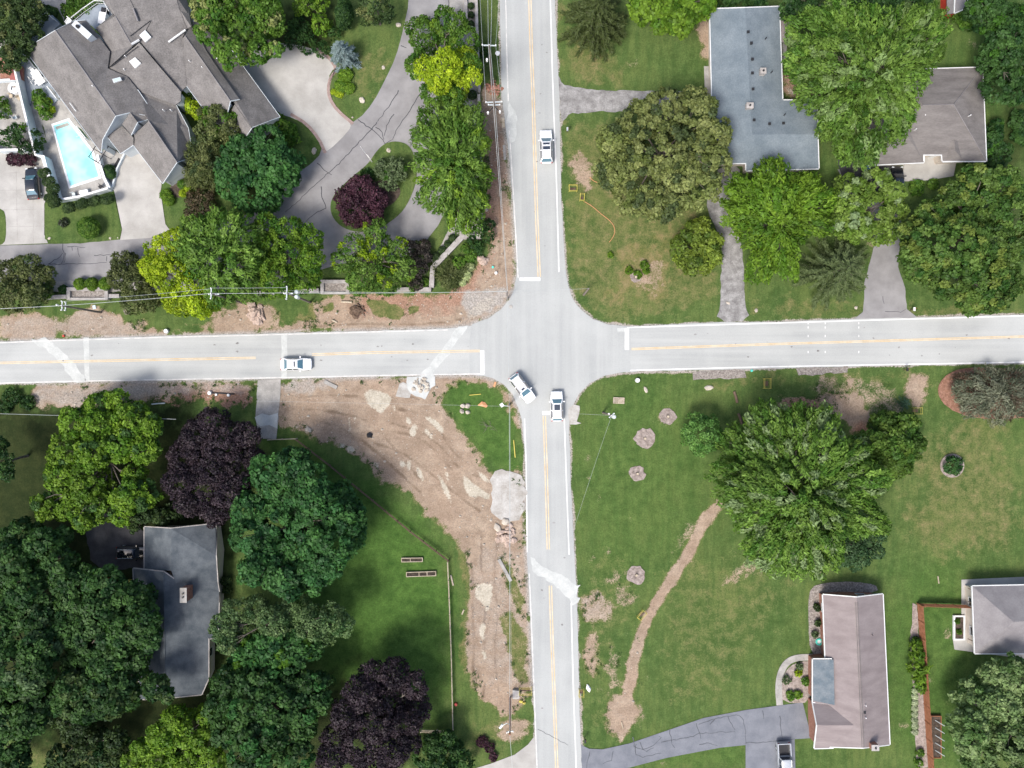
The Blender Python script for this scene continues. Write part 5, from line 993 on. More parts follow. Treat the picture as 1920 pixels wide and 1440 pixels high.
h.skylight([(262, 67, 6.1), (273, 57, 6.1), (284, 70, 6.0), (273, 80, 5.9)], 6); h.skylight([(211, 149, 6.05), (226, 145, 5.8), (229, 151, 5.75), (214, 156, 6.0)], 5)
h.mark('ridge_cap', [(104, 57, 6.8), (217, 217, 6.8)], .08, 'roof_grey'); h.mark('ridge_cap', [(279, 227, 5.85), (332, 304, 5.85)], .07, 'roof_grey'); h.mark('ridge_cap', [(347, 67, 6.3), (432, 189, 6.3)], .07, 'roof_grey')
h.mark('flashing', [(216, 30, 6.5), (248, 86, 6.4)], .06, 'roof_grey'); h.mark('flashing', [(209, 125, 5.4), (259, 87, 6.3)], .05, 'metal_dark'); h.mark('flashing', [(244, 68, 6.4), (282, 39, 6.25)], .05, 'metal_dark')
h.mark('roof_vent', [(250, 16, 6.7), (259, 40, 6.5)], .13, 'roof_grey'); h.mark('roof_vent', [(247, 83, 6.6), (261, 75, 6.3)], .16, 'trim'); h.mark('roof_vent', [(316, 79, 5.8), (348, 56, 5.8)], .14, 'trim'); h.mark('roof_vent', [(131, 193, 4.6), (143, 209, 4.6)], .07, 'trim')
a_ = math.atan2(-17, 23); q = W(156, 58, 5.9); c_ = MB().box(q.x, q.y, 4.2, 6.3, 3.0, .9, R(-42)).build('chimney', 'wall_white', h.root); q2 = W(146, 50, 6.4); MB().cyl(q2.x, q2.y, 6.3, 6.6, .25, 12).build('flue', 'metal_dark', c_)
for x, y, z in [(234, 131, 5.3), (236, 106, 5.8), (356, 115, 5.4), (380, 127, 5.6), (408, 111, 5.2), (307, 207, 4.6), (321, 207, 4.2), (251, 201, 4.9), (256, 202, 4.9), (175, 162, 6.8), (414, 94, 4.9)]: h.pipe(x, y, z)
h.done(0)
for (x, y, a, w) in ((312, 338, -35, 1.2), (224, 236, 42, 1.3), (322, 322, -35, 1.0), (60, 118, 128, 2.2), (100, 175, 128, 2.2), (155, 250, 128, 2.2)):
    q = W(x, y, 1.6); f_ = MB().box(q.x, q.y, .9, 2.1, w, .12, R(a)).build('window', 'trim', h.root); MB().box(q.x, q.y, 1.0, 2.0, w * .85, .16, R(a)).build('pane', 'glass', f_)
# little shed at the top
h = House('garden_shed', 'small grey roofed shed with a red end wall at the top edge', 'shed', 1800, 5, 'red', 'roof_grey')
h.piece([(1776, -20, 2.1), (1792, -20, 3.1), (1790, 24, 3.1), (1776, 27, 2.1)], [(0, 1, 2, 3)], inset=.2, win=False, gutters=False); h.piece([(1792, -20, 3.1), (1815, -20, 2.1), (1813, 14, 2.1), (1790, 24, 3.1)], [(0, 1, 2, 3)], inset=.2, win=False); h.done(0)

# ================================================================ WALLS, FENCES, POOL
def wall(label, pts, w, h_, mat, cat='wall', name='garden_wall', cap='cap', capw=1.25, z0=-.05):
    P = [W(*p) for p in pts]; c = P[len(P) // 2]; root = empty(name, (c.x, c.y, 0), label, cat)
    MB().prism(ribbon(P, w), z0, h_).build('wall_body', mat, root)
    if cap: MB().prism(ribbon(P, w * capw), h_, h_ + .07).build('coping', cap, root)
    return root
wall('tall white boundary wall along the west side of the pool', [(35, 106), (58, 205), (72, 262), (82, 298), (95, 300), (118, 378)], .22, 1.9, 'stucco')
wall('short white wall closing the south end of the pool terrace', [(118, 379), (160, 372), (211, 357)], .22, 1.3, 'stucco')
wall('low white wall between the pool terrace and the concrete drive', [(212, 356), (203, 338), (194, 310), (190, 294)], .3, 1.1, 'stucco')
wall('white kinked wall behind the purple barberries', [(-10, 278), (8, 287), (40, 286), (58, 286)], .25, 1.4, 'stucco')
wall('thin white wall at the edge of the brick patio', [(-5, 155), (48, 152)], .2, .8, 'stucco')
wall('slanting pale wall between the clipped shrub and the paved drive', [(213, 352), (222, 318), (243, 275), (262, 262)], .2, .5, 'stucco', cap=None)
wall('pale stone wall running beside the clipped balls in the roadside bed', [(893, -10), (895, 66), (897, 120), (899, 175)], .32, .7, 'masonry', cap='masonry'); wall('pale stone wall hidden behind the tall bushy tree', [(898, 180), (900, 230), (902, 300), (903, 440)], .32, .7, 'masonry', cap='masonry')
wall('grey inner wall along the top of the roadside bed', [(873, -10), (875, 55)], .35, .5, 'masonry', cap='masonry')
wall('zigzag stone wall ending at the private drive', [(903, 445), (867, 446), (812, 504), (810, 540)], .62, .8, 'masonry', cap='masonry', capw=1.15)
wall('low stone wall along the west verge right of the loose tree', [(745, 544), (809, 544)], .5, .7, 'masonry', cap='masonry'); wall('low stone wall along the west verge under the leafy tree', [(478, 551), (600, 546)], .5, .7, 'masonry', cap='masonry')
wall('low stone wall left of the stone planter', [(72, 560), (129, 557)], .45, .7, 'masonry', cap='masonry'); wall('short low stone wall right of the stone planter', [(209, 556), (228, 556)], .45, .7, 'masonry', cap='masonry')
for nm, x0, y0, x1, y1, lab in (('stone_planter', 130, 540, 207, 563, 'rectangular stone planter beside the west road'), ('stone_planter', 603, 526, 657, 552, 'stone planter between the leafy tree and the loose tree')):
    a, b = W(x0, y1), W(x1, y0); root = empty(nm, ((a.x + b.x) / 2, (a.y + b.y) / 2, 0), lab, 'planter'); mb = MB(); cx, cy = (a.x + b.x) / 2, (a.y + b.y) / 2
    mb.box(a.x + .25, cy, -.05, .75, .5, b.y - a.y).box(b.x - .25, cy, -.05, .75, .5, b.y - a.y).box(cx, b.y - .25, -.05, .75, b.x - a.x - 1.0, .5).box(cx, a.y + .15, -.05, .70, b.x - a.x - 1.0, .3)
    mb.build('planter_wall', 'masonry', root); MB().box(cx, cy - .1, -.03, .42, b.x - a.x - 1.02, b.y - a.y - .82).build('soil', 'gravel', root)
# pool
root = empty('swimming_pool', W(140, 290), 'kite shaped turquoise swimming pool with white coping', 'swimming pool')
pw = WP([(101, 236), (128, 226.5), (150, 256), (172, 284), (186, 331), (132.5, 349)]); po = WP([(97, 233), (130, 222), (153, 253), (176, 283), (191, 334), (130, 354)])
mb = MB(); n = len(pw)
mb.add([(p.x, p.y, .10) for p in po] + [(p.x, p.y, .10) for p in pw] + [(p.x, p.y, -.3) for p in pw] + [(p.x, p.y, .0) for p in po], [(i, (i + 1) % n, (i + 1) % n + n, i + n) for i in range(n)] + [(i + n, (i + 1) % n + n, (i + 1) % n + 2 * n, i + 2 * n) for i in range(n)] + [(i, i + 3 * n, (i + 1) % n + 3 * n, (i + 1) % n) for i in range(n)])
mb.build('coping', 'cap', root); MB().sheet(pw, .045).build('water', 'water', root)
sp_ = WP([(104, 238), (127, 230), (131, 235), (107, 243)]); MB().prism(sp_, -.2, .055).build('pool_step', 'chalk', root)
q = W(152, 258); MB().tube([(q.x + .3, q.y, .1), (q.x + .2, q.y, .8), (q.x - .3, q.y - .1, .8), (q.x - .35, q.y - .1, 0)], .03, 6).build('hand_rail', 'metal', root)
def deck_ring(outer, name, mat, z):  # terrace sheet with the pool cut out of it
    bm = bmesh.new(); o = [bm.verts.new((p.x, p.y, z)) for p in outer]; i = [bm.verts.new((p.x, p.y, z)) for p in po]
    es = [bm.edges.new((l[k], l[(k + 1) % len(l)])) for l in (o, i) for k in range(len(l))]
    bmesh.ops.triangle_fill(bm, edges=es, use_beauty=True); me = bpy.data.meshes.new(name); bm.to_mesh(me); bm.free(); me.materials.append(M[mat])
    for p in me.polygons:
        if p.normal.z < 0: p.flip()
    ob = bpy.data.objects.new(name, me); COL.objects.link(ob); tag(ob, kind='structure')
deck_ring(WP([(83, 240), (95, 218), (118, 205), (140, 222), (170, 262), (195, 288), (204, 335), (212, 356), (160, 371), (119, 379), (96, 300)]), 'pool_terrace', 'concrete2', .06)
structure('deck', [(36, 104), (52, 96), (75, 130), (104, 175), (112, 182), (95, 200), (75, 170), (62, 175), (56, 198)], .30, 'deck', z0=-.05)
structure('deck', [(52, 80), (66, 50), (82, 36), (98, 28), (112, 45), (95, 62), (62, 85)], 1.2, 'deck', z0=-.05); structure('deck', [(140, 40), (160, 24), (185, 8), (200, 8), (212, 28), (178, 55), (162, 38)], 1.6, 'deck', z0=-.05)
structure('patio', [(190, 288), (200, 270), (225, 288), (250, 272), (262, 285), (225, 300), (214, 330), (203, 338)], .08, 'concrete2', z0=-.05)
def railing(label, pts, z0, h_=.95):
    P = [W(p[0], p[1], z0) for p in pts]; root = empty('deck_railing', P[0], label, 'railing'); mb = MB(); mp = MB(); mb.tube([p + Vector((0, 0, h_)) for p in P], .07, 6)
    mb.tube([p + Vector((0, 0, .15)) for p in P], .04, 5); mb.build('rail', 'trim', root)
    for a, b in zip(P, P[1:]):
        k = max(1, int((b - a).length / .35))
        for j in range(k + 1): q = a.lerp(b, j / k); mp.tube([q, q + Vector((0, 0, h_))], .025, 4)
    mp.build('balusters', 'trim', root)
MB().sheet(WP([(58, 190), (83, 240), (95, 218), (118, 205), (140, 222), (140, 205), (104, 160), (70, 150)]), .055).build('pool_terrace', 'concrete2', kind='structure')
railing('white railing round the deck north of the brown roof', [(140, 39), (160, 23), (183, 7), (200, 8), (211, 27)], 1.6); railing('white railing round the small deck by the corner tree', [(58, 62), (66, 48), (94, 29), (108, 42)], 1.2)
# timber rail fence round the south-west lawn
def rail_fence(label, pts, mat, name='rail_fence', h_=1.15, step=2.4, rails=(.35, .7, 1.05), post=.12, cat='fence', prail=.045):
    P = [W(*p) for p in pts]; root = empty(name, P[0], label, cat); mb = MB()
    for z in rails: mb.tube([p + Vector((0, 0, z)) for p in P], prail, 5)
    mb.build('rail', mat, root); first = True
    for si, (a, b) in enumerate(zip(P, P[1:])):
        k = max(1, round((b - a).length / step))
        for j in range(0 if first else 1, k + 1): q = a.lerp(b, j / k); MB().box(q.x, q.y, -.05, h_, post, post, math.atan2((b - a).y, (b - a).x)).build('post', mat, root)
        first = False
    return root
rail_fence('dark timber fence running diagonally along the edge of the soil', [(558, 824), (620, 872), (700, 937), (770, 995), (842, 1050)], 'wood', prail=.05)
rail_fence('pale timber fence running straight south beside the weedy strip', [(840, 1052), (843, 1120), (847, 1230), (850, 1368)], 'wood_pale', prail=.05)
rail_fence('short timber fence at the foot of the lawn beside the purple tree', [(849, 1369), (820, 1368), (790, 1367)], 'wood_pale'); rail_fence('short pale timber fence by the concrete driveway apron', [(506, 824), (530, 823), (557, 822)], 'wood_pale', step=1.8)
def lattice(label, a, b, mat='wood_red', h_=1.8, pitch=.16):
    A, B = W(*a), W(*b); root = empty('lattice_fence', A, label, 'fence'); L = (B - A).length; an = math.atan2((B - A).y, (B - A).x); c = (A + B) / 2
    mb = MB(); z = .12
    while z < h_: mb.box(c.x, c.y, z, z + .10, L, .03, an); z += pitch
    mb.build('slat', mat, root); n = max(1, round(L / 2.4))
    for j in range(n + 1): q = A.lerp(B, j / n); MB().box(q.x, q.y, -.05, h_ + .1, .11, .11, an).build('post', mat, root)
    k = MB(); m = int(L / .55)
    for j in range(m): q = A.lerp(B, (j + .5) / m); k.box(q.x, q.y, .1, h_, .04, .05, an)
    k.build('batten', mat, root)
lattice('red stained slatted fence running south past the green vine', (1719, 1131), (1740, 1445)); lattice('red stained slatted fence reaching across to the grey hip roof', (1722, 1131), (1818, 1134))
# raised beds and planters
def raised_bed(label, x0, y0, x1, y1, cuts, mat='wood_pale', soil_='soil_black', name='raised_bed', rot=0.0, h_=.35, t=.09):
    a, b = W(x0, y0), W(x1, y1); c = (a + b) / 2; sx, sy = abs(b.x - a.x), abs(b.y - a.y); root = empty(name, (c.x, c.y, 0), label, 'planter', rz=rot)
    mb = MB(); mb.box(0, sy / 2 - t / 2, 0, h_, sx, t).box(0, -sy / 2 + t / 2, 0, h_, sx, t).box(-sx / 2 + t / 2, 0, 0, h_, t, sy - 2 * t).box(sx / 2 - t / 2, 0, 0, h_, t, sy - 2 * t)
    for k in cuts: mb.box(-sx / 2 + sx * k, 0, 0, h_, t, sy - 2 * t)
    mb.build('frame', mat, root, local=True); MB().box(0, 0, 0, h_ * .7, sx - 2 * t - .01, sy - 2 * t - .01).build('soil', soil_, root, local=True)
raised_bed('upper raised bed of two boxes on the green lawn', 753, 1045, 793, 1053, (.42,), rot=R(1)); raised_bed('lower raised bed of three boxes on the green lawn', 762, 1071, 818, 1080, (.43, .70), rot=R(2))
r_ = raised_bed('white edged planter beside the grey hip roofed house', 1786, 1153, 1807, 1199, (), 'cap', 'mulch', t=.2)
raised_bed('long timber planter with trellis struts against the lattice fence', 1742, 1340, 1762, 1419, (), 'wood_red', 'mulch', h_=.5)
for i, (x, y) in enumerate(((1796, 1165), (1799, 1185))): shrub(('upper' if i == 0 else 'lower') + ' small green plant in the white edged planter', [(x, y, 4)], .7, 'fine', *MID, cat='plant', name='plant')
mb = MB()
for k in range(5): q = W(1757, 1352 + k * 14); mb.tube([(q.x - .5, q.y + .3, .4), (q.x + .45, q.y - .2, 1.2)], .06, 5)
mb.build('trellis', 'metal', label='leaning grey trellis struts in the long timber planter', cat='trellis')

# ================================================================ VEHICLES
def car(kind, label, px, py, heading, L, Wd, Hh, paint, glass='glass', sunroof=None, rails=False, cat='car', zref=.8):
    c = W(px, py, zref); root = empty(kind, (c.x, c.y, 0.04), label, cat, rz=R(heading)); hw = Wd / 2
    suv = kind in ('suv', 'pickup_truck'); belt = .98 if not suv else 1.12; hood = .88 if not suv else 1.02
    st = [(0, .66, .55, belt - .30), (.012, .80, .36, belt - .16), (.05, .95, .28, belt - .04), (.14, 1, .24, belt), (.35, 1, .22, belt), (.55, 1, .22, belt), (.68, .995, .22, belt - .02), (.74, .99, .22, hood + .04), (.86, .96, .24, hood), (.93, .915, .27, hood - .08), (.965, .84, .32, hood - .16), (.988, .72, .38, hood - .26), (1.0, .52, .45, hood - .36)]
    if kind == 'pickup_truck': st = [(0, .93, .45, belt - .35), (.01, .96, .4, .62)] + [(f, 1, .3, .62) for f in (.05, .2, .345)] + [(.35, 1, .26, belt)] + st[5:]
    mb = MB(); ring = []
    for f, wf, zb, zt in st:
        x = (f - .5) * L; w = hw * wf
        ring.append([(x, -w * .86, zb), (x, -w * .99, zb + .12), (x, -w, (zb + zt) * .5), (x, -w * .97, zt - .10), (x, -w * .88, zt - .015), (x, -w * .5, zt + .02), (x, 0, zt + .03), (x, w * .5, zt + .02), (x, w * .88, zt - .015), (x, w * .97, zt - .10), (x, w, (zb + zt) * .5), (x, w * .99, zb + .12), (x, w * .86, zb)])
    n = len(ring[0]); mb.add([p for r in ring for p in r], [(i * n + k, (i + 1) * n + k, (i + 1) * n + (k + 1) % n, i * n + (k + 1) % n) for i in range(len(ring) - 1) for k in range(n)] + [tuple(range(n)), tuple((len(ring) - 1) * n + k for k in range(n))[::-1]])
    # greenhouse
    if kind == 'pickup_truck': b0, b1, t0, t1 = .35, .70, .375, .60
    elif suv: b0, b1, t0, t1 = .03, .73, .10, .60
    else: b0, b1, t0, t1 = .13, .73, .25, .58
    X = lambda f: (f - .5) * L
    def rg_(x0, x1, w, z, ch): return [(x0, -w + ch, z), (x0 + ch, -w, z), (x1 - ch * 1.6, -w, z), (x1, -w + ch * 1.6, z), (x1, w - ch * 1.6, z), (x1 - ch * 1.6, w, z), (x0 + ch, w, z), (x0, w - ch, z)]
    A = rg_(X(b0), X(b1), hw * .93, belt - .03, .10); Bq = rg_(X(t0), X(t1), hw * .72, Hh - .06, .09); Cq = rg_(X(t0) + .12, X(t1) - .12, hw * .62, Hh - .005, .09)
    mb.add(A + Bq + Cq, [(i, (i + 1) % 8, 8 + (i + 1) % 8, 8 + i) for i in range(8)] + [(8 + i, 8 + (i + 1) % 8, 16 + (i + 1) % 8, 16 + i) for i in range(8)] + [tuple(range(16, 24))])
    body = mb.build('body', paint, root, local=True, smooth=False)
    md = body.modifiers.new('bevel', 'BEVEL'); md.width = .035; md.segments = 2; md.limit_method = 'ANGLE'; md.angle_limit = R(25)
    for p in body.data.polygons: p.use_smooth = True
    def pane(name, q, off=.02, mat=glass, k=.9):
        q = [Vector(p) for p in q]; cc = sum(q, Vector()) / len(q); nn = (q[1] - q[0]).cross(q[2] - q[1]).normalized()
        if nn.dot(cc - Vector((0, 0, .8))) < 0: nn = -nn
        f = [cc + (p - cc) * k + nn * off for p in q]; g = [p - nn * .05 for p in f]; MB().add([tuple(p) for p in f + g], [tuple(range(len(f)))] + [(i, (i + 1) % len(f), len(f) + (i + 1) % len(f), len(f) + i) for i in range(len(f))]).build(name, mat, root, local=True)
    pane('windshield', [A[3], A[4], Bq[4], Bq[3]], .03, glass, 1.0); pane('rear_window', [A[0], Bq[0], Bq[7], A[7]], .03, glass, .96)
    for s, (i, j) in ((-1, (1, 2)), (1, (6, 5))):
        a0, a1, c0, c1 = map(Vector, (A[i], A[j], Bq[i], Bq[j])); m = .5
        pane('side_window', [a0, a0.lerp(a1, m), c0.lerp(c1, m), c0], .025, 'glass_dark', .88); pane('side_window', [a0.lerp(a1, m), a1, c1, c0.lerp(c1, m)], .025, 'glass_dark', .88)
        MB().box(X(b1) - .35, s * (hw + .10), belt - .02, belt + .14, .14, .24).build('wing_mirror', paint, root, local=True)
        MB().box(X(.955), s * hw * .68, hood - .30, hood - .12, .22, .34, -s * .35).build('headlight', 'lamp_clear', root, local=True)
        MB().box(X(.02), s * hw * .74, belt - .34, belt - .16, .14, .28, s * .2).build('tail_light', 'lamp_red', root, local=True)
        for f in (.18, .82):
            w = MB(); w.tube([(X(f), s * (hw - .22), .30), (X(f), s * (hw - .005), .30)], .33, 18); wo = w.build('wheel', 'tyre', root, local=True)
            MB().tube([(X(f), s * (hw - .02), .30), (X(f), s * (hw + .005), .30)], .2, 12).build('rim', 'metal', wo, local=True)
        if rails: MB().tube([(X(t0) + .15, s * hw * .66, Hh - .03), (X(t0) + .2, s * hw * .66, Hh + .06), (X(t1) - .15, s * hw * .66, Hh + .06), (X(t1) - .05, s * hw * .66, Hh - .03)], .025, 6).build('roof_rail', 'metal' if paint == 'car_black' else 'metal_dark', root, local=True)
    for (f0, f1, ww) in (sunroof or ()): MB().box((X(f0) + X(f1)) / 2, 0, Hh - .03, Hh + .012, abs(X(f1) - X(f0)), ww).build('sunroof', 'glass_dark', root, local=True)
    if kind == 'pickup_truck':
        x0, x1 = X(.01), X(.345); bd = MB(); bd.box((x0 + x1) / 2, hw - .07, .6, belt + .02, x1 - x0, .14).box((x0 + x1) / 2, -hw + .07, .6, belt + .02, x1 - x0, .14).box(x0 + .05, 0, .6, belt + .02, .1, Wd - .28)
        bd.build('bed', paint, root, local=True); MB().box((x0 + x1) / 2 + .05, 0, .60, .66, x1 - x0 - .12, Wd - .29).build('bed_liner', 'black', root, local=True)
    MB().box(X(.99), 0, .38, .50, .10, Wd * .5).build('grille', 'metal_dark', root, local=True)
    return root
car('suv', 'white car driving north with two dark roof panels', 1024, 275, 90 + 1.5, 4.9, 1.92, 1.68, 'car_white', 'glass', ((.505, .57, 1.0), (.36, .46, 1.05)), True)
car('sedan', 'white saloon driving east on the west road', 555, 683, 0.5, 4.55, 1.85, 1.45, 'car_white', 'glass', ((.46, .51, .8),))
car('suv', 'white car turning south out of the west road', 979.5, 728, -53, 4.7, 1.85, 1.66, 'car_white', 'glass', ((.5, .56, .5),), True)
car('suv', 'white car waiting at the south stop line with a large dark sunroof', 1044, 761.5, 91, 4.4, 1.88, 1.66, 'car_white', 'glass', ((.37, .56, .85),), True)
car('sedan', 'black car parked on the pale slabs beside the pool wall', 61, 344, 95, 4.7, 1.9, 1.45, 'car_black', 'glass', zref=.7)
car('pickup_truck', 'silver pickup parked on the bluish drive with an empty open bed', 1471, 1428, -87, 5.6, 1.95, 1.8, 'car_silver', 'glass_dark', cat='pickup')
car('suv', 'black car with silver roof rails nosing up to the slate roofed house', 249, 1036, 0, 4.7, 1.88, 1.75, 'car_black', 'glass_dark', (), True)
car('sedan', 'dark car half hidden beneath the pale green maple', 1683, 340, 90, 4.5, 1.8, 1.42, 'car_black', 'glass_dark')

# ================================================================ POLES AND WIRES
def pole(label, tx, ty, h_, arms=(), mat='wood_pole', extra=None, r=.17):
    """tx, ty: where the top of the pole shows"""
    t = W(tx, ty, h_); root = empty('utility_pole', (t.x, t.y, 0), label, 'utility pole')
    MB().tube([(t.x, t.y, -.1), (t.x, t.y, h_)], r, 10, r * .65).build('pole_shaft', mat, root)
    for (z, an, L) in arms:
        a = MB().box(t.x, t.y + .0, z - .07, z + .07, L, .13, R(an)).build('crossarm', 'metal', root)
        for s in (-.46, .46, 0): MB().cyl(t.x + math.cos(R(an)) * s * L, t.y + math.sin(R(an)) * s * L, z + .07, z + .28, .07, 8).build('insulator', 'white', a)
    if extra:
        for (nm, dx, dy, z0, z1, rr, mm) in extra:
            MB().cyl(t.x + dx, t.y + dy, z0, z1, rr, 12).cyl(t.x + dx, t.y + dy, z1, z1 + .08, rr * .6, 12).build(nm, mm, root)
            MB().tube([(t.x, t.y, (z0 + z1) / 2), (t.x + dx, t.y + dy, (z0 + z1) / 2)], .05, 5).build('bracket', 'metal_dark', root)
    return t, root
T1, _ = pole('northern roadside pole with a single curved crossarm', 917, 84, 13.5, ((13.3, -2, 1.9),), extra=(('junction_can', -.35, -.9, 10.6, 11.2, .14, 'white'),))
T2, _ = pole('roadside pole with a double crossarm beside the rubble', 926, 190, 14.5, ((14.2, 2, 2.2), (13.2, 0, 1.6)), extra=(('cutout', .75, -.8, 12.6, 13.2, .13, 'white'), ('cutout', -.8, -.9, 12.6, 13.1, .13, 'white')))
T3, _ = pole('western pole leaning into the picture above the stone planter', 115, 573, 10, ((9.8, 88, 1.3), (9.0, 88, 1.2)), extra=(('cutout', -1.0, .15, 8.9, 9.4, .12, 'white'),))
T4, _ = pole('pole at the lower tip of the lime green tree', 395, 550, 12, ((11.8, 88, 1.5), (10.8, 0, 1.4)))
T5, _ = pole('pole carrying a long pale bracket above the stone wall', 537, 549, 12, ((11.8, 88, 1.8), (11.0, 0, 1.2)), extra=(('transformer', .9, .3, 9.6, 10.6, .26, 'metal'), ('transformer', .9, -.35, 9.6, 10.6, .26, 'metal')))
T6, r6 = pole('corner pole with a white lamp box above the orange sheet', 955, 762, 9, ())
q = W(941, 759.5, 8.8); MB().tube([T6 - Vector((0, 0, .2)), q], .045, 6).build('lamp_arm', 'metal', r6); MB().box(q.x, q.y, 8.7, 8.86, .45, .5, R(35)).build('lamp_head', 'white', r6)
T7, r7 = pole('pole with a white transformer on the south east corner lawn', 1147, 779, 10, ((9.8, 40, .9),), extra=(('transformer', .42, -.22, 8.2, 9.2, .27, 'metal'), ('cutout', -.3, .2, 9.2, 9.6, .12, 'white')))
T8, _ = pole('short guy pole on the north east corner lawn', 1104, 541, 7.5, (), r=.16)
T9, r9 = pole('rust brown pole with a street lamp at the bottom', 956, 1378, 12, ((11.0, 10, .9),), 'wood_red')
q = W(941, 1361, 9.3); MB().tube([(T9.x, T9.y, 9.0), (T9.x - .4, T9.y + .5, 9.6), q], .05, 6).build('lamp_arm', 'metal', r9); MB().box(q.x - .1, q.y - .1, 9.2, 9.4, .75, .32, R(50), .8).build('lamp_head', 'white', r9)
def wire(label, a, b, sag, r=.022, za=None, zb=None):
    a, b = Vector(a), Vector(b); P = [a.lerp(b, k / 14) - Vector((0, 0, sag * 4 * (k / 14) * (1 - k / 14))) for k in range(15)]
    MB().tube(P, r * .8, 5).build('power_line', 'wire', label=label, cat='power line', origin=tuple(a))
up = lambda p, d: p + Vector(d)
for i, (dx, zz, s, rr) in enumerate(((-.85, 0, 'outermost', .022), (-.1, 0.2, 'inner', .03), (.15, -1.5, 'lower', .03), (.85, 0, 'roadside', .022))):
    wire('%s cable running north from the curved crossarm to the top edge' % s, up(T1, (dx, 0, zz)), up(W(909 + i * 6, -60, 13), (dx, 0, 0)), .6, rr); wire('%s cable between the two northern roadside poles' % s, up(T1, (dx, 0, zz)), up(T2, (dx * 1.2, 0, zz)), .25, rr)
    if i in (1, 2): wire('%s cable from the rubble pole down to the junction corner' % s, up(T2, (dx, 0, zz - .3)), W(950 + i, 546, 9.5), 1.2, rr)
Tm, _ = pole('slim pole in the verge at the north west corner of the crossing', 950.5, 546, 9.5, (), r=.13)
wire('cable crossing the junction from the slim verge pole to the corner lamp pole', Tm, T6, .8, .02); wire('cable from the slim verge pole to the short guy pole', Tm, T8, .4, .015)
wire('thick cable from the corner lamp pole to the rust brown pole', T6, up(T9, (0, 0, -.5)), 1.6, .035); wire('thin cable from the corner lamp pole to the rust brown pole', up(T6, (.1, 0, -1)), up(T9, (.2, 0, -1.5)), 2.2, .015); wire('cable from the rust brown pole out of the bottom edge', T9, W(966, 1520, 12), .4, .03)
wire('thick cable between the bracket pole and the slim verge pole', T5, Tm, 1.0, .035); wire('thin cable between the bracket pole and the slim verge pole', up(T5, (0, .4, -1)), up(Tm, (0, 0, -.6)), 1.4, .016)
wire('thick cable between the lime tree pole and the bracket pole', T4, T5, .3, .035); wire('thin cable between the lime tree pole and the bracket pole', up(T4, (0, .7, 0)), up(T5, (0, .7, 0)), .3, .02)
wire('thick cable between the planter pole and the lime tree pole', T3, T4, .5, .035); wire('thin cable between the planter pole and the lime tree pole', up(T3, (0, .55, 0)), up(T4, (0, .6, 0)), .5, .02); wire('thick cable from the planter pole out of the left edge', T3, W(-80, 582, 10), .3, .035)
wire('thin cable from the corner lamp pole across the soil to the left', T6, W(480, 752, 7.5), .8, .012); wire('thin cable above the lawn below the west road at the left edge', W(-60, 774, 6), W(330, 786, 6), .3, .03)
wire('thin cable from the transformer pole to the kerb', T7, W(1066, 775, 8), .2, .012); wire('thin dashed looking cable from the transformer pole towards the south road', T7, W(1072, 1005, 7), .6, .014)

# ================================================================ SMALL THINGS
def solid(name, label, cat, mb, mat, **k): return mb.build(name, mat, label=label, cat=cat, **k)
for i, (x, y, rx, ry, l) in enumerate(((747, 47, 5, 4, 'rounded pale boulder at the top of the curved lawn'), (719, 127, 3.3, 3.8, 'small pale boulder halfway down the curved lawn'), (679, 188, 5, 6.5, 'pinkish boulder at the lower end of the curved lawn'), (661, 220, 1.8, 1.8, 'tiny pale boulder at the tip of the curved lawn'),
        (589, 283, 7, 5, 'flat pale boulder by the dense bluish tree'), (729, 282, 4.5, 4.5, 'pale boulder at the top of the drive island'), (93, 447, 2.8, 3.2, 'pale boulder at the left corner of the small lawn'), (207, 447, 2.8, 2.5, 'pale boulder at the right side of the small lawn'), (221, 446, 1.8, 1.5, 'tiny pale stone at the right corner of the small lawn'),
        (578, 806, 7, 5, 'pale boulder on the soil near the apron'), (912, 393, 4, 4, 'pale boulder on the verge by the wall'), (840, 885, 0.1, 0.1, None), (933, 990, 6, 9, 'tall pale slab at the head of the stone heap'), (948, 978, 7, 7, 'large pale slab below the rubble pad'), (1365, 568, 2.6, 4.5, 'narrow pale stone on the north east lawn'), (1418, 582, 4, 3, 'flat pale stone by the gravel drive'),
        (1329, 727, 4.5, 9, 'upright pale slab on the south east lawn'), (1211, 731, 6, 3, 'flat brownish slab on the south east lawn'), (883, 777, 5, 4, None), (1605, 577, 3, 3, 'yellowish stone at the corner of the east drive'), (990, 1045, .1, .1, None))):
    if l: w = W(x, y); solid('boulder', l, 'boulder', MB().rock(w.x, w.y, 0, rx * K, ry * K, min(rx, ry) * K * .6, i + 2, .3 * i), 'rock')
for i, (x, y, r, s) in enumerate(((868, 761, 5, 'upper left'), (877, 761, 5.5, 'upper right'), (866, 771, 5, 'lower left'), (877, 773, 4.5, 'lower right'))):
    w = W(x, y); solid('boulder', '%s boulder of the four on the corner grass' % s, 'boulder', MB().rock(w.x, w.y, 0, r * K, r * K * .8, .3, 30 + i, i), 'rock', group='four boulders on the corner grass')
def heap(name, label, cat, px, py, rx, ry, n, mat, h_=.8, s=(.2, .55), seed=1):
    rg = random.Random(seed); mb = MB(); 
    for i in range(n):
        a = rg.uniform(0, 6.28); d = rg.random() ** .6; w = W(px + math.cos(a) * rx * d, py + math.sin(a) * ry * d); r = rg.uniform(*s); mb.rock(w.x, w.y, (1 - d) * h_ * .6, r, r * rg.uniform(.5, .9), r * .55, i + seed * 17, rg.uniform(0, 3), .5)
    w = W(px, py); return tag(mb.build(name, mat, origin=(w.x, w.y, 0)), label, cat, kind='stuff')
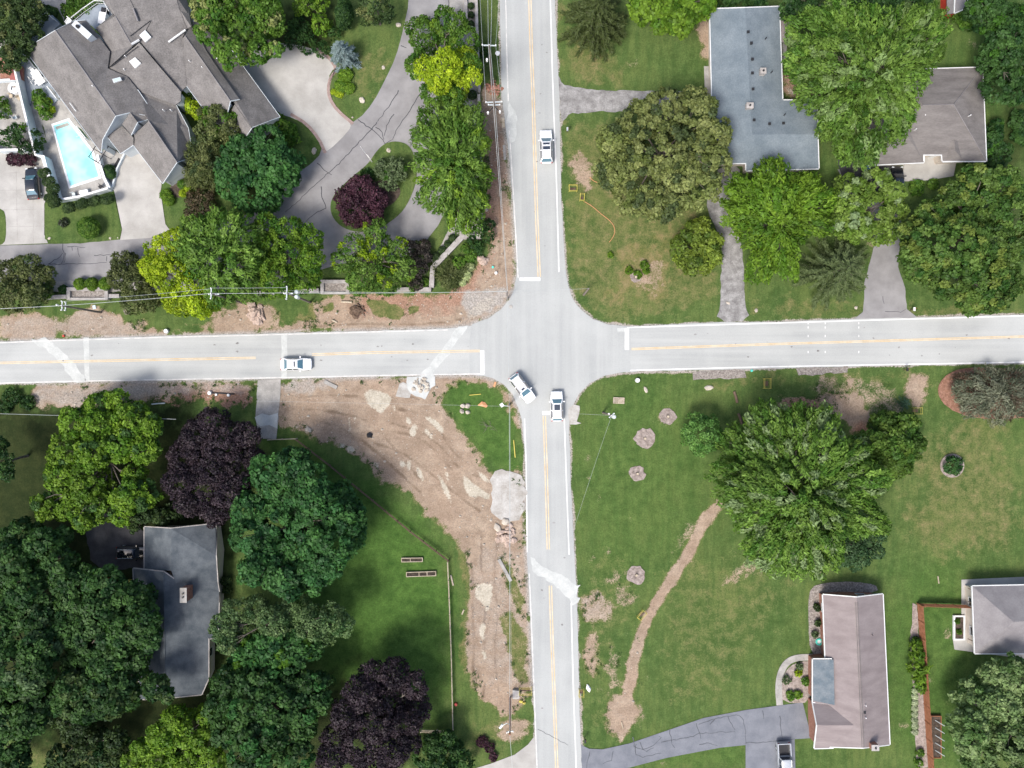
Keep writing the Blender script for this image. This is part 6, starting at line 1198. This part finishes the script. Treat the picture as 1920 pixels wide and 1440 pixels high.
heap('stone_heap', 'heap of pinkish broken stones on the west verge', 'stones', 478, 588, 13, 17, 34, 'rock_pink', .9, (.25, .75), 3); heap('stone_heap', 'heap of pale broken stones beside the pale plants', 'stones', 905, 488, 9, 7, 16, 'rock_pink', .6, (.2, .5), 5)
heap('stone_heap', 'scattered broken stones beside the south road', 'stones', 950, 1005, 17, 22, 44, 'rock_pink', .6, (.12, .5), 7); heap('debris_heap', 'tangled debris under the northern poles', 'debris', 925, 165, 18, 14, 50, 'brick', .4, (.1, .3), 9)
heap('root_heap', 'uprooted stump and reddish roots on the west verge', 'debris', 668, 580, 12, 13, 30, 'wood', .9, (.15, .5), 11); heap('stone_heap', 'pale crumbs of concrete in the spill by the west road', 'stones', 790, 722, 18, 14, 30, 'rock', .4, (.12, .4), 13)
# sticks and roots
def sticks(label, px, py, n, L, mat, seed, name='branches', r=.035):
    rg = random.Random(seed); w = W(px, py); mb = MB()
    for _ in range(n):
        a = rg.uniform(0, 6.28); p = Vector((w.x + rg.uniform(-.4, .4), w.y + rg.uniform(-.4, .4), .08)); d = Vector((math.cos(a), math.sin(a), .1)) * L * rg.uniform(.4, 1); mb.tube([p, p + d * .5 + Vector((rg.uniform(-.2, .2), rg.uniform(-.2, .2), .1)), p + d], r, 5, .01)
    solid(name, label, 'branches', mb, mat)
sticks('bare grey fallen branch on the corner grass', 915, 800, 9, 1.5, 'bark', 2); sticks('uprooted reddish roots on the west verge', 677, 585, 16, 1.6, 'brick', 4); sticks('dry pale sticks among the pinkish stones', 470, 590, 7, 1.4, 'wood_pale', 5); sticks('pale sticks below the northern poles', 926, 172, 10, 1.2, 'wood_pale', 6)
sticks('grey root tangle in the reddish hollow of the blue house', 1482, 173, 18, 1.0, 'rock', 8)
for i, (a, b, w_, l) in enumerate((((700, 543), (682, 541), .22, 'pale plank on the verge by the stone wall'), ((640, 566), (660, 567), .3, 'short pale log on the verge beside the root heap'), ((632, 605), (622, 600), .2, 'short pale board lying near the road edge'), ((845, 1078), (850, 1098), .22, 'pale plank leaning beside the pale timber fence'), ((870, 1143), (866, 1152), .2, 'short pale board in the weedy strip'),
        ((943, 222), (944, 240), .42, 'long pale board under the northern wires'), ((945, 272), (947, 300), .4, 'pale kerb stone beside the north road'), ((880, 741), (902, 739), .1, 'yellow stake lying on the corner grass'), ((963, 825), (966, 858), .14, 'yellow cable guard strip beside the south road'), ((1376, 734), (1382, 755), .4, 'bare soil coloured log on the south east lawn'), ((1384, 775), (1391, 795), .4, 'brown rotten log beneath the silver maple'),
        ((1758, 1080), (1760, 1094), .12, 'pale stick on the lawn near the grey hip roof'), ((935, 1048), (958, 1090), .5, 'grey broken slab along the weedy edge of the south road'), ((608, 715), (632, 727), .55, 'curved concrete fragment in the soil by the west road'), ((1165, 1353), (1168, 1366), .12, 'pale stake at the foot of the dirt path'), ((285, 758), (310, 756), .2, 'grey pipe lying on the verge left of the purple beech'), ((397, 737), (440, 739), .18, 'long dark pipe on the soil above the purple beech'))):
    A, B = W(*a), W(*b); L = (B - A).length; c = (A + B) / 2; an = math.atan2((B - A).y, (B - A).x); mat = 'yellow' if 'yellow' in l else 'metal_dark' if 'dark pipe' in l else 'metal' if 'grey pipe' in l else 'concrete2' if ('concrete' in l or 'slab' in l or 'kerb' in l) else 'wood' if 'log' in l and 'pale' not in l else 'wood_pale'
    m_ = MB()
    if 'pipe' in l or 'log' in l: m_.tube([A + Vector((0, 0, .12)), c + Vector((.03, .02, .13)), B + Vector((0, 0, .12))], w_ / 2, 8)
    else: m_.box(c.x, c.y, .0, .12, L, w_, an, .96)
    solid('log' if 'log' in l else 'pipe' if 'pipe' in l else 'board', l, 'debris', m_, mat)
# excavation guard frames
def guard(label, px, py, sx, sy, rot):
    w = W(px, py); root = empty('guard_frame', (w.x, w.y, 0), label, 'barrier', rz=R(rot)); mb = MB()
    for z in (.5, .95): mb.tube([(-sx / 2, -sy / 2, z), (sx / 2, -sy / 2, z), (sx / 2, sy / 2, z), (-sx / 2, sy / 2, z), (-sx / 2, -sy / 2, z)], .03, 6)
    mb.build('rail', 'yellow', root, local=True)
    for a in (-1, 1):
        for b in (-1, 1): MB().tube([(a * sx / 2, b * sy / 2, 0), (a * sx / 2, b * sy / 2, 1.0)], .04, 6).build('post', 'yellow', root, local=True)
    MB().box(0, 0, -.02, .03, sx * .72, sy * .5).build('pit_cover', 'wood', root, local=True)
guard('wider yellow guard frame over a hole on the north east lawn', 1074, 354.5, 1.15, .85, 0); guard('narrow yellow guard frame at the end of the orange hose', 1091, 371.5, .6, .95, -5); guard('tilted yellow guard frame beside the dirt path', 1202, 1151, .7, 1.35, -40)
guard('yellow guard frame beside the south road and the rust brown pole', 985, 1293, 1.8, .9, 0); guard('small yellow guard frame on the east edge of the south road', 1089.5, 1297, .7, 1.0, 0); guard('timber coloured guard frame by the small blue green spruce', 1716, 770, 1.1, .9, 0); guard('thin yellow guard frame below the east road', 1436, 719, .9, 1.4, 0)
solid('hose', 'orange hose curling across the north east lawn', 'hose', MB().tube([W(*p, .05) for p in chaikin([(1096, 378), (1110, 386), (1128, 402), (1142, 412), (1152, 424), (1153, 438), (1146, 450), (1142, 454)], 2, False)], .045, 6), 'orange')
solid('hose', 'short orange hose beside the khaki oak', 'hose', MB().tube([W(*p, .05) for p in chaikin([(1106, 332), (1112, 339), (1120, 342)], 2, False)], .045, 6), 'orange')
w = W(905, 758); solid('tarpaulin', 'crumpled orange sheet lying on the corner grass', 'tarp', MB().add([(w.x - .75, w.y - .15, .02), (w.x - .1, w.y + .42, .12), (w.x + .35, w.y + .3, .03), (w.x + .75, w.y - .25, .05), (w.x + .5, w.y - .5, .02), (w.x + .1, w.y - .35, .16), (w.x, w.y, .26)], [(0, 5, 6), (5, 4, 6), (4, 3, 6), (3, 2, 6), (2, 1, 6), (1, 0, 6), (0, 1, 2, 3, 4, 5)]), 'orange')
w = W(897, 720); solid('tarpaulin', 'small salmon board near the kerb of the corner grass', 'debris', MB().box(w.x + 2.4, w.y - .05, 0, .08, .28, .75, -.3), 'orange')
# pallet
w = W(1160, 751); root = empty('pallet', (w.x, w.y, 0), 'pale wooden pallet on the south east lawn', 'pallet', rz=R(-2))
for k in range(5): MB().box(0, -.38 + k * .19, .12, .16, 1.65, .15).build('slat', 'wood_pale', root, local=True)
for k in (-.75, 0, .75): MB().box(k, 0, 0, .12, .12, .9).build('bearer', 'wood_pale', root, local=True)
for i, (x, y, r, l, m_) in enumerate(((1195, 713, 4.5, 'white lid shaped drum on the corner of the south east lawn', 'white'), (313, 621, 4.5, 'white bag by the west road edge', 'white'), (394, 737, 4, 'white bucket beside the long dark pipe', 'white'), (406, 740, 2.5, 'small white bucket beside the long dark pipe', 'white'), (429, 741, 3, 'white bucket at the right end of the long dark pipe', 'white'), (120, 630, 2.3, 'small red marker on the west verge', 'red'), (1409, 695, 2.4, 'small teal marker below the east road', 'teal'), (924, 501, 2.3, 'small teal marker on the north west soil', 'teal'), (855, 1320, 3, 'small red marker beside the pale timber fence', 'red'), (205, 1084, 4, 'red ball on the dark parking pad', 'red'), (933, 100, 4.5, 'white round satellite dish shaped plate beside the northern pole', 'white'), (930, 512, 3, 'white bucket on the gravel of the junction corner', 'white'), (958, 575, 3.5, 'manhole ring on the junction corner', 'concrete2'), (710, 360, 1.5, 'small white lamp in the drive island bed', 'white'))):
    w = W(x, y); rr = r * K; hh = .08 if 'plate' in l or 'ring' in l else rr * 1.3; m2 = MB().tube([(w.x, w.y, 0), (w.x, w.y, hh * .85), (w.x, w.y, hh)], rr, 14, rr * .82); solid('drum' if 'drum' in l else 'bucket' if 'bucket' in l else 'bag' if 'bag' in l else 'marker' if 'marker' in l else 'ball' if 'ball' in l else 'plate' if 'plate' in l else 'manhole' if 'ring' in l else 'garden_lamp', l, 'manhole' if 'ring' in l else 'bucket' if 'bucket' in l else 'bag' if 'bag' in l else 'marker' if 'marker' in l else 'object', m2, m_)
# tree stumps in wood-chip rings
for i, (x, y, r, s) in enumerate(((1252, 781, 15.5, 'upper wood chip ring with a stump near the transformer pole'), (1209, 822, 20, 'largest wood chip ring with a stump'), (1195, 888, 15, 'middle wood chip ring with a stump'), (1193, 1078, 18, 'southernmost wood chip ring with a stump beside the dirt path'), (1192, 520, 10, 'stump in chips on the dry north east lawn'), (178, 582, 7, 'stump in chips on the west verge'))):
    if 'verge' in s: x, y = 238, 583
    w = W(x, y); root = empty('stump_ring', (w.x, w.y, 0), s, 'stump'); rg = random.Random(i); P = [Vector((w.x + math.cos(a) * r * K * rg.uniform(.86, 1.12), w.y + math.sin(a) * r * K * rg.uniform(.86, 1.12))) for a in np.linspace(0, 6.28, 18, endpoint=False)]
    mb = MB().prism(ragged(P, .12, .25, i), -.03, .05); 
    for _ in range(60):
        a = rg.uniform(0, 6.28); d = r * K * rg.uniform(.15, .95); mb.box(w.x + math.cos(a) * d, w.y + math.sin(a) * d, .04, .10, .16, .07, rg.uniform(0, 3))
    mb.build('wood_chips', 'mulch_grey', root); st_ = MB().tube([(w.x, w.y, 0), (w.x, w.y, .3)], .22, 12, .19).build('stump', 'bark', root); MB().cyl(w.x, w.y, .3, .32, .18, 12).build('cut_face', 'wood_pale', st_)
w = W(1785, 873); solid('mulch_ring', 'grey mulch ring round the isolated low shrub', 'mulch ring', MB().ring(w.x, w.y, -.03, .10, 1.75, .9, 30), 'mulch_grey')
bed('mulch_bed', [(1770, 705), (1800, 690), (1860, 688), (1960, 700), (1960, 780), (1860, 788), (1800, 778), (1765, 755), (1757, 730)], .05, 'mulch_red', 2, .05); 
structure('gravel_bed', [(1296, 697), (1395, 693), (1398, 708), (1300, 712)], .03, 'gravel', 0, .2, z0=-.05); structure('gravel_bed', [(1494, 690), (1592, 686), (1590, 700), (1498, 704)], .03, 'gravel', 0, .2, z0=-.05)
bed('gravel_bed', [(1516, 1112), (1530, 1096), (1570, 1090), (1640, 1093), (1648, 1112), (1560, 1116), (1548, 1130), (1549, 1230), (1518, 1230), (1516, 1150)], .04, 'gravel', 1, .08); bed('gravel_bed', [(1466, 1318), (1465, 1290), (1470, 1264), (1482, 1248), (1500, 1241), (1524, 1240), (1524, 1318)], .03, 'mulch_grey', 1, .05)
bed('mulch_bed', [(1712, 1130), (1719, 1135), (1742, 1440), (1720, 1440), (1712, 1300), (1707, 1200)], .03, 'mulch_grey', 0, .12)
w = W(1535, 1203); root = empty('garden_ring', (w.x, w.y, 0), 'turquoise plastic ring in the bed beside the pinkish roof', 'garden ring'); MB().ring(w.x, w.y, 0, .25, .5, .30, 24).build('rim', 'teal', root); MB().cyl(w.x, w.y, 0, .12, .29, 16).build('basin', 'cap', root)
w = W(1537, 1231); solid('hose_reel', 'coiled grey hose in the dark bed by the porch', 'hose', MB().ring(w.x, w.y, .05, .15, .38, .28, 20).ring(w.x, w.y, .16, .24, .30, .22, 20), 'metal')
w = W(1520, 1298); solid('statue', 'pinkish round garden ornament on the porch corner', 'ornament', MB().rock(w.x + .1, w.y, 0, .35, .35, .5, 3).rock(w.x + .1, w.y, .4, .2, .2, .3, 4), 'rock_pink')
# mailboxes
for x, y, l, m_ in ((1707, 581, 'white oval topped mailbox by the east drive', 'white'), (1694, 693, 'black mailbox with a white end below the east road', 'black'), (1096, 1383, 'dark mailbox by the bluish drive', 'black'), (1063, 247, 'small pale mailbox beside the north road', 'metal')):
    w = W(x, y); root = empty('mailbox', (w.x, w.y, 0), l, 'mailbox'); MB().box(w.x, w.y, 0, 1.05, .1, .1).build('post', 'wood', root); m2 = MB().box(w.x, w.y, 1.05, 1.2, .26, .52).tube([(w.x, w.y - .26, 1.2), (w.x, w.y + .26, 1.2)], .13, 10); m2.build('box', m_, root); MB().box(w.x + .15, w.y + .1, 1.2, 1.42, .02, .08).build('flag', 'red', root)
# pool furniture
def table(label, px, py, sx, sy, rot, z=.74, zb=.3, mat='white'):
    w = W(px, py, z); root = empty('garden_table', (w.x, w.y, zb), label, 'table', rz=R(rot)); MB().box(0, 0, z - .05, z, sx, sy).build('tabletop', mat, root, local=True)
    for a in (-1, 1):
        for b in (-1, 1): MB().box(a * sx * .42, b * sy * .4, 0, z - .05, .06, .06).build('leg', mat, root, local=True)
def chair(label, px, py, rot, zb=.3, mat='white', group=None):
    w = W(px, py, .5); root = empty('garden_chair', (w.x, w.y, zb), label, 'chair', group, R(rot)); MB().box(0, 0, .42, .47, .48, .48).build('seat', mat, root, local=True); MB().box(0, .24, .47, .95, .48, .05).build('backrest', mat, root, local=True)
    for a in (-1, 1):
        for b in (-1, 1): MB().box(a * .2, b * .2, 0, .42, .04, .04).build('leg', mat, root, local=True)
table('long white table on the grey deck beside the west wall', 73, 146, 2.3, 1.15, -57)
for i, (x, y, r, l) in enumerate(((63, 133, 40, 'white chair at the head of the long white table'), (62, 148, 120, 'upper white chair on the wall side of the long white table'), (67, 157, 120, 'lower white chair on the wall side of the long white table'), (80, 136, -60, 'upper white chair on the house side of the long white table'), (86, 152, -60, 'lower white chair on the house side of the long white table'))): chair(l, x, y, r)
w = W(193, 28, 2.4); root = empty('barbecue_grill', (w.x, w.y, 1.6), 'white covered grill with a dark lid on the north deck', 'grill', rz=R(-10)); MB().box(0, -.5, 0, .95, .95, 1.7).build('cabinet', 'white', root, local=True); MB().box(.05, .7, 0, 1.05, .6, .6).build('lid', 'metal_dark', root, local=True); MB().box(.4, .5, .8, .86, .1, 1.4).build('side_shelf', 'white', root, local=True)
w = W(129, 41, 1.6); root = empty('deck_bench', (w.x, w.y, 1.2), 'white slatted armchair at the north corner of the brown roof', 'chair', rz=R(-35)); MB().box(0, 0, .3, .42, .7, .9).build('seat', 'white', root, local=True); MB().box(0, .45, .42, .95, .7, .08).build('backrest', 'white', root, local=True); MB().box(-.35, 0, .0, .62, .06, .8).box(.35, 0, .0, .62, .06, .8).build('armrest', 'white', root, local=True)
w = W(161, 362); root = empty('storage_box', (w.x, w.y, .06), 'white storage box at the south end of the pool', 'storage box', rz=R(12)); MB().box(0, 0, 0, .5, 1.2, .55).build('box_body', 'white', root, local=True); MB().box(0, 0, .5, .58, 1.26, .6).build('lid', 'cap', root, local=True)
chair('dark lounge chair at the south west corner of the pool', 138, 365, 15, .06, 'metal'); chair('dark lounge chair at the south east corner of the pool', 188, 350, -40, .06, 'metal_dark')
w = W(200, 293); root = empty('pergola', (w.x, w.y, .08), 'small dark metal pergola frame at the end of the pool', 'pergola', rz=R(-32))
for a in (-.8, .8):
    for b in (-1.4, 0, 1.4): MB().box(a, b, 0, 2.2, .08, .08).build('post', 'metal_dark', root, local=True)
for b in (-1.4, 0, 1.4): MB().box(0, b, 2.2, 2.28, 1.7, .08).build('beam', 'metal_dark', root, local=True)
for a in (-.8, .8): MB().box(a, 0, 2.12, 2.2, .08, 2.9).build('rafter', 'metal_dark', root, local=True)
w = W(222, 307); solid('doormat', 'black mat on the terrace by the clipped shrub', 'mat', MB().box(w.x, w.y, .08, .12, .75, 1.5, R(-30)), 'black')
w = W(25, 165, .6); root = empty('fire_pit', (w.x, w.y, .02), 'white round fire pit on the neighbouring terrace', 'fire pit'); MB().ring(w.x, w.y, .02, .6, .82, .42, 28).build('rim', 'cap', root); MB().cyl(w.x, w.y, .02, .35, .41, 18).build('bowl', 'gravel', root)
w = W(38, 170); solid('bench', 'white low bench joining the fire pit to the wall', 'bench', MB().box(w.x, w.y, .02, .5, 1.7, .5), 'cap')
w = W(30, 137, .9); root = empty('hot_tub', (w.x, w.y, .05), 'red covered box on the brick patio', 'hot tub'); MB().box(w.x, w.y, .05, .8, 1.7, 1.9).build('tub_side', 'brick', root); MB().box(w.x, w.y, .8, .92, 1.8, 2.0).build('cover', plain('red_cover', (.30, .10, .09), .6), root)
for i, (x, y, l) in enumerate(((20, 180, 'wicker chair below the fire pit'), (35, 184, 'second wicker chair below the fire pit'), (15, 214, 'shaded chair left of the sandy terrace'), (28, 220, 'shaded chair right of its twin on the sandy terrace'))): chair(l, x, y, 40 * i, .02, 'wood_pale' if i < 2 else 'metal')
# leaning flag pole on the drive island
w = W(695, 303); root = empty('flag_pole', (w.x, w.y, .1), 'white flag pole on the edge of the drive island', 'flag pole'); MB().tube([(w.x + .2, w.y - .1, .1), (w.x - .45, w.y + .55, 5.5)], .05, 8, .03).build('shaft', 'white', root)
MB().add([(w.x + .15, w.y - .05, 1.6), (w.x - .1, w.y + .2, 3.2), (w.x + .15, w.y + .05, 3.1), (w.x + .5, w.y - .45, 1.5)], [(0, 1, 2, 3)]).build('furled_flag', 'white', root)
# bins and boxes
for x, y, l, m_ in ((1622, 318, 'blue wheeled bin by the taupe roofed garage', 'blue'), (1619, 309, 'second darker bin by the taupe roofed garage', 'metal_dark'), (232, 1088, 'blue barrel beside the slate roofed house', 'blue'), (245, 1090, 'yellow crate against the slate roofed house', 'yellow'), (968, 1299, None, None)):
    if l: w = W(x, y); root = empty('wheeled_bin' if 'bin' in l else 'crate' if 'crate' in l else 'barrel', (w.x, w.y, 0), l, 'bin' if 'bin' in l else 'container'); MB().box(w.x, w.y, .0, .95, .6, .62, .1, 1.1).build('bin_body', m_, root); MB().box(w.x, w.y, .95, 1.03, .7, .74, .1).build('lid', m_, root)
w = W(967, 1300); root = empty('utility_box', (w.x, w.y, 0), 'grey speckled utility pad beside the rust brown pole', 'utility box'); MB().prism(ragged([Vector((w.x + a * .48, w.y + b * .55)) for a, b in ((-1, -1), (1, -1), (1, 1), (-1, 1))], .08, .3, 2), 0, .5).build('box_body', 'concrete', root); MB().box(w.x, w.y, .5, .54, .7, .8).build('lid', 'masonry', root)
w = W(980, 1316); solid('flagging', 'crumpled yellow cover on the grass by the south road', 'tarp', MB().rock(w.x - .25, w.y + .08, 0, .3, .22, .22, 4).rock(w.x + .2, w.y - .12, 0, .28, .2, .25, 9), 'yellow')
w = W(1103, 1290); solid('plastic_bag', 'white plastic bag on the east edge of the south road', 'bag', MB().rock(w.x, w.y, 0, .3, .55, .25, 14, .3), 'white'); w = W(693, 816); solid('tyre_rut_stone', 'dark stone lump on the open soil', 'stone', MB().rock(w.x, w.y, 0, .45, .4, .35, 12), 'metal_dark')
w = W(177, 576); solid('board', 'pale blue board on the west verge under the wires', 'debris', MB().box(w.x, w.y, 0, .08, .45, .55, .2), 'skylight')
w = W(885, 58); root = empty('gate_lamp', (w.x, w.y, 0), 'white lantern on the end of the roadside wall', 'lamp'); MB().box(w.x, w.y, 0, 1.0, .45, .45).build('pier', 'masonry', root); MB().box(w.x, w.y, 1.0, 1.3, .3, .3, 0, .6).build('lantern', 'white', root)
# ================================================================ CRACKS SEALED WITH TAR
def cracks(pts_list, w, z, seed=0, mat='seal'):
    mb = MB(); rg = random.Random(seed)
    for pts in pts_list:
        P = []
        for a, b in zip(pts, pts[1:]):
            A, B = W(*a), W(*b); k = max(1, int((B - A).length / .45))
            for j in range(k):
                q = A.lerp(B, j / k); P.append((q.x + rg.uniform(-.09, .09), q.y + rg.uniform(-.09, .09)))
        P.append(tuple(W(*pts[-1])[:2])); mb.sheet(ribbon(P, w, w * .7), z) if len(P) < 3 else None
        if len(P) >= 3:
            L = ribbon(P, w, w * .6); n = len(P); vs = [(p[0], p[1], z) for p in L]; mb.add(vs, [(i + 1, i, 2 * n - 1 - i, 2 * n - 2 - i) for i in range(n - 1)])
    mb.build('sealed_crack', mat, kind='structure')
cracks([[(748, 170), (725, 205), (708, 228)], [(788, 175), (770, 205), (745, 240), (736, 262)], [(708, 228), (697, 242), (670, 270), (640, 302), (612, 328), (585, 352), (558, 378), (535, 398)], [(595, 305), (608, 318), (622, 328)], [(672, 225), (697, 242), (718, 262), (722, 270), (735, 262)], [(738, 215), (725, 235), (720, 255)],
        [(704, 238), (716, 248), (720, 262)], [(603, 350), (604, 370), (612, 390), (590, 400), (572, 418)], [(842, 0), (838, 25)], [(752, 85), (762, 90)]], .13, .022, 1)
cracks([[(117, 458), (120, 475), (118, 490), (115, 494)], [(126, 462), (160, 464)], [(136, 462), (136, 470)], [(146, 464), (147, 476), (150, 482)], [(92, 494), (112, 482), (118, 474)], [(90, 496), (150, 495), (200, 492)], [(176, 479), (200, 478), (222, 476)], [(200, 480), (200, 490)], [(124, 475), (120, 493)]], .10, .022, 2)
cracks([[(1187, 1382), (1190, 1400), (1212, 1408), (1226, 1402)], [(1200, 1392), (1205, 1405), (1225, 1398), (1240, 1384), (1235, 1380)], [(1255, 1368), (1260, 1395), (1265, 1402)], [(1240, 1392), (1262, 1388), (1300, 1380), (1312, 1375), (1378, 1371)], [(1305, 1355), (1310, 1370), (1314, 1385)], [(1310, 1358), (1345, 1346), (1380, 1340), (1392, 1345), (1398, 1370), (1398, 1395)],
        [(1365, 1345), (1372, 1358), (1378, 1368)], [(1340, 1348), (1330, 1358), (1338, 1352)], [(1398, 1392), (1430, 1392), (1462, 1388), (1490, 1385)], [(1463, 1343), (1463, 1365), (1467, 1386)], [(1150, 1408), (1146, 1425), (1130, 1432)], [(1192, 1395), (1192, 1415), (1205, 1420), (1240, 1412)], [(1105, 1410), (1100, 1440)], [(1430, 1332), (1432, 1348)], [(1312, 1395), (1330, 1393), (1345, 1398)]], .13, .02, 3, 'seal_light')
cracks([[(1660, 583), (1688, 585), (1698, 580)], [(1655, 555), (1658, 570)]], .08, .02, 4); cracks([[(1008, 1368), (1040, 1383), (1065, 1397)]], .06, .046, 5)
